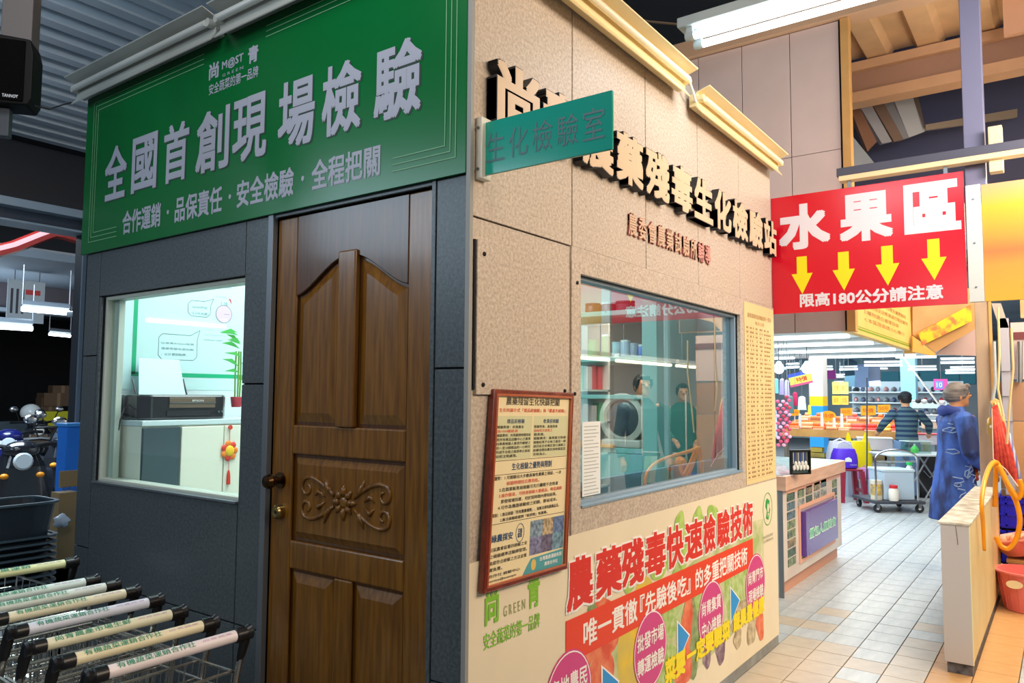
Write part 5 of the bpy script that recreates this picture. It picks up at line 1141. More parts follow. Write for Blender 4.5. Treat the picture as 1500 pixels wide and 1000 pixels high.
for k, (px, py, w_, h_) in enumerate([(1164, 604, 14, 10), (1213, 609, 22, 15), (1240, 603, 16, 12), (1272, 601, 20, 15), (1295, 598, 17, 12)]):
    a = P(px, py, 0, 12.25); s_ = (a - CAM).dot(FWD) / F
    t = thing('price_card', 'orange price card on a stick, %s on the fruit table' % ['leftmost', 'the big round one', 'right of the big round one', 'fourth from the left', 'rightmost'][k], 'sign', a)
    fr_ = Fr(a, (0.05, -1, 0), (0, 0, 1), (-1, 0, 0)); m_ = mat('price_orange', (255, 170, 20), .5)
    if k == 1: G(fr_).prism(circ(0, 0, w_ / 2 * s_, h_ / 2 * s_, 14), 0, .01).build('card', m_, t)
    else: G(fr_).prism([(-w_ / 2 * s_, -h_ / 2 * s_), (w_ / 2 * s_, -h_ / 2 * s_ + .01), (w_ / 2 * s_, h_ / 2 * s_), (-w_ / 2 * s_, h_ / 2 * s_ - .01)], 0, .01).build('card', m_, t)
    text('特價' if k % 2 else '50元', fr_, -w_ * .36 * s_, w_ * .36 * s_, -h_ * .22 * s_, h_ * .22 * s_, .011, mat('price_ink', (200, 60, 20), .5), t); G(fr_).box(-.006, .006, a.z * -1 + .915, -h_ / 2 * s_ + .01, -.01, 0).build('stick', WHITE, t)
for k, (px, py) in enumerate([(1172, 612), (1204, 610), (1222, 618), (1233, 612)]):
    a = P(px, py, 0, 12.1); o = G(Fr(a, (0, -1, 0), (0, 0, 1), (-1, 0, 0))).prism([(-.03, a.z * -1 + .915), (.03, a.z * -1 + .915), (.02, .07), (-.02, .08)], 0, .004).build('price_tag', WHITE, None); tag(o, 'small white price tag standing between the fruit trays', 'tag', 'white tags between the fruit trays')
for k, (px, py, c) in enumerate([(1225, 568, (226, 240, 130)), (1237, 568, (216, 238, 140)), (1225, 586, (250, 220, 80)), (1237, 586, (250, 214, 90))]):
    a = P(px, py, 0, 12.9); s_ = (a - CAM).dot(FWD) / F; fr_ = Fr(a, (0, -1, 0), (0, 0, 1), (-1, 0, 0)); t = thing('price_poster', '%s handwritten price poster hung over the fruit table, %s' % (['lime', 'lime', 'yellow', 'yellow'][k], ['upper left of four', 'upper right of four', 'lower left of four', 'lower right of four'][k]), 'poster', a)
    G(fr_).box(-5.5 * s_, 5.5 * s_, -9 * s_ if k < 2 else -6.5 * s_, 9 * s_ if k < 2 else 6.5 * s_, 0, .006).build('sheet', mat('poster_%d' % c[2], c, .5), t); text(['芭樂', '柳丁', '蘋果', '水梨'][k], fr_, -3.5 * s_, 3.5 * s_, -4 * s_, 4 * s_, .007, mat('poster_ink', (230, 150, 60), .5), t); G().tube([(a.x, a.y, a.z + 6 * s_), (a.x, a.y, 3.36)], .004, 5).build('cord', STEEL, t)
# boxes below the table
for k, (px, py, c) in enumerate([(1196, 640, (222, 196, 90)), (1196, 649, (230, 204, 110)), (1168, 648, (170, 120, 90)), (1180, 646, (226, 80, 60)), (1200, 664, (206, 200, 120)), (1290, 637, (200, 180, 130)), (1305, 637, (226, 210, 150))]):
    a = P(px, py, 0, XT + .25); a.z = .475 + [.09, 0, .0, .0, -.0, 0, .0][k]; o = G().box(a.x - .05, a.x + .12, a.y - .10, a.y + .10, a.z - .04, a.z + .04).build('carton', mat('carton%d' % k, c, .6), None, bevel=.004, seg=1); tag(o, '%s flat carton stored under the fruit table' % ['mustard', 'pale mustard', 'brown', 'red', 'olive', 'tan', 'cream'][k], 'box')
# hanging goods at left of the hall
def hang_c(a, t): G().tube([a, (a.x, a.y, 2.12)], .003, 5).build('cord', STEEL, t)
def ceil_z(a): return 2.12 if 4.1 < a.x < 11.2 and a.y > -.2 else 3.36
def hang_cord(a, t, h):
    G().tube([(a.x, a.y, a.z + h), (a.x, a.y, ceil_z(a))], .004, 5).build('cord', STEEL, t)
def hang_cloth(px, py, w_, h_, d, c, label, name='hanging_garment', cat='clothes', top=.75):
    a = D(px, py, d); s_ = d / F; fr_ = Fr(a, (0.2, -.98, 0), (0, 0, 1), (-.98, -.2, 0)); W_, H_ = w_ * s_ / 2, h_ * s_ / 2
    t = thing(name, label, cat, a); m_ = mat('cloth_%d_%d_%d' % c, c, .75)
    G(fr_).loft([[(-W_, -H_, 0), (-W_ * .3, -H_, .03), (W_ * .3, -H_, .0), (W_, -H_, .03), (W_, -H_, .045), (-W_, -H_, .05)], [(-W_ * .85, 0, .01), (-W_ * .3, 0, .02), (W_ * .3, 0, .0), (W_ * .85, 0, .02), (W_ * .85, 0, .05), (-W_ * .85, 0, .05)],
                 [(-W_ * top, H_ * .8, 0), (-W_ * .3, H_, .01), (W_ * .3, H_, .0), (W_ * top, H_ * .8, .01), (W_ * top, H_ * .8, .04), (-W_ * top, H_ * .8, .04)]]).build('cloth', m_, t, smooth=True)
    zc = ceil_z(a); G(fr_).tube([(0, H_, .02), (0, zc - a.z, .02)], .003, 5).build('hook', STEEL, t)
    return t
for a_ in [(1137, 565, 9, 22, 9, (120, 200, 214), 'aqua shirt hanging left of the lilac ones'), (1146, 566, 8, 24, 9, (176, 160, 214), 'lilac shirt hanging right of the aqua one'), (1153, 568, 7, 24, 9.2, (196, 190, 226), 'pale lavender shirt beside the tilted price sign'),
           (1158, 592, 10, 26, 10.5, (90, 116, 120), 'grey-teal jacket hanging below the tilted price sign'), (1165, 584, 8, 20, 10.6, (200, 40, 90), 'magenta top hanging next to the white bag'), (1175, 590, 12, 20, 10.4, (214, 232, 232), 'white patterned bag hanging left of the pillar'), (1186, 600, 5, 14, 10.8, (250, 220, 60), 'small yellow pouch hanging beside the pillar'),
           (1133, 590, 7, 30, 8, (150, 170, 206), 'pale blue scarf hanging at the booth edge'), (1136, 620, 6, 40, 8, (190, 200, 220), 'silver-blue long scarf hanging at the booth edge')]: hang_cloth(*a_)
for k, px in enumerate((1141, 1149, 1154)):
    a = D(px, 585 if k < 2 else 578, 7.6); t = thing('bead_garland', 'long garland of %s hanging beyond the booth, %s' % (['pink and red knots', 'rose knots', 'lilac pink knots'][k], ['leftmost', 'in the middle', 'rightmost'][k]), 'garland', a)
    G().tube([a, a + Vector((0, 0, -.47))], .003, 5).build('cord', mat('garland_cord', (200, 60, 100), .6), t); hang_c(a, t)
    for j in range(13): G().ell(a + Vector((0, .012 * (-1) ** j, -.02 - j * .036)), (.016, .022, .017), 7, 5).build('knot', mat('knot%d' % ((j + k) % 3), [(222, 90, 130), (240, 170, 200), (200, 60, 90)][(j + k) % 3], .5), t, smooth='all')
a = D(1172, 552, 10.8); t = thing('tilted_price_sign', 'tilted blue and yellow price banner reading 特價 hung beside the pillar', 'sign', a); s_ = 10.8 / F
fr_ = Fr(a, Vector((0, -.97, .22)).normalized(), Vector((0, .22, .97)).normalized(), (-1, 0, 0))
G(fr_).box(-16 * s_, 16 * s_, 2 * s_, 7 * s_, 0, .02).build('blue_board', mat('sign_blue', (50, 80, 210), .5), t); G(fr_).box(-16 * s_, 16 * s_, -9 * s_, 2 * s_, 0, .02).build('yellow_board', mat('sign_lime', (226, 226, 90), .5), t); G(fr_).box(-16 * s_, 16 * s_, -12 * s_, -9 * s_, 0, .02).build('pink_board', mat('sign_pink', (240, 80, 130), .5), t)
text('特價', fr_, -6 * s_, 10 * s_, -7 * s_, 0, .021, mat('price_ink', (200, 60, 20), .5), t, bold=.02); hang_cord(a, t, .05)
# shoe racks at the back
XR = 22.0
yr0, yr1 = P(1410, 600, 0, XR).y, P(1244, 600, 0, XR).y
rk = thing('shoe_rack', 'long tiered rack of shoes along the back of the hall', 'rack', (XR, (yr0 + yr1) / 2, 0))
for z in (.35, .7, 1.05, 1.35, 1.65): G().box(XR, XR + .4, yr0, yr1, z - .03, z).build('shelf_board', mat('rack_white', (206, 222, 228), .5), rk)
G().box(XR + .4, XR + .44, yr0, yr1, 0, 1.95).build('back_panel', mat('rack_back', (170, 190, 200), .6), rk)
g = G(); g.tube([(-.12, 0, .045), (-.05, 0, .06), (.04, 0, .045), (.13, 0, .03)], [.045, .05, .04, .022], 7); base_me = g.mesh('shoe', Vector((0, 0, 0)), True)
shm = []
for k, c in enumerate([(40, 40, 46), (210, 214, 216), (176, 130, 130), (70, 80, 110), (120, 120, 126), (180, 60, 70)]):
    me = base_me.copy(); me.materials.clear(); me.materials.append(mat('shoe%d' % k, c, .5)); shm.append(me)
cnt = 0
for z in (1.35, 1.65, 1.05, .7):
    y = yr0 + .1
    while y < yr1 - .1 and cnt < 150:
        ks = R.randrange(6); o = bpy.data.objects.new('shoe', shm[ks]); COL.objects.link(o); o.location = (XR + .15, y, z); o.rotation_euler = (0, 0, PI + R.uniform(-.3, .3)); o.scale = (1.1, 1.2, 1.4)
        cn = ['black', 'white', 'dusty pink', 'navy', 'grey', 'red'][ks]; tag(o, cn + ' shoe on the long tiered rack at the back of the hall', 'shoe', cn + ' shoes on the rack at the back of the hall'); y += .2; cnt += 1
for k, (px, py, w_, h_, c, lb) in enumerate([(1262, 550, 20, 34, (140, 170, 214), 'pale blue cloth hanging high in front of the teal boards'), (1280, 550, 18, 30, (166, 186, 220), 'grey-blue cloth hanging high next to the teal boards'),
                                            (1212, 548, 26, 14, (160, 60, 150), 'purple banner hanging behind the pillar'), (1246, 546, 18, 40, (70, 110, 130), 'dark teal curtain behind the lime posters')]):
    hang_cloth(px, py, w_, h_, 18 + k * .3, c, lb, 'hanging_cloth', 'cloth', 1.0)
for k, (px, w_) in enumerate(((1304, 26), (1334, 24), (1362, 26), (1392, 24), (1418, 20))):
    a = P(px, 552, 0, 26.95); s_ = 23.5 / F; o = G(Fr(a, (0, -1, 0), (0, 0, 1), (-1, 0, 0))).box(-w_ / 2 * s_, w_ / 2 * s_, -11 * s_, 9 * s_, 0, .04).build('wall_board', mat('teal_board', (30, 150, 176), .5), None); tag(o, 'teal board on the back wall above the shoe racks', 'board', 'teal boards above the shoe racks')
a = D(1378, 563, 15); s_ = 15 / F; t = thing('sale_sign', 'magenta and blue sale sign hanging left of the grey-haired woman', 'sign', a); fr_ = Fr(a, (0, -1, 0), (0, 0, 1), (-1, 0, 0))
G(fr_).box(-9 * s_, 9 * s_, -8 * s_, 8 * s_, 0, .02).build('board', mat('sale_magenta', (206, 70, 150), .5), t); G(fr_).box(-7 * s_, 3 * s_, -6 * s_, 5 * s_, .02, .024).build('patch', mat('sale_blue', (110, 130, 220), .5), t); text('10', fr_, -5 * s_, 2 * s_, -4 * s_, 3 * s_, .025, WHITE, t); hang_cord(a, t, .1)
# goods tables around the man
for k, (px, py, w_, h_, d, c, lb, nm, ct_) in enumerate([(1362, 592, 44, 12, 14.3, (206, 226, 230), 'white goods crate on the right of the striped man, upper', 'goods_crate', 'crate'), (1365, 612, 46, 10, 13.2, (176, 190, 200), 'grey goods crate right of the striped man, below the white one', 'goods_crate', 'crate'), (1372, 622, 34, 12, 12.6, (226, 206, 180), 'cream carton in front of the grey crate', 'carton', 'box'),
                                                        (1356, 643, 40, 16, 12.2, (214, 206, 216), 'white styrofoam box with red lid right of the striped man', 'foam_box', 'box'), (1282, 650, 46, 18, 12.0, (222, 216, 226), 'white low table left of the striped man', 'low_table', 'table')]):
    a = D(px, py, d); s_ = d / F; t = thing(nm, lb, ct_, (a.x, a.y, a.z - h_ / 2 * s_)); W_ = w_ / 2 * s_; fr_ = Fr(a, (.25, -.97, 0), (0, 0, 1), (-.97, -.25, 0))
    G(fr_).box(-W_, W_, -h_ / 2 * s_, h_ / 2 * s_ - .02, -.3, 0).build('body', mat('crate%d' % k, c, .5), t, bevel=.006); G(fr_).box(-W_ - .01, W_ + .01, h_ / 2 * s_ - .02, h_ / 2 * s_, -.31, .01).build('lid', mat('lid%d' % k, (200, 60, 70) if k == 3 else (226, 232, 232), .5), t, bevel=.004)
    if 1:
        for u in (-W_ + .03, W_ - .06):
            for n_ in (-.05, -.27): G(fr_).box(u, u + .03, -a.z, -h_ / 2 * s_, n_, n_ + .03).build('leg', mat('leg_grey', (150, 156, 160), .5), t)
for k, (px, py, c) in enumerate([(1345, 587, (40, 44, 52)), (1354, 588, (190, 196, 200)), (1362, 587, (60, 64, 76)), (1371, 588, (30, 34, 40)), (1380, 590, (200, 200, 206)), (1348, 607, (60, 60, 66)), (1358, 606, (90, 90, 100)), (1370, 606, (50, 50, 60)), (1384, 606, (140, 140, 150)), (1376, 615, (230, 220, 90))]):
    a = D(px, py, 13.3); o = G().ell(a, (.05, .05, .045), 8, 6).build('hat', mat('hat%d' % k, c, .7), None, smooth='all'); o['label'] = '%s rounded hat displayed right of the striped man, %s' % (['charcoal', 'silver', 'slate', 'black', 'pale grey', 'dark grey', 'mid grey', 'ink blue', 'light grey', 'yellow'][k], 'upper row' if k < 5 else 'lower row'); o['category'] = 'hat'
o = G().tube([Vector((D(1324, 524, 9.6).x, D(1324, 524, 9.6).y, 2.12)), D(1324, 524, 9.6), D(1345, 552, 9.5), D(1386, 606, 9.3)], .012, 7).build('rope', WHITE, None, smooth=True); tag(o, 'white rope slanting down behind the grey-haired woman', 'rope')
o = G().tube([D(1270, 553, 10.9), D(1270, 735, 10.9)], .010, 7).build('thin_pole', mat('pole_dark', (60, 66, 76), .5), None, smooth=True); tag(o, 'thin dark upright pole left of the striped man', 'pole')
# folding table, plastic box, spray bottle
a = P(1345, 745, 2, 0); tz = .72; TA = D(1342, 664, 10.55); TA.z = tz
t = thing('folding_table', 'folding table with white top and crossed steel legs by the striped man', 'table', (TA.x, TA.y, 0)); fr_ = Fr((TA.x, TA.y, 0), (.588, -.809, 0), (.809, .588, 0), (0, 0, 1))
G(fr_).box(-.52, .46, -.28, .30, tz - .025, tz).build('table_top', mat('table_white', (214, 226, 228), .35), t, bevel=.006)
for s_ in (-.22, .26):
    G(fr_).tube([(-.08, s_, tz - .02), (.36, s_ - .02, .02)], .013, 8).build('leg', STEEL, t, smooth=True); G(fr_).tube([(.34, s_, tz - .02), (-.06, s_ + .02, .02)], .013, 8).build('leg', STEEL, t, smooth=True)
pbx = thing('plastic_box', 'clear plastic box holding a green bottle on the folding table', 'box', fr_(-.02, 0, tz))
G(fr_).ring([(-.15, -.12), (.15, -.12), (.15, .12), (-.15, .12)], [(-.14, -.11), (.14, -.11), (.14, .11), (-.14, .11)], tz + .002, tz + .16).build('walls', glass_mat('clear_plastic', (.85, .93, .93), .1), pbx); G(fr_).box(-.15, .15, -.12, .12, tz + .001, tz + .006).build('base', mat('plastic_base', (200, 220, 220), .3), pbx); G(fr_).frame(-.165, .165, -.135, .135, .02, tz + .16, tz + .17).build('rim', mat('plastic_rim', (206, 226, 226), .3), pbx)
t = thing('green_bottle', 'small bright green bottle inside the clear plastic box', 'bottle', fr_(-.02, 0, tz + .01)); G(fr_).lathe([(.05, .0), (.055, .05), (.03, .085), (.012, .1)], (-.03, -.02, tz + .008), (0, 0, 1), 12).build('body', mat('bottle_green', (80, 226, 90), .35), t, smooth=True); G(fr_).lathe([(.013, .1), (.013, .12)], (-.03, -.02, tz + .008), (0, 0, 1), 8).build('cap', WHITE, t)
# platform trolley
T0 = P(1307, 748, 2, 0); fr_ = Fr((T0.x, T0.y, 0), (.588, -.809, 0), (.809, .588, 0), (0, 0, 1)); s_ = 9.6 / F
pt = thing('platform_trolley', 'grey platform trolley with curved handle standing on the tiled floor', 'trolley', (T0.x, T0.y, 0))
G(fr_).box(-.33, .33, -.22, .45, .115, .155).build('deck', mat('deck_dark', (64, 68, 78), .5), pt, bevel=.012)
hp_ = [(-.29, -.18, .15)] + [(-.29, -.18, .15 + .09 * k) for k in range(1, 7)] + [(-.29 + .27 * (1 - math.cos(a)), -.18, .69 + .12 * math.sin(a)) for a in [PI * k / 10 for k in range(1, 10)]] + [(.25, -.18, .69 - .09 * k) for k in range(0, 7)]
G(fr_).tube(hp_, .013, 8).build('handle', CHROME, pt, smooth=True); G(fr_).tube([(-.29, -.18, .66), (.25, -.18, .66)], .010, 8).build('crossbar', CHROME, pt, smooth=True)
for u in (-.27, .27):
    for v in (-.17, .36):
        wl_ = G(fr_).lathe([(.020, -.015), (.052, -.015), (.055, 0), (.052, .015), (.020, .015)], (u, v, .056), (1, 0, 0) if v > 0 else (.3, 1, 0), 18).build('wheel', RUBBER, pt, smooth=True); G(fr_).box(u - .02, u + .02, v - .022, v + .022, .06, .115).build('fork', STEEL, wl_); G(fr_).lathe([(.018, -.017), (.018, .017)], (u, v, .056), (1, 0, 0) if v > 0 else (.3, 1, 0), 12).build('hub', CHROME, wl_)
o = thing('foam_board', 'pale blue storage box standing on the platform trolley', 'box', fr_(0, 0, .156)); G(fr_).box(-.16, .24, -.12, .30, .157, .52).build('body', mat('foam_blue', (190, 212, 230), .4), o, bevel=.01); G(fr_).box(-.17, .25, -.13, .31, .52, .55).build('lid', mat('foam_lid', (206, 224, 236), .4), o, bevel=.006)
o = thing('paint_tin', 'yellow-labelled cream tin at the left of the platform trolley', 'tin', fr_(-.23, -.05, .156)); G(fr_).lathe([(.07, 0), (.07, .25)], (-.235, -.07, .157), (0, 0, 1), 16).build('body', mat('tin_cream', (230, 220, 196), .4), o, smooth=True); G(fr_).lathe([(.0715, .06), (.0715, .2)], (-.235, -.07, .157), (0, 0, 1), 16, cap=False).build('wrapper', mat('tin_label', (236, 200, 70), .5, rgb2=(160, 130, 120), scale=20), o)
o = thing('jar', 'white jar with red lid on the platform trolley', 'jar', fr_(-.08, -.17, .156)); G(fr_).lathe([(.055, 0), (.062, .02), (.062, .13), (.045, .16)], (-.07, -.19, .157), (0, 0, 1), 16).build('body', mat('jar_cream', (240, 232, 220), .4), o, smooth=True); G(fr_).lathe([(.048, .16), (.05, .165), (.05, .195), (.046, .2)], (-.07, -.19, .157), (0, 0, 1), 16).build('lid', mat('lid_red', (210, 40, 50), .4), o, smooth=True)
o = thing('cleaning_bottle', 'tall white bottle with green cap on the right of the platform trolley', 'bottle', fr_(.28, .1, .156)); G(fr_).lathe([(.045, 0), (.05, .03), (.05, .38), (.025, .44)], (.275, .06, .157), (0, 0, 1), 14).build('body', mat('bottle_white', (226, 236, 236), .3), o, smooth=True); G(fr_).lathe([(.04, .44), (.04, .485)], (.275, .06, .157), (0, 0, 1), 12).build('cap', mat('cap_green', (40, 200, 90), .4), o)
# red stool, purple bag, yellow bag, lilac bag, dark bag
S0 = P(1244, 734, 2, 0); st_ = thing('plastic_stool', 'dark red plastic stool standing beside the stall counter', 'stool', (S0.x, S0.y, 0)); srm = mat('stool_red', (150, 36, 62), .4); fr_ = yawed((S0.x, S0.y, 0), .6)
G(fr_).box(-.15, .15, -.15, .15, .44, .47).build('seat', srm, st_, bevel=.012)
for u in (-1, 1):
    for v in (-1, 1):
        g = G(fr_); a, b = (u * .13, v * .13), (u * .17, v * .17); g.loft([[(b[0] - .03, b[1] - .03, 0), (b[0] + .03, b[1] - .03, 0), (b[0] + .03, b[1] + .03, 0), (b[0] - .03, b[1] + .03, 0)], [(a[0] - .03, a[1] - .03, .44), (a[0] + .03, a[1] - .03, .44), (a[0] + .03, a[1] + .03, .44), (a[0] - .03, a[1] + .03, .44)]]); g.build('leg', srm, st_)
for v in (-1, 1): G(fr_).box(-.15, .15, v * .15 - .01, v * .15 + .01, .14, .19).build('brace', srm, st_)
def softbag(name, label, p, rx, ry, h, m, parts, yaw=.6):
    t = thing(name, label, 'bag', p); fr_ = yawed(p, yaw)
    n = 24; rg = []
    for z, f in ((0, .85), (.05, 1.0), (.35, 1.05), (.7, .95), (.9, .85), (1.0, .78)):
        rg.append([(rx * f * math.copysign(abs(math.cos(a)) ** .6, math.cos(a)) * (1 + .03 * math.sin(7 * a + z * 5)), ry * f * math.copysign(abs(math.sin(a)) ** .6, math.sin(a)), z * h) for a in [2 * PI * i / n for i in range(n)]])
    G(fr_).loft(rg).build('body', m, t, smooth=True); parts(t, fr_); return t
def pp(t, fr_):
    G(fr_).tube([(-.10, .0, .25), (-.09, 0, .34), (0, 0, .38), (.09, 0, .34), (.10, 0, .25)], .012, 7).build('handle', mat('bag_handle_white', (214, 216, 230), .5), t, smooth=True)
bagp = Vector((S0.x, S0.y, .472)); yv = math.atan2(-.809, .588)
t = softbag('insulated_bag', 'violet insulated shopping bag standing on the red stool', bagp + FWD * 0.0 - RIGHT * .06, .17, .13, .28, mat('bag_violet', (84, 40, 206), .5), pp, yv)
q = Fr(bagp - RIGHT * .06, (.588, -.809, 0), (0, 0, 1), (-.809, -.588, 0)); G(q).prism([(-.05, .10), (.05, .10), (.045, .14), (.01, .165), (-.04, .15)], .137, .141).build('print', WHITE, t); text('COOL BAG', q, .02, .12, .05, .065, .141, WHITE, t)
t = softbag('plastic_bag', 'grey-white plastic bag slumped behind the violet bag', bagp + FWD * .32 + RIGHT * .02 - Vector((0, 0, .0)), .18, .12, .34, mat('bag_greywhite', (196, 196, 206), .35), pp, yv)
yp = D(1256, 682, 11.6); yp.z = .42
def yh(t, fr_):
    for u in (-.12, .12): G(fr_).loft([[(u - .05, -.03, .34), (u + .05, -.03, .34), (u + .05, .03, .34), (u - .05, .03, .34)], [(u * 1.1 - .03, -.02, .44), (u * 1.1 + .03, -.02, .44), (u * 1.1 + .03, .02, .44), (u * 1.1 - .03, .02, .44)], [(u * 1.1 - .008, -.01, .53), (u * 1.1 + .008, -.01, .53), (u * 1.1 + .008, .01, .53), (u * 1.1 - .008, .01, .53)]]).build('handle', mat('bag_yellow', (250, 226, 20), .35), t)
softbag('carrier_bag', 'bright yellow plastic carrier bag with two tied handles', yp, .20, .13, .40, mat('bag_yellow', (250, 226, 20), .35), yh, yv)
o = thing('bag_crate', 'low grey box under the yellow carrier bag', 'box', (yp.x, yp.y, 0)); G(yawed((yp.x, yp.y, 0), yv)).box(-.22, .22, -.16, .16, .0, .39).build('body', mat('crate_lilac_grey', (190, 196, 214), .5), o, bevel=.008); G(yawed((yp.x, yp.y, 0), yv)).box(-.23, .23, -.17, .17, .39, .417).build('lid', mat('lid_pale', (206, 206, 220), .5), o, bevel=.006)
lp_ = D(1266, 695, 11.1); softbag('lilac_bag', 'small lilac pink plastic bag in front of the low grey box', Vector((lp_.x, lp_.y, .30)), .09, .07, .16, mat('bag_lilac', (220, 150, 220), .4), pp if False else (lambda t, f: G(f).tube([(-.03, 0, .15), (0, 0, .2), (.03, 0, .15)], .006, 6).build('handle', mat('bag_lilac', (220, 150, 220), .4), t)), yv)
o = thing('bag_box', 'small pale box under the lilac bag', 'box', (lp_.x, lp_.y, 0)); G(yawed((lp_.x, lp_.y, 0), yv)).box(-.11, .11, -.08, .08, 0, .27).build('body', mat('crate_lilac_grey', (190, 196, 214), .5), o); G(yawed((lp_.x, lp_.y, 0), yv)).box(-.115, .115, -.085, .085, .27, .298).build('lid', mat('lid_pale', (206, 206, 220), .5), o)
dp_ = D(1352, 690, 11.5); softbag('dark_bag', 'black bag under the folding table', Vector((dp_.x, dp_.y, 0)), .22, .16, .62, mat('bag_black', (26, 28, 36), .5), lambda t, f: G(f).tube([(-.08, -.17, .4), (0, -.19, .3), (.08, -.17, .4)], .008, 6).build('strap', mat('strap_grey', (130, 136, 146), .5), t), yv)

# ================================================================== RIGHT FOREGROUND: partition, post, towels, hose, baskets
pp0 = P(1383, 985, 2, 0); pw0 = P(1427, 990, 2, 0)
pa_ = thing('low_partition', 'low beige partition with painted-in lit yellow side and shaded grey end at the aisle edge', 'partition', (3.05, -.94, 0))
x0 = 3.05; ya, yb_ = -.885, -1.03
g = G(); zt0, zt1 = .825, .90
yq0, yq1 = -.872, -1.006
G().box(x0, 5.15, yq1, yq0, .06, .795).build('body', mat('partition_lit', (232, 206, 150), .5, rgb2=(222, 190, 128), scale=3), pa_)
G().box(x0 - .004, x0, yq1, yq0, .06, .795).build('end_panel', mat('partition_shaded', (196, 190, 188), .5), pa_)  # shade is put into the grey end, lamp light into the yellow side
G().box(x0 - .003, x0 + .012, yq1 - .004, yq1, .06, .795).build('edge_strip', mat('edge_yellowish', (240, 236, 180), .4), pa_)
G().box(x0 - .01, 5.15, yq1 - .008, yq0 + .012, .795, .807).build('cap', mat('partition_cap', (222, 218, 206), .55, rgb2=(170, 160, 140), scale=14), pa_, bevel=.002)
G().box(x0 + .01, 5.1, yq1 + .005, yq0 - .01, 0, .06).build('base', mat('base_chipped', (110, 110, 116), .7, rgb2=(50, 50, 56), scale=20), pa_)
G().tube([(x0 - .006, -.945, .79), (x0 - .006, -.95, .74), (x0 - .006, -.953, .69)], .0015, 4).build('crack', mat('crack_grey', (130, 110, 100), .7), pa_)
pz = P(1427, 445, 0, 5.2); pq = P(1452, 445, 0, 5.2)
wp_ = thing('timber_post', 'tan and grey square post at the end of the low partition', 'post', (5.25, (pz.y + pq.y) / 2, 0))
G().box(5.2, 5.3, pq.y + .012, pz.y, 0.0, 2.85).build('post', mat('post_tan', (200, 176, 150), .55, rgb2=(176, 160, 146), scale=3, stretch=(4, 4, 1)), wp_, bevel=.004); G().box(5.19, 5.2, pq.y + .0, pq.y + .02, .0, 2.85).build('edge', wt, wp_)
def pipe(name, pts, r, m, label, cat='pipe'): o = G().tube(pts, r, 8).build(name, m, None, smooth=True); return tag(o, label, cat)
pipe('conduit', [P(1456, 500, 0, 5.15), P(1458, 560, 0, 5.15), P(1452, 600, 0, 5.15), P(1453, 640, 0, 5.15)], .012, mat('conduit_grey', (180, 186, 190), .4), 'pale grey conduit bending down beside the timber post')
pipe('cable', [P(1462, 450, 0, 5.0), P(1464, 520, 0, 5.0), P(1462, 570, 0, 5.0), P(1470, 610, 0, 5.0)], .008, mat('cable_cream', (230, 206, 150), .5), 'cream cable hanging between conduit and bracket post', 'cable')
pipe('cable', [P(1481, 480, 0, 4.6), P(1484, 540, 0, 4.6), P(1479, 590, 0, 4.6), P(1475, 650, 0, 4.6)], .008, mat('cable_cream', (230, 206, 150), .5), 'cream looped cable on the bracket post at far right', 'cable')
bq = thing('bracket_post', 'grey steel post with angled top bracket right of the timber post', 'post', (5.5, -1.02, .722)); a, b = P(1464, 470, 0, 4.8), P(1477, 470, 0, 4.8)
a, b = P(1464, 470, 0, 5.5), P(1477, 470, 0, 5.5); G().box(5.5, 5.56, b.y, a.y, .722, 2.13).build('post', mat('post_violet_pale', (176, 178, 196), .45), bq); 
pA = [P(1452, 444, 0, 5.5), P(1466, 444, 0, 5.5), P(1478, 480, 0, 5.5), P(1464, 480, 0, 5.5)]; G(FX(5.5)).prism([(-p.y, p.z) for p in pA], -.03, .0).build('brace', mat('post_grey', (176, 172, 168), .45), bq)
for z in (1.3, 1.5, 1.7): G().tube([(5.49, b.y - .01, z), (5.49, a.y + .01, z)], .004, 5).build('tie', STEEL, bq)
o = thing('wall_socket', 'brass-coloured round fitting on the cable beside the timber post', 'fitting', P(1452, 630, 0, 5.12)); a = P(1453, 628, 0, 5.12); G().lathe([(.016, .09), (.03, .07), (.034, .03), (.034, -.03), (.02, -.05), (.014, -.13)], a, (0, 0, 1), 14).build('body', mat('fitting_brass', (206, 170, 96), .35, .4), o, smooth=True); G().lathe([(.012, 0), (.012, .02)], a + Vector((-.034, 0, .02)), (-1, 0, 0), 8).build('screw', WHITE, o)
def towel(pix, x, th, m, label, parts=True):
    ps_ = [P(px, py, 0, x) for px, py in pix]; t = thing('hanging_towel', label, 'towel', ps_[0]); fr_ = FX(x)
    g = G(fr_); g.prism([(-p.y, p.z) for p in ps_], 0, th); g.build('cloth', m, t, bevel=.004)
    return t, ps_
tr_ = mat('towel_red', (232, 92, 76), .85, rgb2=(206, 66, 58), scale=40, bump=.3)
def folds(pix0, pix1, x, n, m, parent, r=.014):
    for k in range(n):
        f = (k + .5) / n; a = P(pix0[0] + (pix0[2] - pix0[0]) * f, pix0[1] + (pix0[3] - pix0[1]) * f, 0, x); b = P(pix1[0] + (pix1[2] - pix1[0]) * f, pix1[1] + (pix1[3] - pix1[1]) * f, 0, x)
        G().tube([a + Vector((-.01, 0, 0)), a.lerp(b, .5) + Vector((-.018, 0, 0)), b + Vector((-.008, 0, 0))], [r * .5, r, r * .8], 8).build('fold', m, parent, smooth='all')
t, _ = towel([(1453, 596), (1460, 592), (1472, 620), (1484, 665), (1490, 690), (1491, 712), (1474, 688), (1455, 672)], 5.09, .012, tr_, 'red towel with white edge hanging from the post'); folds((1454, 600, 1462, 598), (1460, 678, 1488, 705), 5.08, 4, tr_, t)
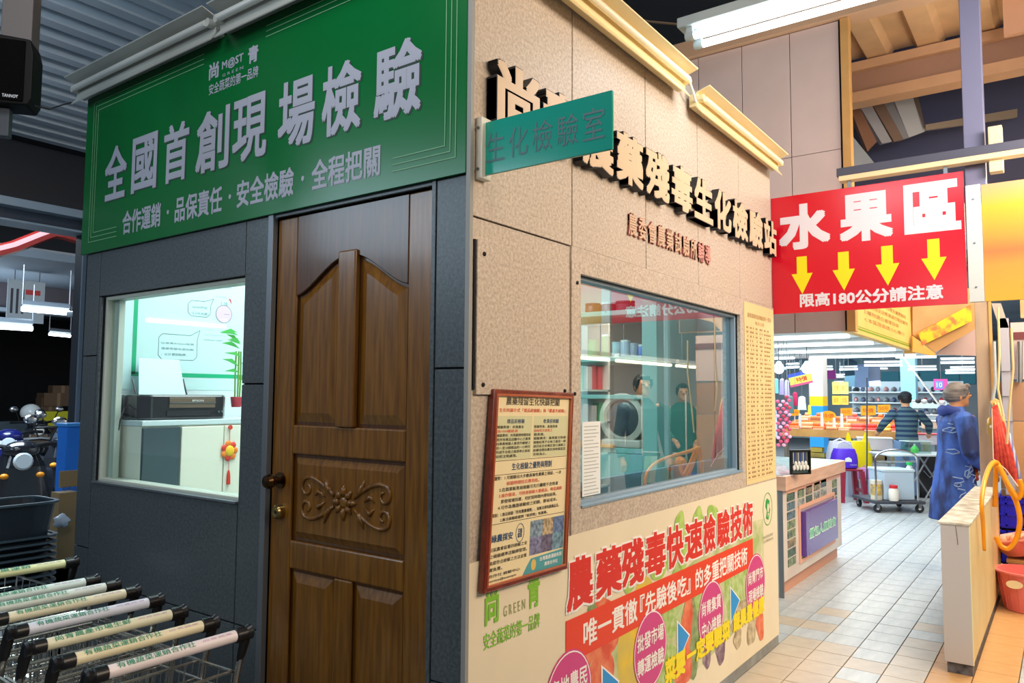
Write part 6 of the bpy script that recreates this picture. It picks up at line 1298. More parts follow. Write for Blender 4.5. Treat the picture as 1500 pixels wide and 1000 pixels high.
wte = mat('towel_edge', (246, 226, 206), .8); G().tube([P(1455, 672, 0, 5.06), P(1474, 688, 0, 5.06), P(1491, 712, 0, 5.06)], .004, 6).build('hem', wte, t); G().tube([P(1453, 598, 0, 5.06), P(1455, 672, 0, 5.06)], .004, 6).build('hem', wte, t)
ty = mat('towel_yellow', (244, 214, 150), .85, rgb2=(226, 190, 120), scale=40, bump=.3); t, _ = towel([(1450, 588), (1458, 583), (1466, 588), (1474, 622), (1471, 634), (1462, 606)], 5.11, .012, ty, 'pale yellow towel hanging behind the red one'); folds((1455, 588, 1464, 590), (1466, 620, 1474, 630), 5.10, 2, ty, t, .010)
tb = bands_mat('towel_blue_stripe', (130, 134, 196), (206, 206, 226), 14, 1); t, _ = towel([(1472, 628), (1480, 634), (1490, 670), (1497, 700), (1494, 712), (1480, 690), (1474, 660)], 5.13, .012, tb, 'blue-grey striped towel hanging right of the red one'); folds((1474, 630, 1480, 636), (1484, 690, 1496, 708), 5.12, 2, tb, t, .009)
hs = thing('orange_hose', 'thick orange hose looped over the partition beside the towels', 'hose', P(1452, 680, 0, 3.9)); om = mat('hose_orange', (250, 160, 10), .4)
def sm(pts, k=6):
    out = []; n_ = len(pts)
    for i in range(n_ - 1):
        p0, p1, p2, p3 = pts[max(i - 1, 0)], pts[i], pts[i + 1], pts[min(i + 2, n_ - 1)]
        for j in range(k):
            t_ = j / k; out.append(.5 * ((2 * p1) + (p2 - p0) * t_ + (2 * p0 - 5 * p1 + 4 * p2 - p3) * t_ ** 2 + (3 * p1 - p0 - 3 * p2 + p3) * t_ ** 3))
    return out + [pts[-1]]
PY_ = lambda px, py: P(px, py, 1, -1.035)
def PX(px, py, x=4.55): return P(px, py, 0, x)
G().tube(sm([PY_(1442, 806), PY_(1440, 770), PY_(1438, 735), PY_(1442, 705), PX(1450, 683, 4.3), PX(1459, 677), PX(1468, 692), PX(1479, 716), PX(1489, 736), PX(1494, 762), PX(1489, 788), PX(1478, 803), PX(1466, 799), PX(1459, 786)]), [.0095 + .007 * min(1, i_ / 30) for i_ in range(79)], 10).build('loop', om, hs, smooth='all')
G().tube(sm([PX(1459, 680, 4.58), PX(1458, 710, 4.58), PX(1457, 742, 4.58)]), .015, 10).build('loop', om, hs, smooth='all')
G().tube(sm([PX(1462, 682, 4.5), PX(1470, 698, 4.5), PX(1482, 718, 4.5), PX(1491, 730, 4.5), PX(1497, 718, 4.5), PX(1493, 702, 4.5)]), .016, 10).build('loop', om, hs, smooth='all')
# blue crates
def crate(cx, cy, z, lx, ly, h, m, label):
    t = thing('plastic_crate', label, 'crate', (cx, cy, z)); 
    for (a, b, c, d) in ((-lx, -lx + .01, -ly, ly), (lx - .01, lx, -ly, ly), (-lx, lx, -ly, -ly + .01), (-lx, lx, ly - .01, ly)): G().box(cx + a, cx + b, cy + c, cy + d, z, z + h).build('side', m, t)
    G().box(cx - lx, cx + lx, cy - ly, cy + ly, z, z + .01).build('base', m, t)
    for q in (.12, .45, .78, .97): G(W).ring([(cx - lx - .008, cy - ly - .008), (cx + lx + .008, cy - ly - .008), (cx + lx + .008, cy + ly + .008), (cx - lx - .008, cy + ly + .008)], [(cx - lx + .005, cy - ly + .005), (cx + lx - .005, cy - ly + .005), (cx + lx - .005, cy + ly - .005), (cx - lx + .005, cy + ly - .005)], z + h * q - .008, z + h * q + .008).build('rib', m, t)
    for k in range(5):
        y = cy - ly + .05 + k * (2 * ly - .1) / 4; G().box(cx - lx - .008, cx - lx, y - .006, y + .006, z + .01, z + h).build('rib', m, t)
    return t
cbl = mat('crate_blue', (24, 30, 196), .4)
cX = 5.48; cy0 = P(1462, 780, 0, cX).y
crate(cX + .25, cy0 - .28, .18, .25, .27, .26, cbl, 'royal blue plastic crate, lower of the two beside the partition'); crate(cX + .25, cy0 - .28, .45, .25, .27, .26, cbl, 'royal blue plastic crate, upper of the two beside the partition')
o = thing('timber_pallet', 'rough tan wooden block under the blue crates', 'pallet', (cX + .25, cy0 - .28, 0)); 
for k in range(4): G().box(cX, cX + .5, cy0 - .54 + k * .14, cy0 - .44 + k * .14, .14, .178).build('slat', wt, o)
for k in range(2): G().box(cX + .02 + k * .4, cX + .08 + k * .4, cy0 - .55, cy0 - .02, 0, .14).build('block', mat('block_tan', (214, 160, 90), .6, rgb2=(170, 116, 60), scale=12), o)
# pink baskets
def basket(c, r0, r1, h, m, label, tilt=0):
    t = thing('pink_basket', label, 'basket', c); fr_ = Fr(c, (1, 0, 0), (0, math.cos(tilt), math.sin(tilt)), (0, -math.sin(tilt), math.cos(tilt)))
    G(fr_).lathe([(r0, 0), (r1, h), (r1 + .02, h), (r1 + .02, h + .012), (r1 - .006, h + .012), (r0 - .006, .01), (0, .01)], (0, 0, 0), (0, 0, 1), 28).build('body', m, t, smooth=True)
    for k in range(20):
        a = 2 * PI * k / 20; G(fr_).tube([(r0 * math.cos(a) * 1.01, r0 * math.sin(a) * 1.01, .01), (r1 * math.cos(a) * 1.01, r1 * math.sin(a) * 1.01, h)], .004, 4).build('rib', m, t)
    return t, fr_
pkm = mat('basket_pink', (238, 128, 122), .4); bc = D(1508, 893, 5.35); bc.z = 0.003
t, f_ = basket(Vector((bc.x, bc.y, .003)), .15, .19, .26, pkm, 'coral pink plastic basket on the tan floor at the right edge'); a = P(1486, 856, 0, bc.x - .185)
G(Fr(a, (0, -1, 0), (0, 0, 1), (-1, 0, 0))).prism(circ(0, 0, .05, .028, 16), 0, .006).build('oval_label', mat('oval_cream', (246, 226, 180), .5), t)
t, f_ = basket(Vector((bc.x + .38, bc.y + .02, .33)), .13, .22, .12, mat('basket_peach', (244, 160, 140), .4), 'peach coloured tray basket tipped above the coral basket', -.25)
for k in range(9): G(f_).ell((R.uniform(-.12, .12), R.uniform(-.12, .12), .12), (.04, .035, .03), 8, 6).build('peeling', mat('peel', (226, 170, 140), .6), t, smooth='all')
o = thing('basket_stool', 'low tan stool holding the tipped peach basket', 'stool', (bc.x + .38, bc.y + .02, 0)); G().box(bc.x + .24, bc.x + .52, bc.y - .12, bc.y + .14, .27, .295).build('seat', wt, o)
for u in (.25, .48):
    for v in (-.11, .10): G().box(bc.x + u, bc.x + u + .03, bc.y + v, bc.y + v + .03, 0, .27).build('leg', wt, o)
# brown cardboard wall at far right, shelf
o = thing('cardboard_stack', 'large brown cardboard sheet behind the towels at the right edge', 'panel', (5.6, -1.5, 0)); a = P(1466, 700, 0, 5.6).y; cbm = mat('cardboard', (206, 160, 112), .65, rgb2=(190, 144, 98), scale=2)
for k, (z0, z1) in enumerate(((.0, .75), (.755, 1.30), (1.305, 1.62))): G().box(5.6, 5.63, -1.50, a, z0, z1).build('sheet', cbm if k != 2 else mat('cardboard_dark', (170, 130, 100), .65), o)
o = thing('wall_unit', 'grey white cabinet above the cardboard at the right edge', 'cabinet', (5.6, -1.7, 1.64)); a = P(1481, 500, 0, 5.6).y; G().box(5.6, 5.9, -1.5, a, 1.64, 2.1).build('body', mat('unit_pink_grey', (206, 186, 184), .5), o); G().box(5.59, 5.6, -1.5, a - .02, 1.96, 2.02).build('dark_slot', mat('slot_maroon', (110, 50, 56), .5), o); G().tube([P(1494, 500, 0, 5.55), P(1494, 560, 0, 5.55)], .02, 8).build('pipe', STEEL, o)
o = thing('arched_canopy', 'dark arched opening board under the yellow sign at far right', 'canopy', (5.7, -1.8, 2.15)); G(FX(5.65)).box(1.18, 1.7, 2.14, 2.5, -.05, 0).build('board', tan, o); G(FX(5.65)).prism([(1.26, 2.15), (1.34, 2.24), (1.52, 2.29), (1.69, 2.30), (1.69, 2.15)], 0, .01).build('dark_arch', mat('arch_dark', (70, 56, 60), .6), o)

# ================================================================== LEFT SIDE
def MM(px, py, x=0): return P(px, py, 0, x)
# shopping trolleys, nested
zh = .80
h_cols = [('handle_white_pink', (238, 226, 226), 'white'), ('handle_cream', (236, 226, 190), 'cream'), ('handle_cream2', (228, 226, 196), 'pale cream'), ('handle_bluewhite', (220, 226, 242), 'bluish white'), ('handle_cream3', (230, 226, 196), 'cream'), ('handle_mintwhite', (218, 230, 224), 'mint white'), ('handle_mintwhite2', (214, 230, 226), 'mint white')]
rights = [(366, 925), (317, 911), (271, 895), (237, 878), (203, 865), (174, 856), (144, 849)]
ink = mat('handle_ink', (70, 150, 120), .5); cwire = mat('wire_chrome', (190, 190, 184), .25, 1.0)
def trolley(y, xr, xl, col, label, txt):
    t = thing('shopping_trolley', label, 'trolley', ((xr + xl) / 2, y + .25, 0), 'nested shopping trolleys in front of the dark wall')
    h = G().tube([(xl + .045, y, zh), (xr - .045, y, zh)], .0165, 16).build('handle', col, t, smooth=True)
    # text printed along the top of the bar, curved around it
    ang = math.radians(52); nrm = Vector((0, -math.cos(ang), math.sin(ang))); vv = Vector((0, math.sin(ang), math.cos(ang)))
    fr_ = Fr(Vector((0, y, zh)) + nrm * .0170, (1, 0, 0), vv, nrm); text(txt, fr_, xl + .07, xl + .07 + (xr - xl - .12) * .62, -.0085, .0085, 0, ink, h, bold=.01)
    text('尚青蔬果', fr_, xl + .08 + (xr - xl - .12) * .66, xr - .065, -.003, .003, .0001, mat('handle_ink_pale', (196, 160, 190), .5), h)
    for s_, x in ((-1, xl), (1, xr)):
        e_ = G().tube([(x - s_ * .05, y, zh), (x - s_ * .048, y, zh), (x - s_ * .018, y, zh), (x - s_ * .014, y, zh), (x, y, zh + .002), (x + s_ * .004, y, zh + .002)], [.0175, .0205, .0205, .017, .022, .016], 14).build('handle_end', BLACK, t, smooth=True)
        G().tube([(x - s_ * .006, y, zh + .012), (x - s_ * .006, y + .016, zh - .03), (x - s_ * .006, y + .030, zh - .07), (x - s_ * .006, y + .036, zh - .085)], [.014, .017, .014, .010], 10, flat=.6).build('bracket', BLACK, e_, smooth=True)
        G().tube([(x - s_ * .006, y + .034, zh - .08), (x - s_ * .006, y + .05, zh - .14), (x - s_ * .010, y + .05, zh - .22), (x - s_ * .012, y + .05, .12)], .0085, 8).build('frame_tube', cwire, t, smooth=True)
    zb1, zb0 = zh - .12, zh - .42; xa_, xb_ = xl + .012, xr - .012; y0, y1 = y + .06, y + .52
    g = G()
    for z, r_ in ((zb1, .0048), (zb1 - .05, .003), ((zb0 + zb1) / 2, .003), (zb0, .004)):
        q = (z - zb0) / (zb1 - zb0); ins = .03 * (1 - q)
        g.tube([(xa_ + ins, y0, z), (xb_ - ins, y0, z), (xb_ - ins - .02, y1 - .05 * (1 - q), z), (xa_ + ins + .02, y1 - .05 * (1 - q), z)], r_, 5, closed=True)
    g.build('basket_rim', cwire, t)
    g = G(); n = 9
    for k in range(n + 1):
        f = k / n; x = xa_ + (xb_ - xa_) * f; g.tube([(x, y0, zb1), (x * 1 + (.5 - f) * .05, y0, zb0)], .0022, 4, cap=False); g.tube([(x, y1, zb1), (x + (.5 - f) * .05, y1 - .05, zb0)], .0022, 4, cap=False); g.tube([(x, y0, zb0), (x, y1 - .05, zb0)], .0022, 4, cap=False)
    for k in range(8):
        f = k / 7; yy = y0 + (y1 - y0) * f
        for x, i_ in ((xa_, .03), (xb_, -.03)): g.tube([(x, yy, zb1), (x + i_, yy, zb0)], .0022, 4, cap=False)
        g.tube([(xa_ + .03, yy * .98 + .01, zb0), (xb_ - .03, yy * .98 + .01, zb0)], .0022, 4, cap=False)
    g.build('basket_wires', cwire, t, kind='stuff')
    G().tube([(xa_, y + .05, .12), (xa_ + .02, y1, .12), (xb_ - .02, y1, .12), (xb_, y + .05, .12)], .009, 8).build('chassis', cwire, t, smooth=True)
    for x in (xa_, xb_):
        for yy in (y + .07, y1 - .02): G().lathe([(.02, -.012), (.048, -.012), (.05, 0), (.048, .012), (.02, .012)], (x, yy, .05), (1, 0, 0), 14).build('wheel', RUBBER, t, smooth=True); G().box(x - .016, x + .016, yy - .012, yy + .012, .05, .12).build('caster_fork', STEEL, t)
    return t
ords = ['nearest to the camera', 'second from the camera', 'third from the camera', 'fourth from the camera', 'fifth from the camera', 'sixth from the camera', 'seventh from the camera']
for k, (px, py) in enumerate(rights):
    r_ = P(px, py, 2, zh); xl = r_.x - .455
    trolley(r_.y, r_.x, xl, mat(h_cols[k][0], h_cols[k][1], .4), 'shopping trolley with %s handle bar, %s' % (h_cols[k][2], ords[k]), '有機蔬菜運銷合作社' if k != 2 else '尚青農產市場生鮮')
r_ = P(113, 822, 2, zh); trolley(r_.y, r_.x, r_.x - .455, mat('handle_yellow_green', (226, 230, 176), .4), 'shopping trolley with yellow-cream handle bar, apart behind the nested row', '尚青蔬果運銷')
# shopping basket stack
bx1 = P(90, 745, 1, 2.72).x; bm2 = mat('basket_dark', (34, 46, 56), .35); bm3 = mat('basket_rim_dark', (60, 80, 92), .35)
ztop = P(60, 740, 1, 2.62).z
for k in range(13):
    z = ztop - .16 - (12 - k) * .032; lab = 'deep dark shopping basket, topmost of the stack behind the trolleys' if k == 12 else 'dark shopping basket in the stack behind the trolleys, %s below the topmost' % ['twelfth', 'eleventh', 'tenth', 'ninth', 'eighth', 'seventh', 'sixth', 'fifth', 'fourth', 'third', 'second', 'first'][k]
    t = thing('shopping_basket', lab, 'basket', (bx1 - .25, 2.82, z), None if k == 12 else 'nested shopping baskets')
    cx_, cy_ = bx1 - .25, 2.85; n_ = 20
    def rr(a, b, zz, p=.35): return [(cx_ + a * math.copysign(abs(math.cos(q)) ** p, math.cos(q)), cy_ + b * math.copysign(abs(math.sin(q)) ** p, math.sin(q)), zz) for q in [2 * PI * (i + .5) / n_ for i in range(n_)]]
    if k == 12: 
        G().loft([rr(.20, .13, z - .06), rr(.235, .155, z + .16)], cap=False).build('walls', bm2, t); G().loft([rr(.20, .13, z - .06), rr(.20, .13, z - .055)]).build('base', bm2, t)
    else: G().loft([rr(.20, .13, z), rr(.235, .155, z + .025)]).build('walls', bm2, t)
    zr = z + (.16 if k == 12 else .025); o_ = [(p[0], p[1]) for p in rr(.25, .17, 0)]; i_ = [(p[0], p[1]) for p in rr(.232, .152, 0)]
    G().ring(o_, i_, zr - .004, zr + .006).build('rim', bm3, t)
o = thing('basket_trolley', 'low dark stand under the stack of shopping baskets', 'stand', (bx1 - .25, 2.85, 0)); zb_ = ztop - .16 - 12 * .032 - .002; G().box(bx1 - .46, bx1 - .04, 2.71, 2.99, zb_ - .03, zb_).build('deck', bm3, o)
for u in (.44, .08):
    for v in (2.73, 2.95): G().box(bx1 - u, bx1 - u + .03, v, v + .03, 0, zb_ - .03).build('leg', bm3, o)
# dark column behind the booth edge, blue cabinet, cardboard box
cA, cB = P(104, 500, 1, 3.72), P(131, 500, 1, 3.6)
o = thing('steel_column', 'tall black steel column behind the left edge of the booth', 'column', (cA.x + .08, 3.6, 0)); zc_ = P(115, 322, 1, 3.6).z; G().box(cA.x, cB.x + .1, 3.6, 3.72, 0, zc_).build('column', mat('column_black', (28, 34, 44), .4), o, bevel=.004); G().box(cA.x - .01, cA.x + .012, 3.585, 3.6, .9, zc_).build('edge', mat('column_edge', (96, 110, 124), .4), o)
zbt = P(100, 620, 1, 3.3).z; a, b = P(83, 650, 1, 3.42).x, P(122, 650, 1, 3.3).x
o = thing('blue_cabinet', 'bright blue metal cabinet against the left end of the booth', 'cabinet', ((a + b) / 2, 3.4, 0)); bcm = mat('cabinet_blue', (20, 120, 226), .4); G().box(a, b + .1, 3.3, 3.42, 0.0, zbt - .02).build('body', bcm, o, bevel=.006); G().box(a - .005, b + .1, 3.29, 3.43, zbt - .02, zbt).build('lid', mat('cabinet_blue_lid', (60, 150, 232), .4), o, bevel=.004)
a, b = P(76, 700, 1, 3.15).x, P(112, 700, 1, 3.05).x; z1 = P(90, 690, 1, 3.05).z
o = thing('cardboard_box', 'open brown cardboard box in front of the blue cabinet', 'box', ((a + b) / 2, 3.1, 0)); cbx = mat('box_brown', (150, 124, 84), .7); G().box(a, a + .10, 3.05, 3.15, 0, z1 - .12).build('panel', cbx, o); G().prism([(a, 3.05), (b + .02, 3.05), (b + .02, 3.062), (a, 3.062)], z1 - .09, z1).build('flap', cbx, o); G().box(a, b + .02, 3.05, 3.15, 0, z1 - .50).build('body', cbx, o); text('易碎品', FY(3.05), a + .01, a + .09, z1 - .11, z1 - .085, .0006, mat('box_ink', (70, 56, 40), .6), o)
a = P(103, 765, 1, 2.9); o = thing('white_bag', 'small white plastic bag on the cardboard box beside the booth', 'bag', a); G().ell((a.x, 3.0, a.z), (.04, .03, .035), 10, 8, lambda d, q: q * (1 + .22 * math.sin(9 * d.x + 7 * d.z))).build('bag', mat('bag_white', (206, 220, 236), .4), o, smooth='all');
zb1_, zb2_, zb3_ = P(0, 288, 1, 3.6).z, P(0, 300, 1, 3.6).z, P(0, 322, 1, 3.6).z
o = thing('steel_beam', 'steel beam with pale flange resting on the black column at left', 'beam', (0, 3.65, zb3_)); G().box(-2.5, 2.2, 3.55, 3.78, zb2_, zb1_).build('flange', mat('girder_edge', (150, 164, 176), .4), o); G().box(-2.5, 2.2, 3.64, 3.66, zb3_ + .012, zb2_).build('web', mat('beam_shade', (90, 98, 112), .5), o); G().box(-2.5, 2.2, 3.57, 3.76, zb3_, zb3_ + .012).build('flange', mat('girder_edge', (150, 164, 176), .4), o)
# speaker hanging from a bracket
sp = thing('loudspeaker', 'black box loudspeaker hanging from a grey beam at the top left corner', 'loudspeaker', D(20, 100, 2.7)); c_ = D(4, 103, 2.75); fs = Fr(c_, (.80, -.60, 0), (0, 0, 1), (-.60, -.80, 0)); s_ = 2.75 / F
G(fs).prism([(-.20, -.13), (.088, -.125), (.10, -.10), (.10, .07), (.088, .12), (-.20, .14)], -.10, .02).build('cabinet', mat('speaker_black', (5, 5, 7), .6, spec=.2), sp, bevel=.006); G(fs).box(-.19, .075, -.115, .11, .02, .026).build('grille', mat('grille_black', (4, 4, 5), .9, bump=.6, scale=400, spec=.1), sp, bevel=.003)
text('TANNOY', fs, .010, .060, -.106, -.094, .027, mat('speaker_badge', (190, 196, 206), .4), sp, bold=.02)
spb = D(12, 30, 2.9); o = G(Fr(spb, (.80, -.60, 0), (0, 0, 1), (-.60, -.80, 0))).box(-.03, .075, -.08, .9, -.12, -.02).build('hanging_beam', mat('beam_grey_brown', (92, 88, 88), .5), None, bevel=.003); tag(o, 'grey-brown square hanger holding the loudspeaker at top left', 'post')
o = G(fs).box(-.05, .022, -.235, -.13, -.06, -.02).build('bracket', mat('bracket_dark', (44, 52, 62), .4), sp, bevel=.003); G(fs).ell((-.06, -.14, -.03), (.05, .025, .03), 10, 6).build('swivel', BLACK, sp, smooth='all')
o = G().tube([D(52, 155, 2.75), D(72, 160, 2.8), D(90, 154, 3.2), D(104, 150, 3.7)], .003, 5).build('speaker_wire', JOINT, None, smooth=True); tag(o, 'thin black wire running from the loudspeaker to the booth corner', 'wire')
# overhead structure at left: soffit boards, beams, pipes
struct('ceiling_board_grey', G().box(-1.2, 2.5, 2.66, 3.32, 4.36, 4.40), mat('board_greyblue', (150, 158, 170), .6, rgb2=(126, 134, 146), scale=6)); struct('ceiling_board_brown', G().box(-1.2, 3.0, 1.0, 2.60, 3.96, 4.0), mat('board_brown', (120, 88, 72), .6, var=.2, scale=3))
struct('trim_8', G().box(-1.2, 3.0, 2.60, 2.68, 3.9, 4.02), mat('edge_brown_dark', (52, 40, 38), .6))
db = thing('dark_girder', 'deep dark roof girder across the car park behind the booth', 'beam', (1.5, 8.6, 3.3)); G().box(-3, 6, 8.5, 8.6, 3.75, 4.45).build('web', mat('girder_dark', (30, 34, 44), .5), db); G().box(-3, 6, 8.42, 8.68, 3.68, 3.75).build('flange', mat('girder_edge', (150, 164, 176), .4), db)
pipe('conduit', [(-3, 8.3, 3.58), (6, 8.3, 3.58)], .03, mat('conduit_dark', (110, 112, 124), .4), 'thin grey pipe under the dark girder at left')
rp = [P(-20, 372, 1, 7), P(20, 362, 1, 7), P(60, 346, 1, 7), P(78, 340, 1, 7), P(92, 342, 1, 7), P(112, 348, 1, 7)]
pipe('red_pipe', rp, .065, mat('pipe_red', (84, 14, 10), .3), 'thick red pipe bending under the ceiling at left')
struct('ceiling_carpark', G().box(-4, 8, 9.2, 19, 3.2, 3.3), mat('carpark_ceiling', (120, 132, 144), .7, var=.2, scale=.8))
b_ = thing('steel_joist', 'grey steel joist under the far car park ceiling', 'beam', (1, 12, 2.9)); G().box(-4, 8, 12, 12.1, 2.8, 3.2).build('web', mat('joist_brown', (88, 82, 90), .5), b_); G().box(-4, 8, 11.94, 12.16, 2.74, 2.80).build('flange', mat('girder_edge', (150, 164, 176), .4), b_)
struct('wall_carpark', G().box(-5, 8, 18, 18.2, 0, 3.2), mat('carpark_dark', (14, 16, 22), .8)); struct('wall_low', G().box(-5, 8, 14.0, 14.15, 0, .95), mat('lowwall_grey', (96, 112, 122), .6, var=.2, scale=2))
G().box(-5, 8, 13.96, 14.0, .55, .60).build('rail', mat('rail_blue', (90, 104, 116), .5), bpy.data.objects['wall_low'])
for k, (x0, y0, x1, y1, yy, lb) in enumerate([(32, 452, 101, 458, 8.0, 'upper one ending at the black column'), (-30, 476, 47, 481, 8.0, 'lower left one cut by the frame edge'), (72, 489, 103, 492, 12.0, 'small far one lowest of the three')]):
    a, b = P(x0, y0, 1, yy), P(x1, y1, 1, yy); t = thing('carpark_lamp', 'lit tube lamp in the car park, ' + lb, 'lamp', a)
    G().tube([a, b], .03 if yy < 10 else .025, 10).build('tube', TUBE, t, smooth=True); G().tube([a + Vector((0, 0, .07)), b + Vector((0, 0, .07))], .035, 6).build('body', mat('lamp_body_dark', (110, 120, 130), .5), t)
    for p_ in (a, b): G().tube([p_ + Vector((0, 0, .05)), p_ + Vector((0, 0, .5))], .008, 5).build('rod', STEEL, t)
a = P(42, 440, 1, 10.5); t = thing('parking_sign', 'white car park sign with red and dark marks behind the lit tubes', 'sign', a); fr_ = FY(10.5); U0, Z0 = a.x, a.z
G(fr_).box(U0 - .28, U0 + .2, Z0 - .32, Z0 + .28, 0, .02).build('board', mat('parking_sign_white', (170, 178, 184), .5), t); G(fr_).box(U0 - .05, U0 + .14, Z0 + .08, Z0 + .15, .02, .024).build('red_mark', mat('sign_red_dull', (190, 60, 60), .5), t)
for q_ in (-.2, .12): G(fr_).box(U0 + q_, U0 + q_ + .01, Z0 + .28, 3.2, .005, .015).build('hanger', STEEL, t)
for k in range(3): G(fr_).box(U0 - .24 + k * .07, U0 - .21 + k * .07, Z0 - .2, Z0 + .15, .02, .024).build('dark_mark', mat('mark_dark', (60, 60, 70), .5), t)
o = tag(G().tube([P(100, 460, 1, 4.2), P(140, 458, 1, 4.0)], .02, 8).build('wall_pipe', mat('pipe_white', (190, 206, 216), .3), None, smooth=True), 'short pale pipe crossing the black column', 'pipe')
# scooters
def scooter(p, yaw, body, seat, label, helmet=False):
    t = thing('scooter', label, 'scooter', p); f = yawed(p, yaw)      # u forward, v left, n up
    g = G(f)
    for u in (-.62, .62): 
        w_ = G(f).lathe([(.10, -.045), (.19, -.05), (.225, -.03), (.235, 0), (.225, .03), (.19, .05), (.10, .045)], (u, 0, .235), (0, 1, 0), 22).build('wheel', RUBBER, t, smooth=True); G(f).lathe([(.03, -.055), (.11, -.03), (.11, .03), (.03, .055)], (u, 0, .235), (0, 1, 0), 14).build('hub', STEEL, w_, smooth=True)
    G(f).loft([[(-.80, y * .10, .55 + z) for y, z in ((-1, -.04), (1, -.04), (1, .06), (-1, .06))], [(-.60, y * .17, .58 + z) for y, z in ((-1, -.18), (1, -.18), (1, .12), (-1, .12))], [(-.20, y * .19, .52 + z) for y, z in ((-1, -.20), (1, -.20), (1, .16), (-1, .16))], [(.02, y * .14, .40 + z) for y, z in ((-1, -.14), (1, -.14), (1, .14), (-1, .14))]]).build('tail_body', body, t, bevel=.03)
    G(f).loft([[(-.66, y * .11, .70 + z) for y, z in ((-1, 0), (1, 0), (.8, .08), (-.8, .08))], [(-.35, y * .15, .69 + z) for y, z in ((-1, 0), (1, 0), (.8, .10), (-.8, .10))], [(-.02, y * .11, .66 + z) for y, z in ((-1, 0), (1, 0), (.8, .08), (-.8, .08))]]).build('seat', seat, t, bevel=.02)
    G(f).box(.0, .38, -.16, .16, .24, .32).build('footboard', body, t, bevel=.02)
    G(f).loft([[(.36, y * .19, .28) for y in (-1, 1)] + [(.42, .14, .28), (.42, -.14, .28)], [(.42, y * .24, .55) for y in (-1, 1)] + [(.56, .15, .55), (.56, -.15, .55)], [(.44, y * .20, .85) for y in (-1, 1)] + [(.54, .12, .85), (.54, -.12, .85)], [(.40, y * .12, 1.0) for y in (-1, 1)] + [(.48, .08, 1.0), (.48, -.08, 1.0)]]).build('front_shield', body, t, bevel=.02)
    G(f).loft([[(.40, y * .10, .42) for y in (-1, 1)] + [(.40, .06, .47), (.40, -.06, .47)], [(.62, y * .10, .49) for y in (-1, 1)] + [(.62, .06, .53), (.62, -.06, .53)], [(.86, y * .07, .42) for y in (-1, 1)] + [(.86, .04, .44), (.86, -.04, .44)]]).build('front_fender', body, t, bevel=.01)
    G(f).tube([(.62, 0, .24), (.50, 0, .60), (.40, 0, 1.0)], .03, 8).build('fork', STEEL, t, smooth=True)
    G(f).tube([(.30, -.33, 1.02), (.38, -.20, 1.03), (.40, 0, 1.0), (.38, .20, 1.03), (.30, .33, 1.02)], .018, 8).build('handlebar', BLACK, t, smooth=True)
    G(f).ell((.45, 0, .99), (.10, .14, .08), 12, 8).build('headset', body, t, smooth='all'); G(f).lathe([(.0, .02), (.06, .02), (.075, 0), (.05, -.04)], (.55, 0, .90), (1, 0, .1), 16).build('headlight', mat('headlight_glass', (196, 206, 210), .1, coat=1), t, smooth=True)
    for v in (-1, 1):
        m_ = G(f).tube([(.36, v * .22, 1.03), (.38, v * .28, 1.18)], .008, 6).build('mirror_stem', BLACK, t); G(f).ell((.37, v * .30, 1.22), (.02, .065, .045), 10, 8).build('mirror', CHROME, m_, smooth='all'); G(f).ell((.54, v * .13, .78), (.03, .035, .025), 8, 6).build('turn_signal', mat('signal_amber', (240, 150, 30), .3), t, smooth='all')
    G(f).ell((-.82, 0, .60), (.03, .07, .04), 8, 6).build('tail_light', mat('tail_red', (170, 20, 24), .3), t, smooth='all'); G(f).box(-.78, -.76, -.09, .09, .38, .48).build('licence_plate', WHITE, t)
    return t, f
navy = mat('scooter_navy', (22, 30, 96), .2, coat=.7); blk = mat('scooter_black', (26, 28, 34), .18, coat=.7); slv = mat('scooter_silver', (130, 150, 172), .25, .6); seatm = mat('seat_black', (18, 18, 22), .35); seats = mat('seat_silver', (130, 146, 166), .3, .4)
def at_floor(px, py, yy): q = P(px, py, 1, yy); return (q.x, yy, 0)
scooter(at_floor(74, 700, 7.0), -1.7, blk, seatm, 'black scooter facing the camera beside the cardboard box')
scooter(at_floor(12, 700, 6.2), -1.75, blk, seats, 'black scooter with a grey silver seat at the left edge')
scooter(at_floor(10, 650, 8.6), -1.9, navy, seatm, 'dark blue scooter behind the silver-seated one')
t4, f4 = scooter(at_floor(44, 640, 11.6), -1.75, blk, seatm, 'black scooter far back with a white helmet on its mirror')
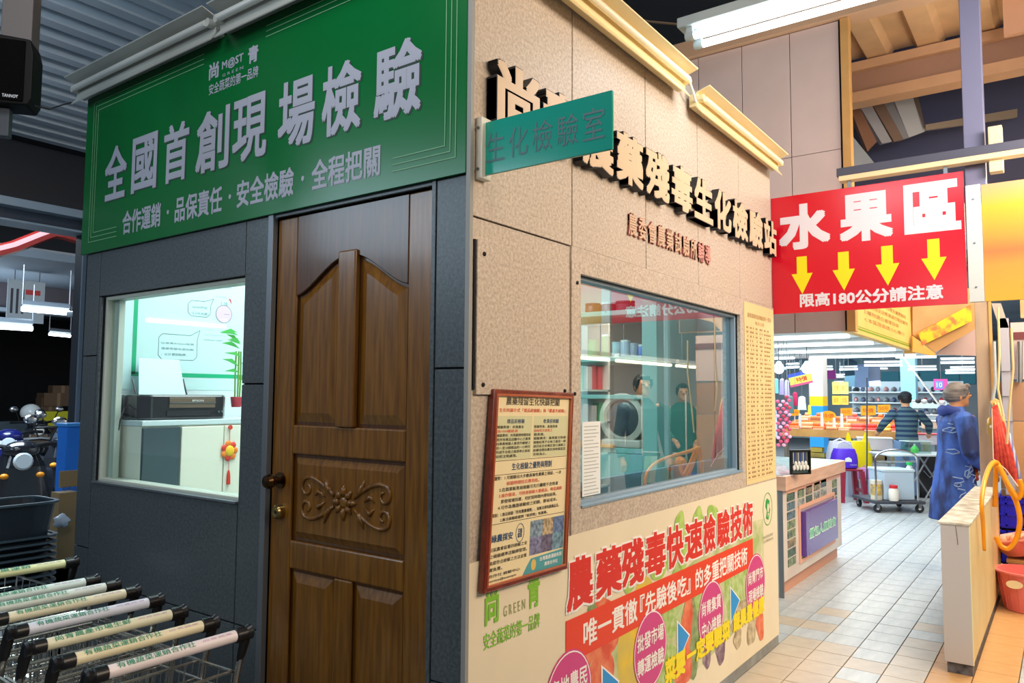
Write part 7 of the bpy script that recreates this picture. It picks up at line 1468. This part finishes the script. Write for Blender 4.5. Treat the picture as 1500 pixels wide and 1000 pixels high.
scooter(at_floor(76, 640, 9.6), -1.6, slv, seatm, 'grey scooter between the far black one and the blue cabinet')
hp0 = D(45, 604, (Vector(f4.o) - CAM).dot(FWD) * .97); o = thing('helmet', 'white open-face helmet resting on the far scooter', 'helmet', hp0)
G().ell(hp0, (.14, .14, .13), 18, 12, lambda d, q: Vector((q.x, q.y, max(q.z, -.07)))).build('shell', mat('helmet_white', (236, 236, 232), .25, coat=.6), o, smooth=True); G().tube([hp0 + Vector((-.1, -.08, -.06)), hp0 + Vector((-.04, -.13, -.10)), hp0 + Vector((.03, -.10, -.06))], .008, 6).build('strap', BLACK, o)
a = P(82, 612, 1, 13.2); o = thing('yellow_crate', 'yellow box on the ground far behind the scooters', 'crate', (a.x, 13.2, 0)); G().box(a.x - .32, a.x + .24, 13.1, 13.4, a.z - .14, a.z + .12).build('body', mat('crate_yellow', (214, 206, 30), .5), o); G().box(a.x - .34, a.x + .26, 13.08, 13.42, 0, a.z - .14).build('stand', mat('stand_brown', (60, 46, 36), .6), o)
for k, (px, py, w_) in enumerate(((86, 585, .5), (74, 592, .3), (92, 574, .35))): a = P(px, py, 1, 13.5 + k * .05); o = thing('cardboard_pile', 'brown carton piled behind the yellow box, ' + ['widest', 'left one', 'top one'][k], 'box', a); G().box(a.x - w_ / 2, a.x + w_ / 2, 13.5 + k * .05, 13.8, a.z - .12, a.z + .12).build('body', mat('box_dull', (110, 84, 62), .7), o); G().box(a.x - .03, a.x + .03, 13.495 + k * .05, 13.5 + k * .05, a.z - .12, a.z + .12).build('tape', mat('tape_tan', (140, 110, 80), .4), o)
# lamp at left whose streak shows in the left window glass
q = P(200, 467, 1, 5.0); q2 = P(318, 477, 1, 5.0); t = thing('aisle_lamp', 'lit tube lamp left of the frame whose streak shows in the left window', 'lamp', (-q.x, 5.0, q.z)); G().tube([(-q.x, 5.0, q.z), (-q2.x, 5.0, q.z)], .02, 10).build('tube', TUBE, t, smooth=True); G().box(-q2.x, -q.x, 4.96, 5.04, q.z + .03, q.z + .07).build('body', ltm, t)
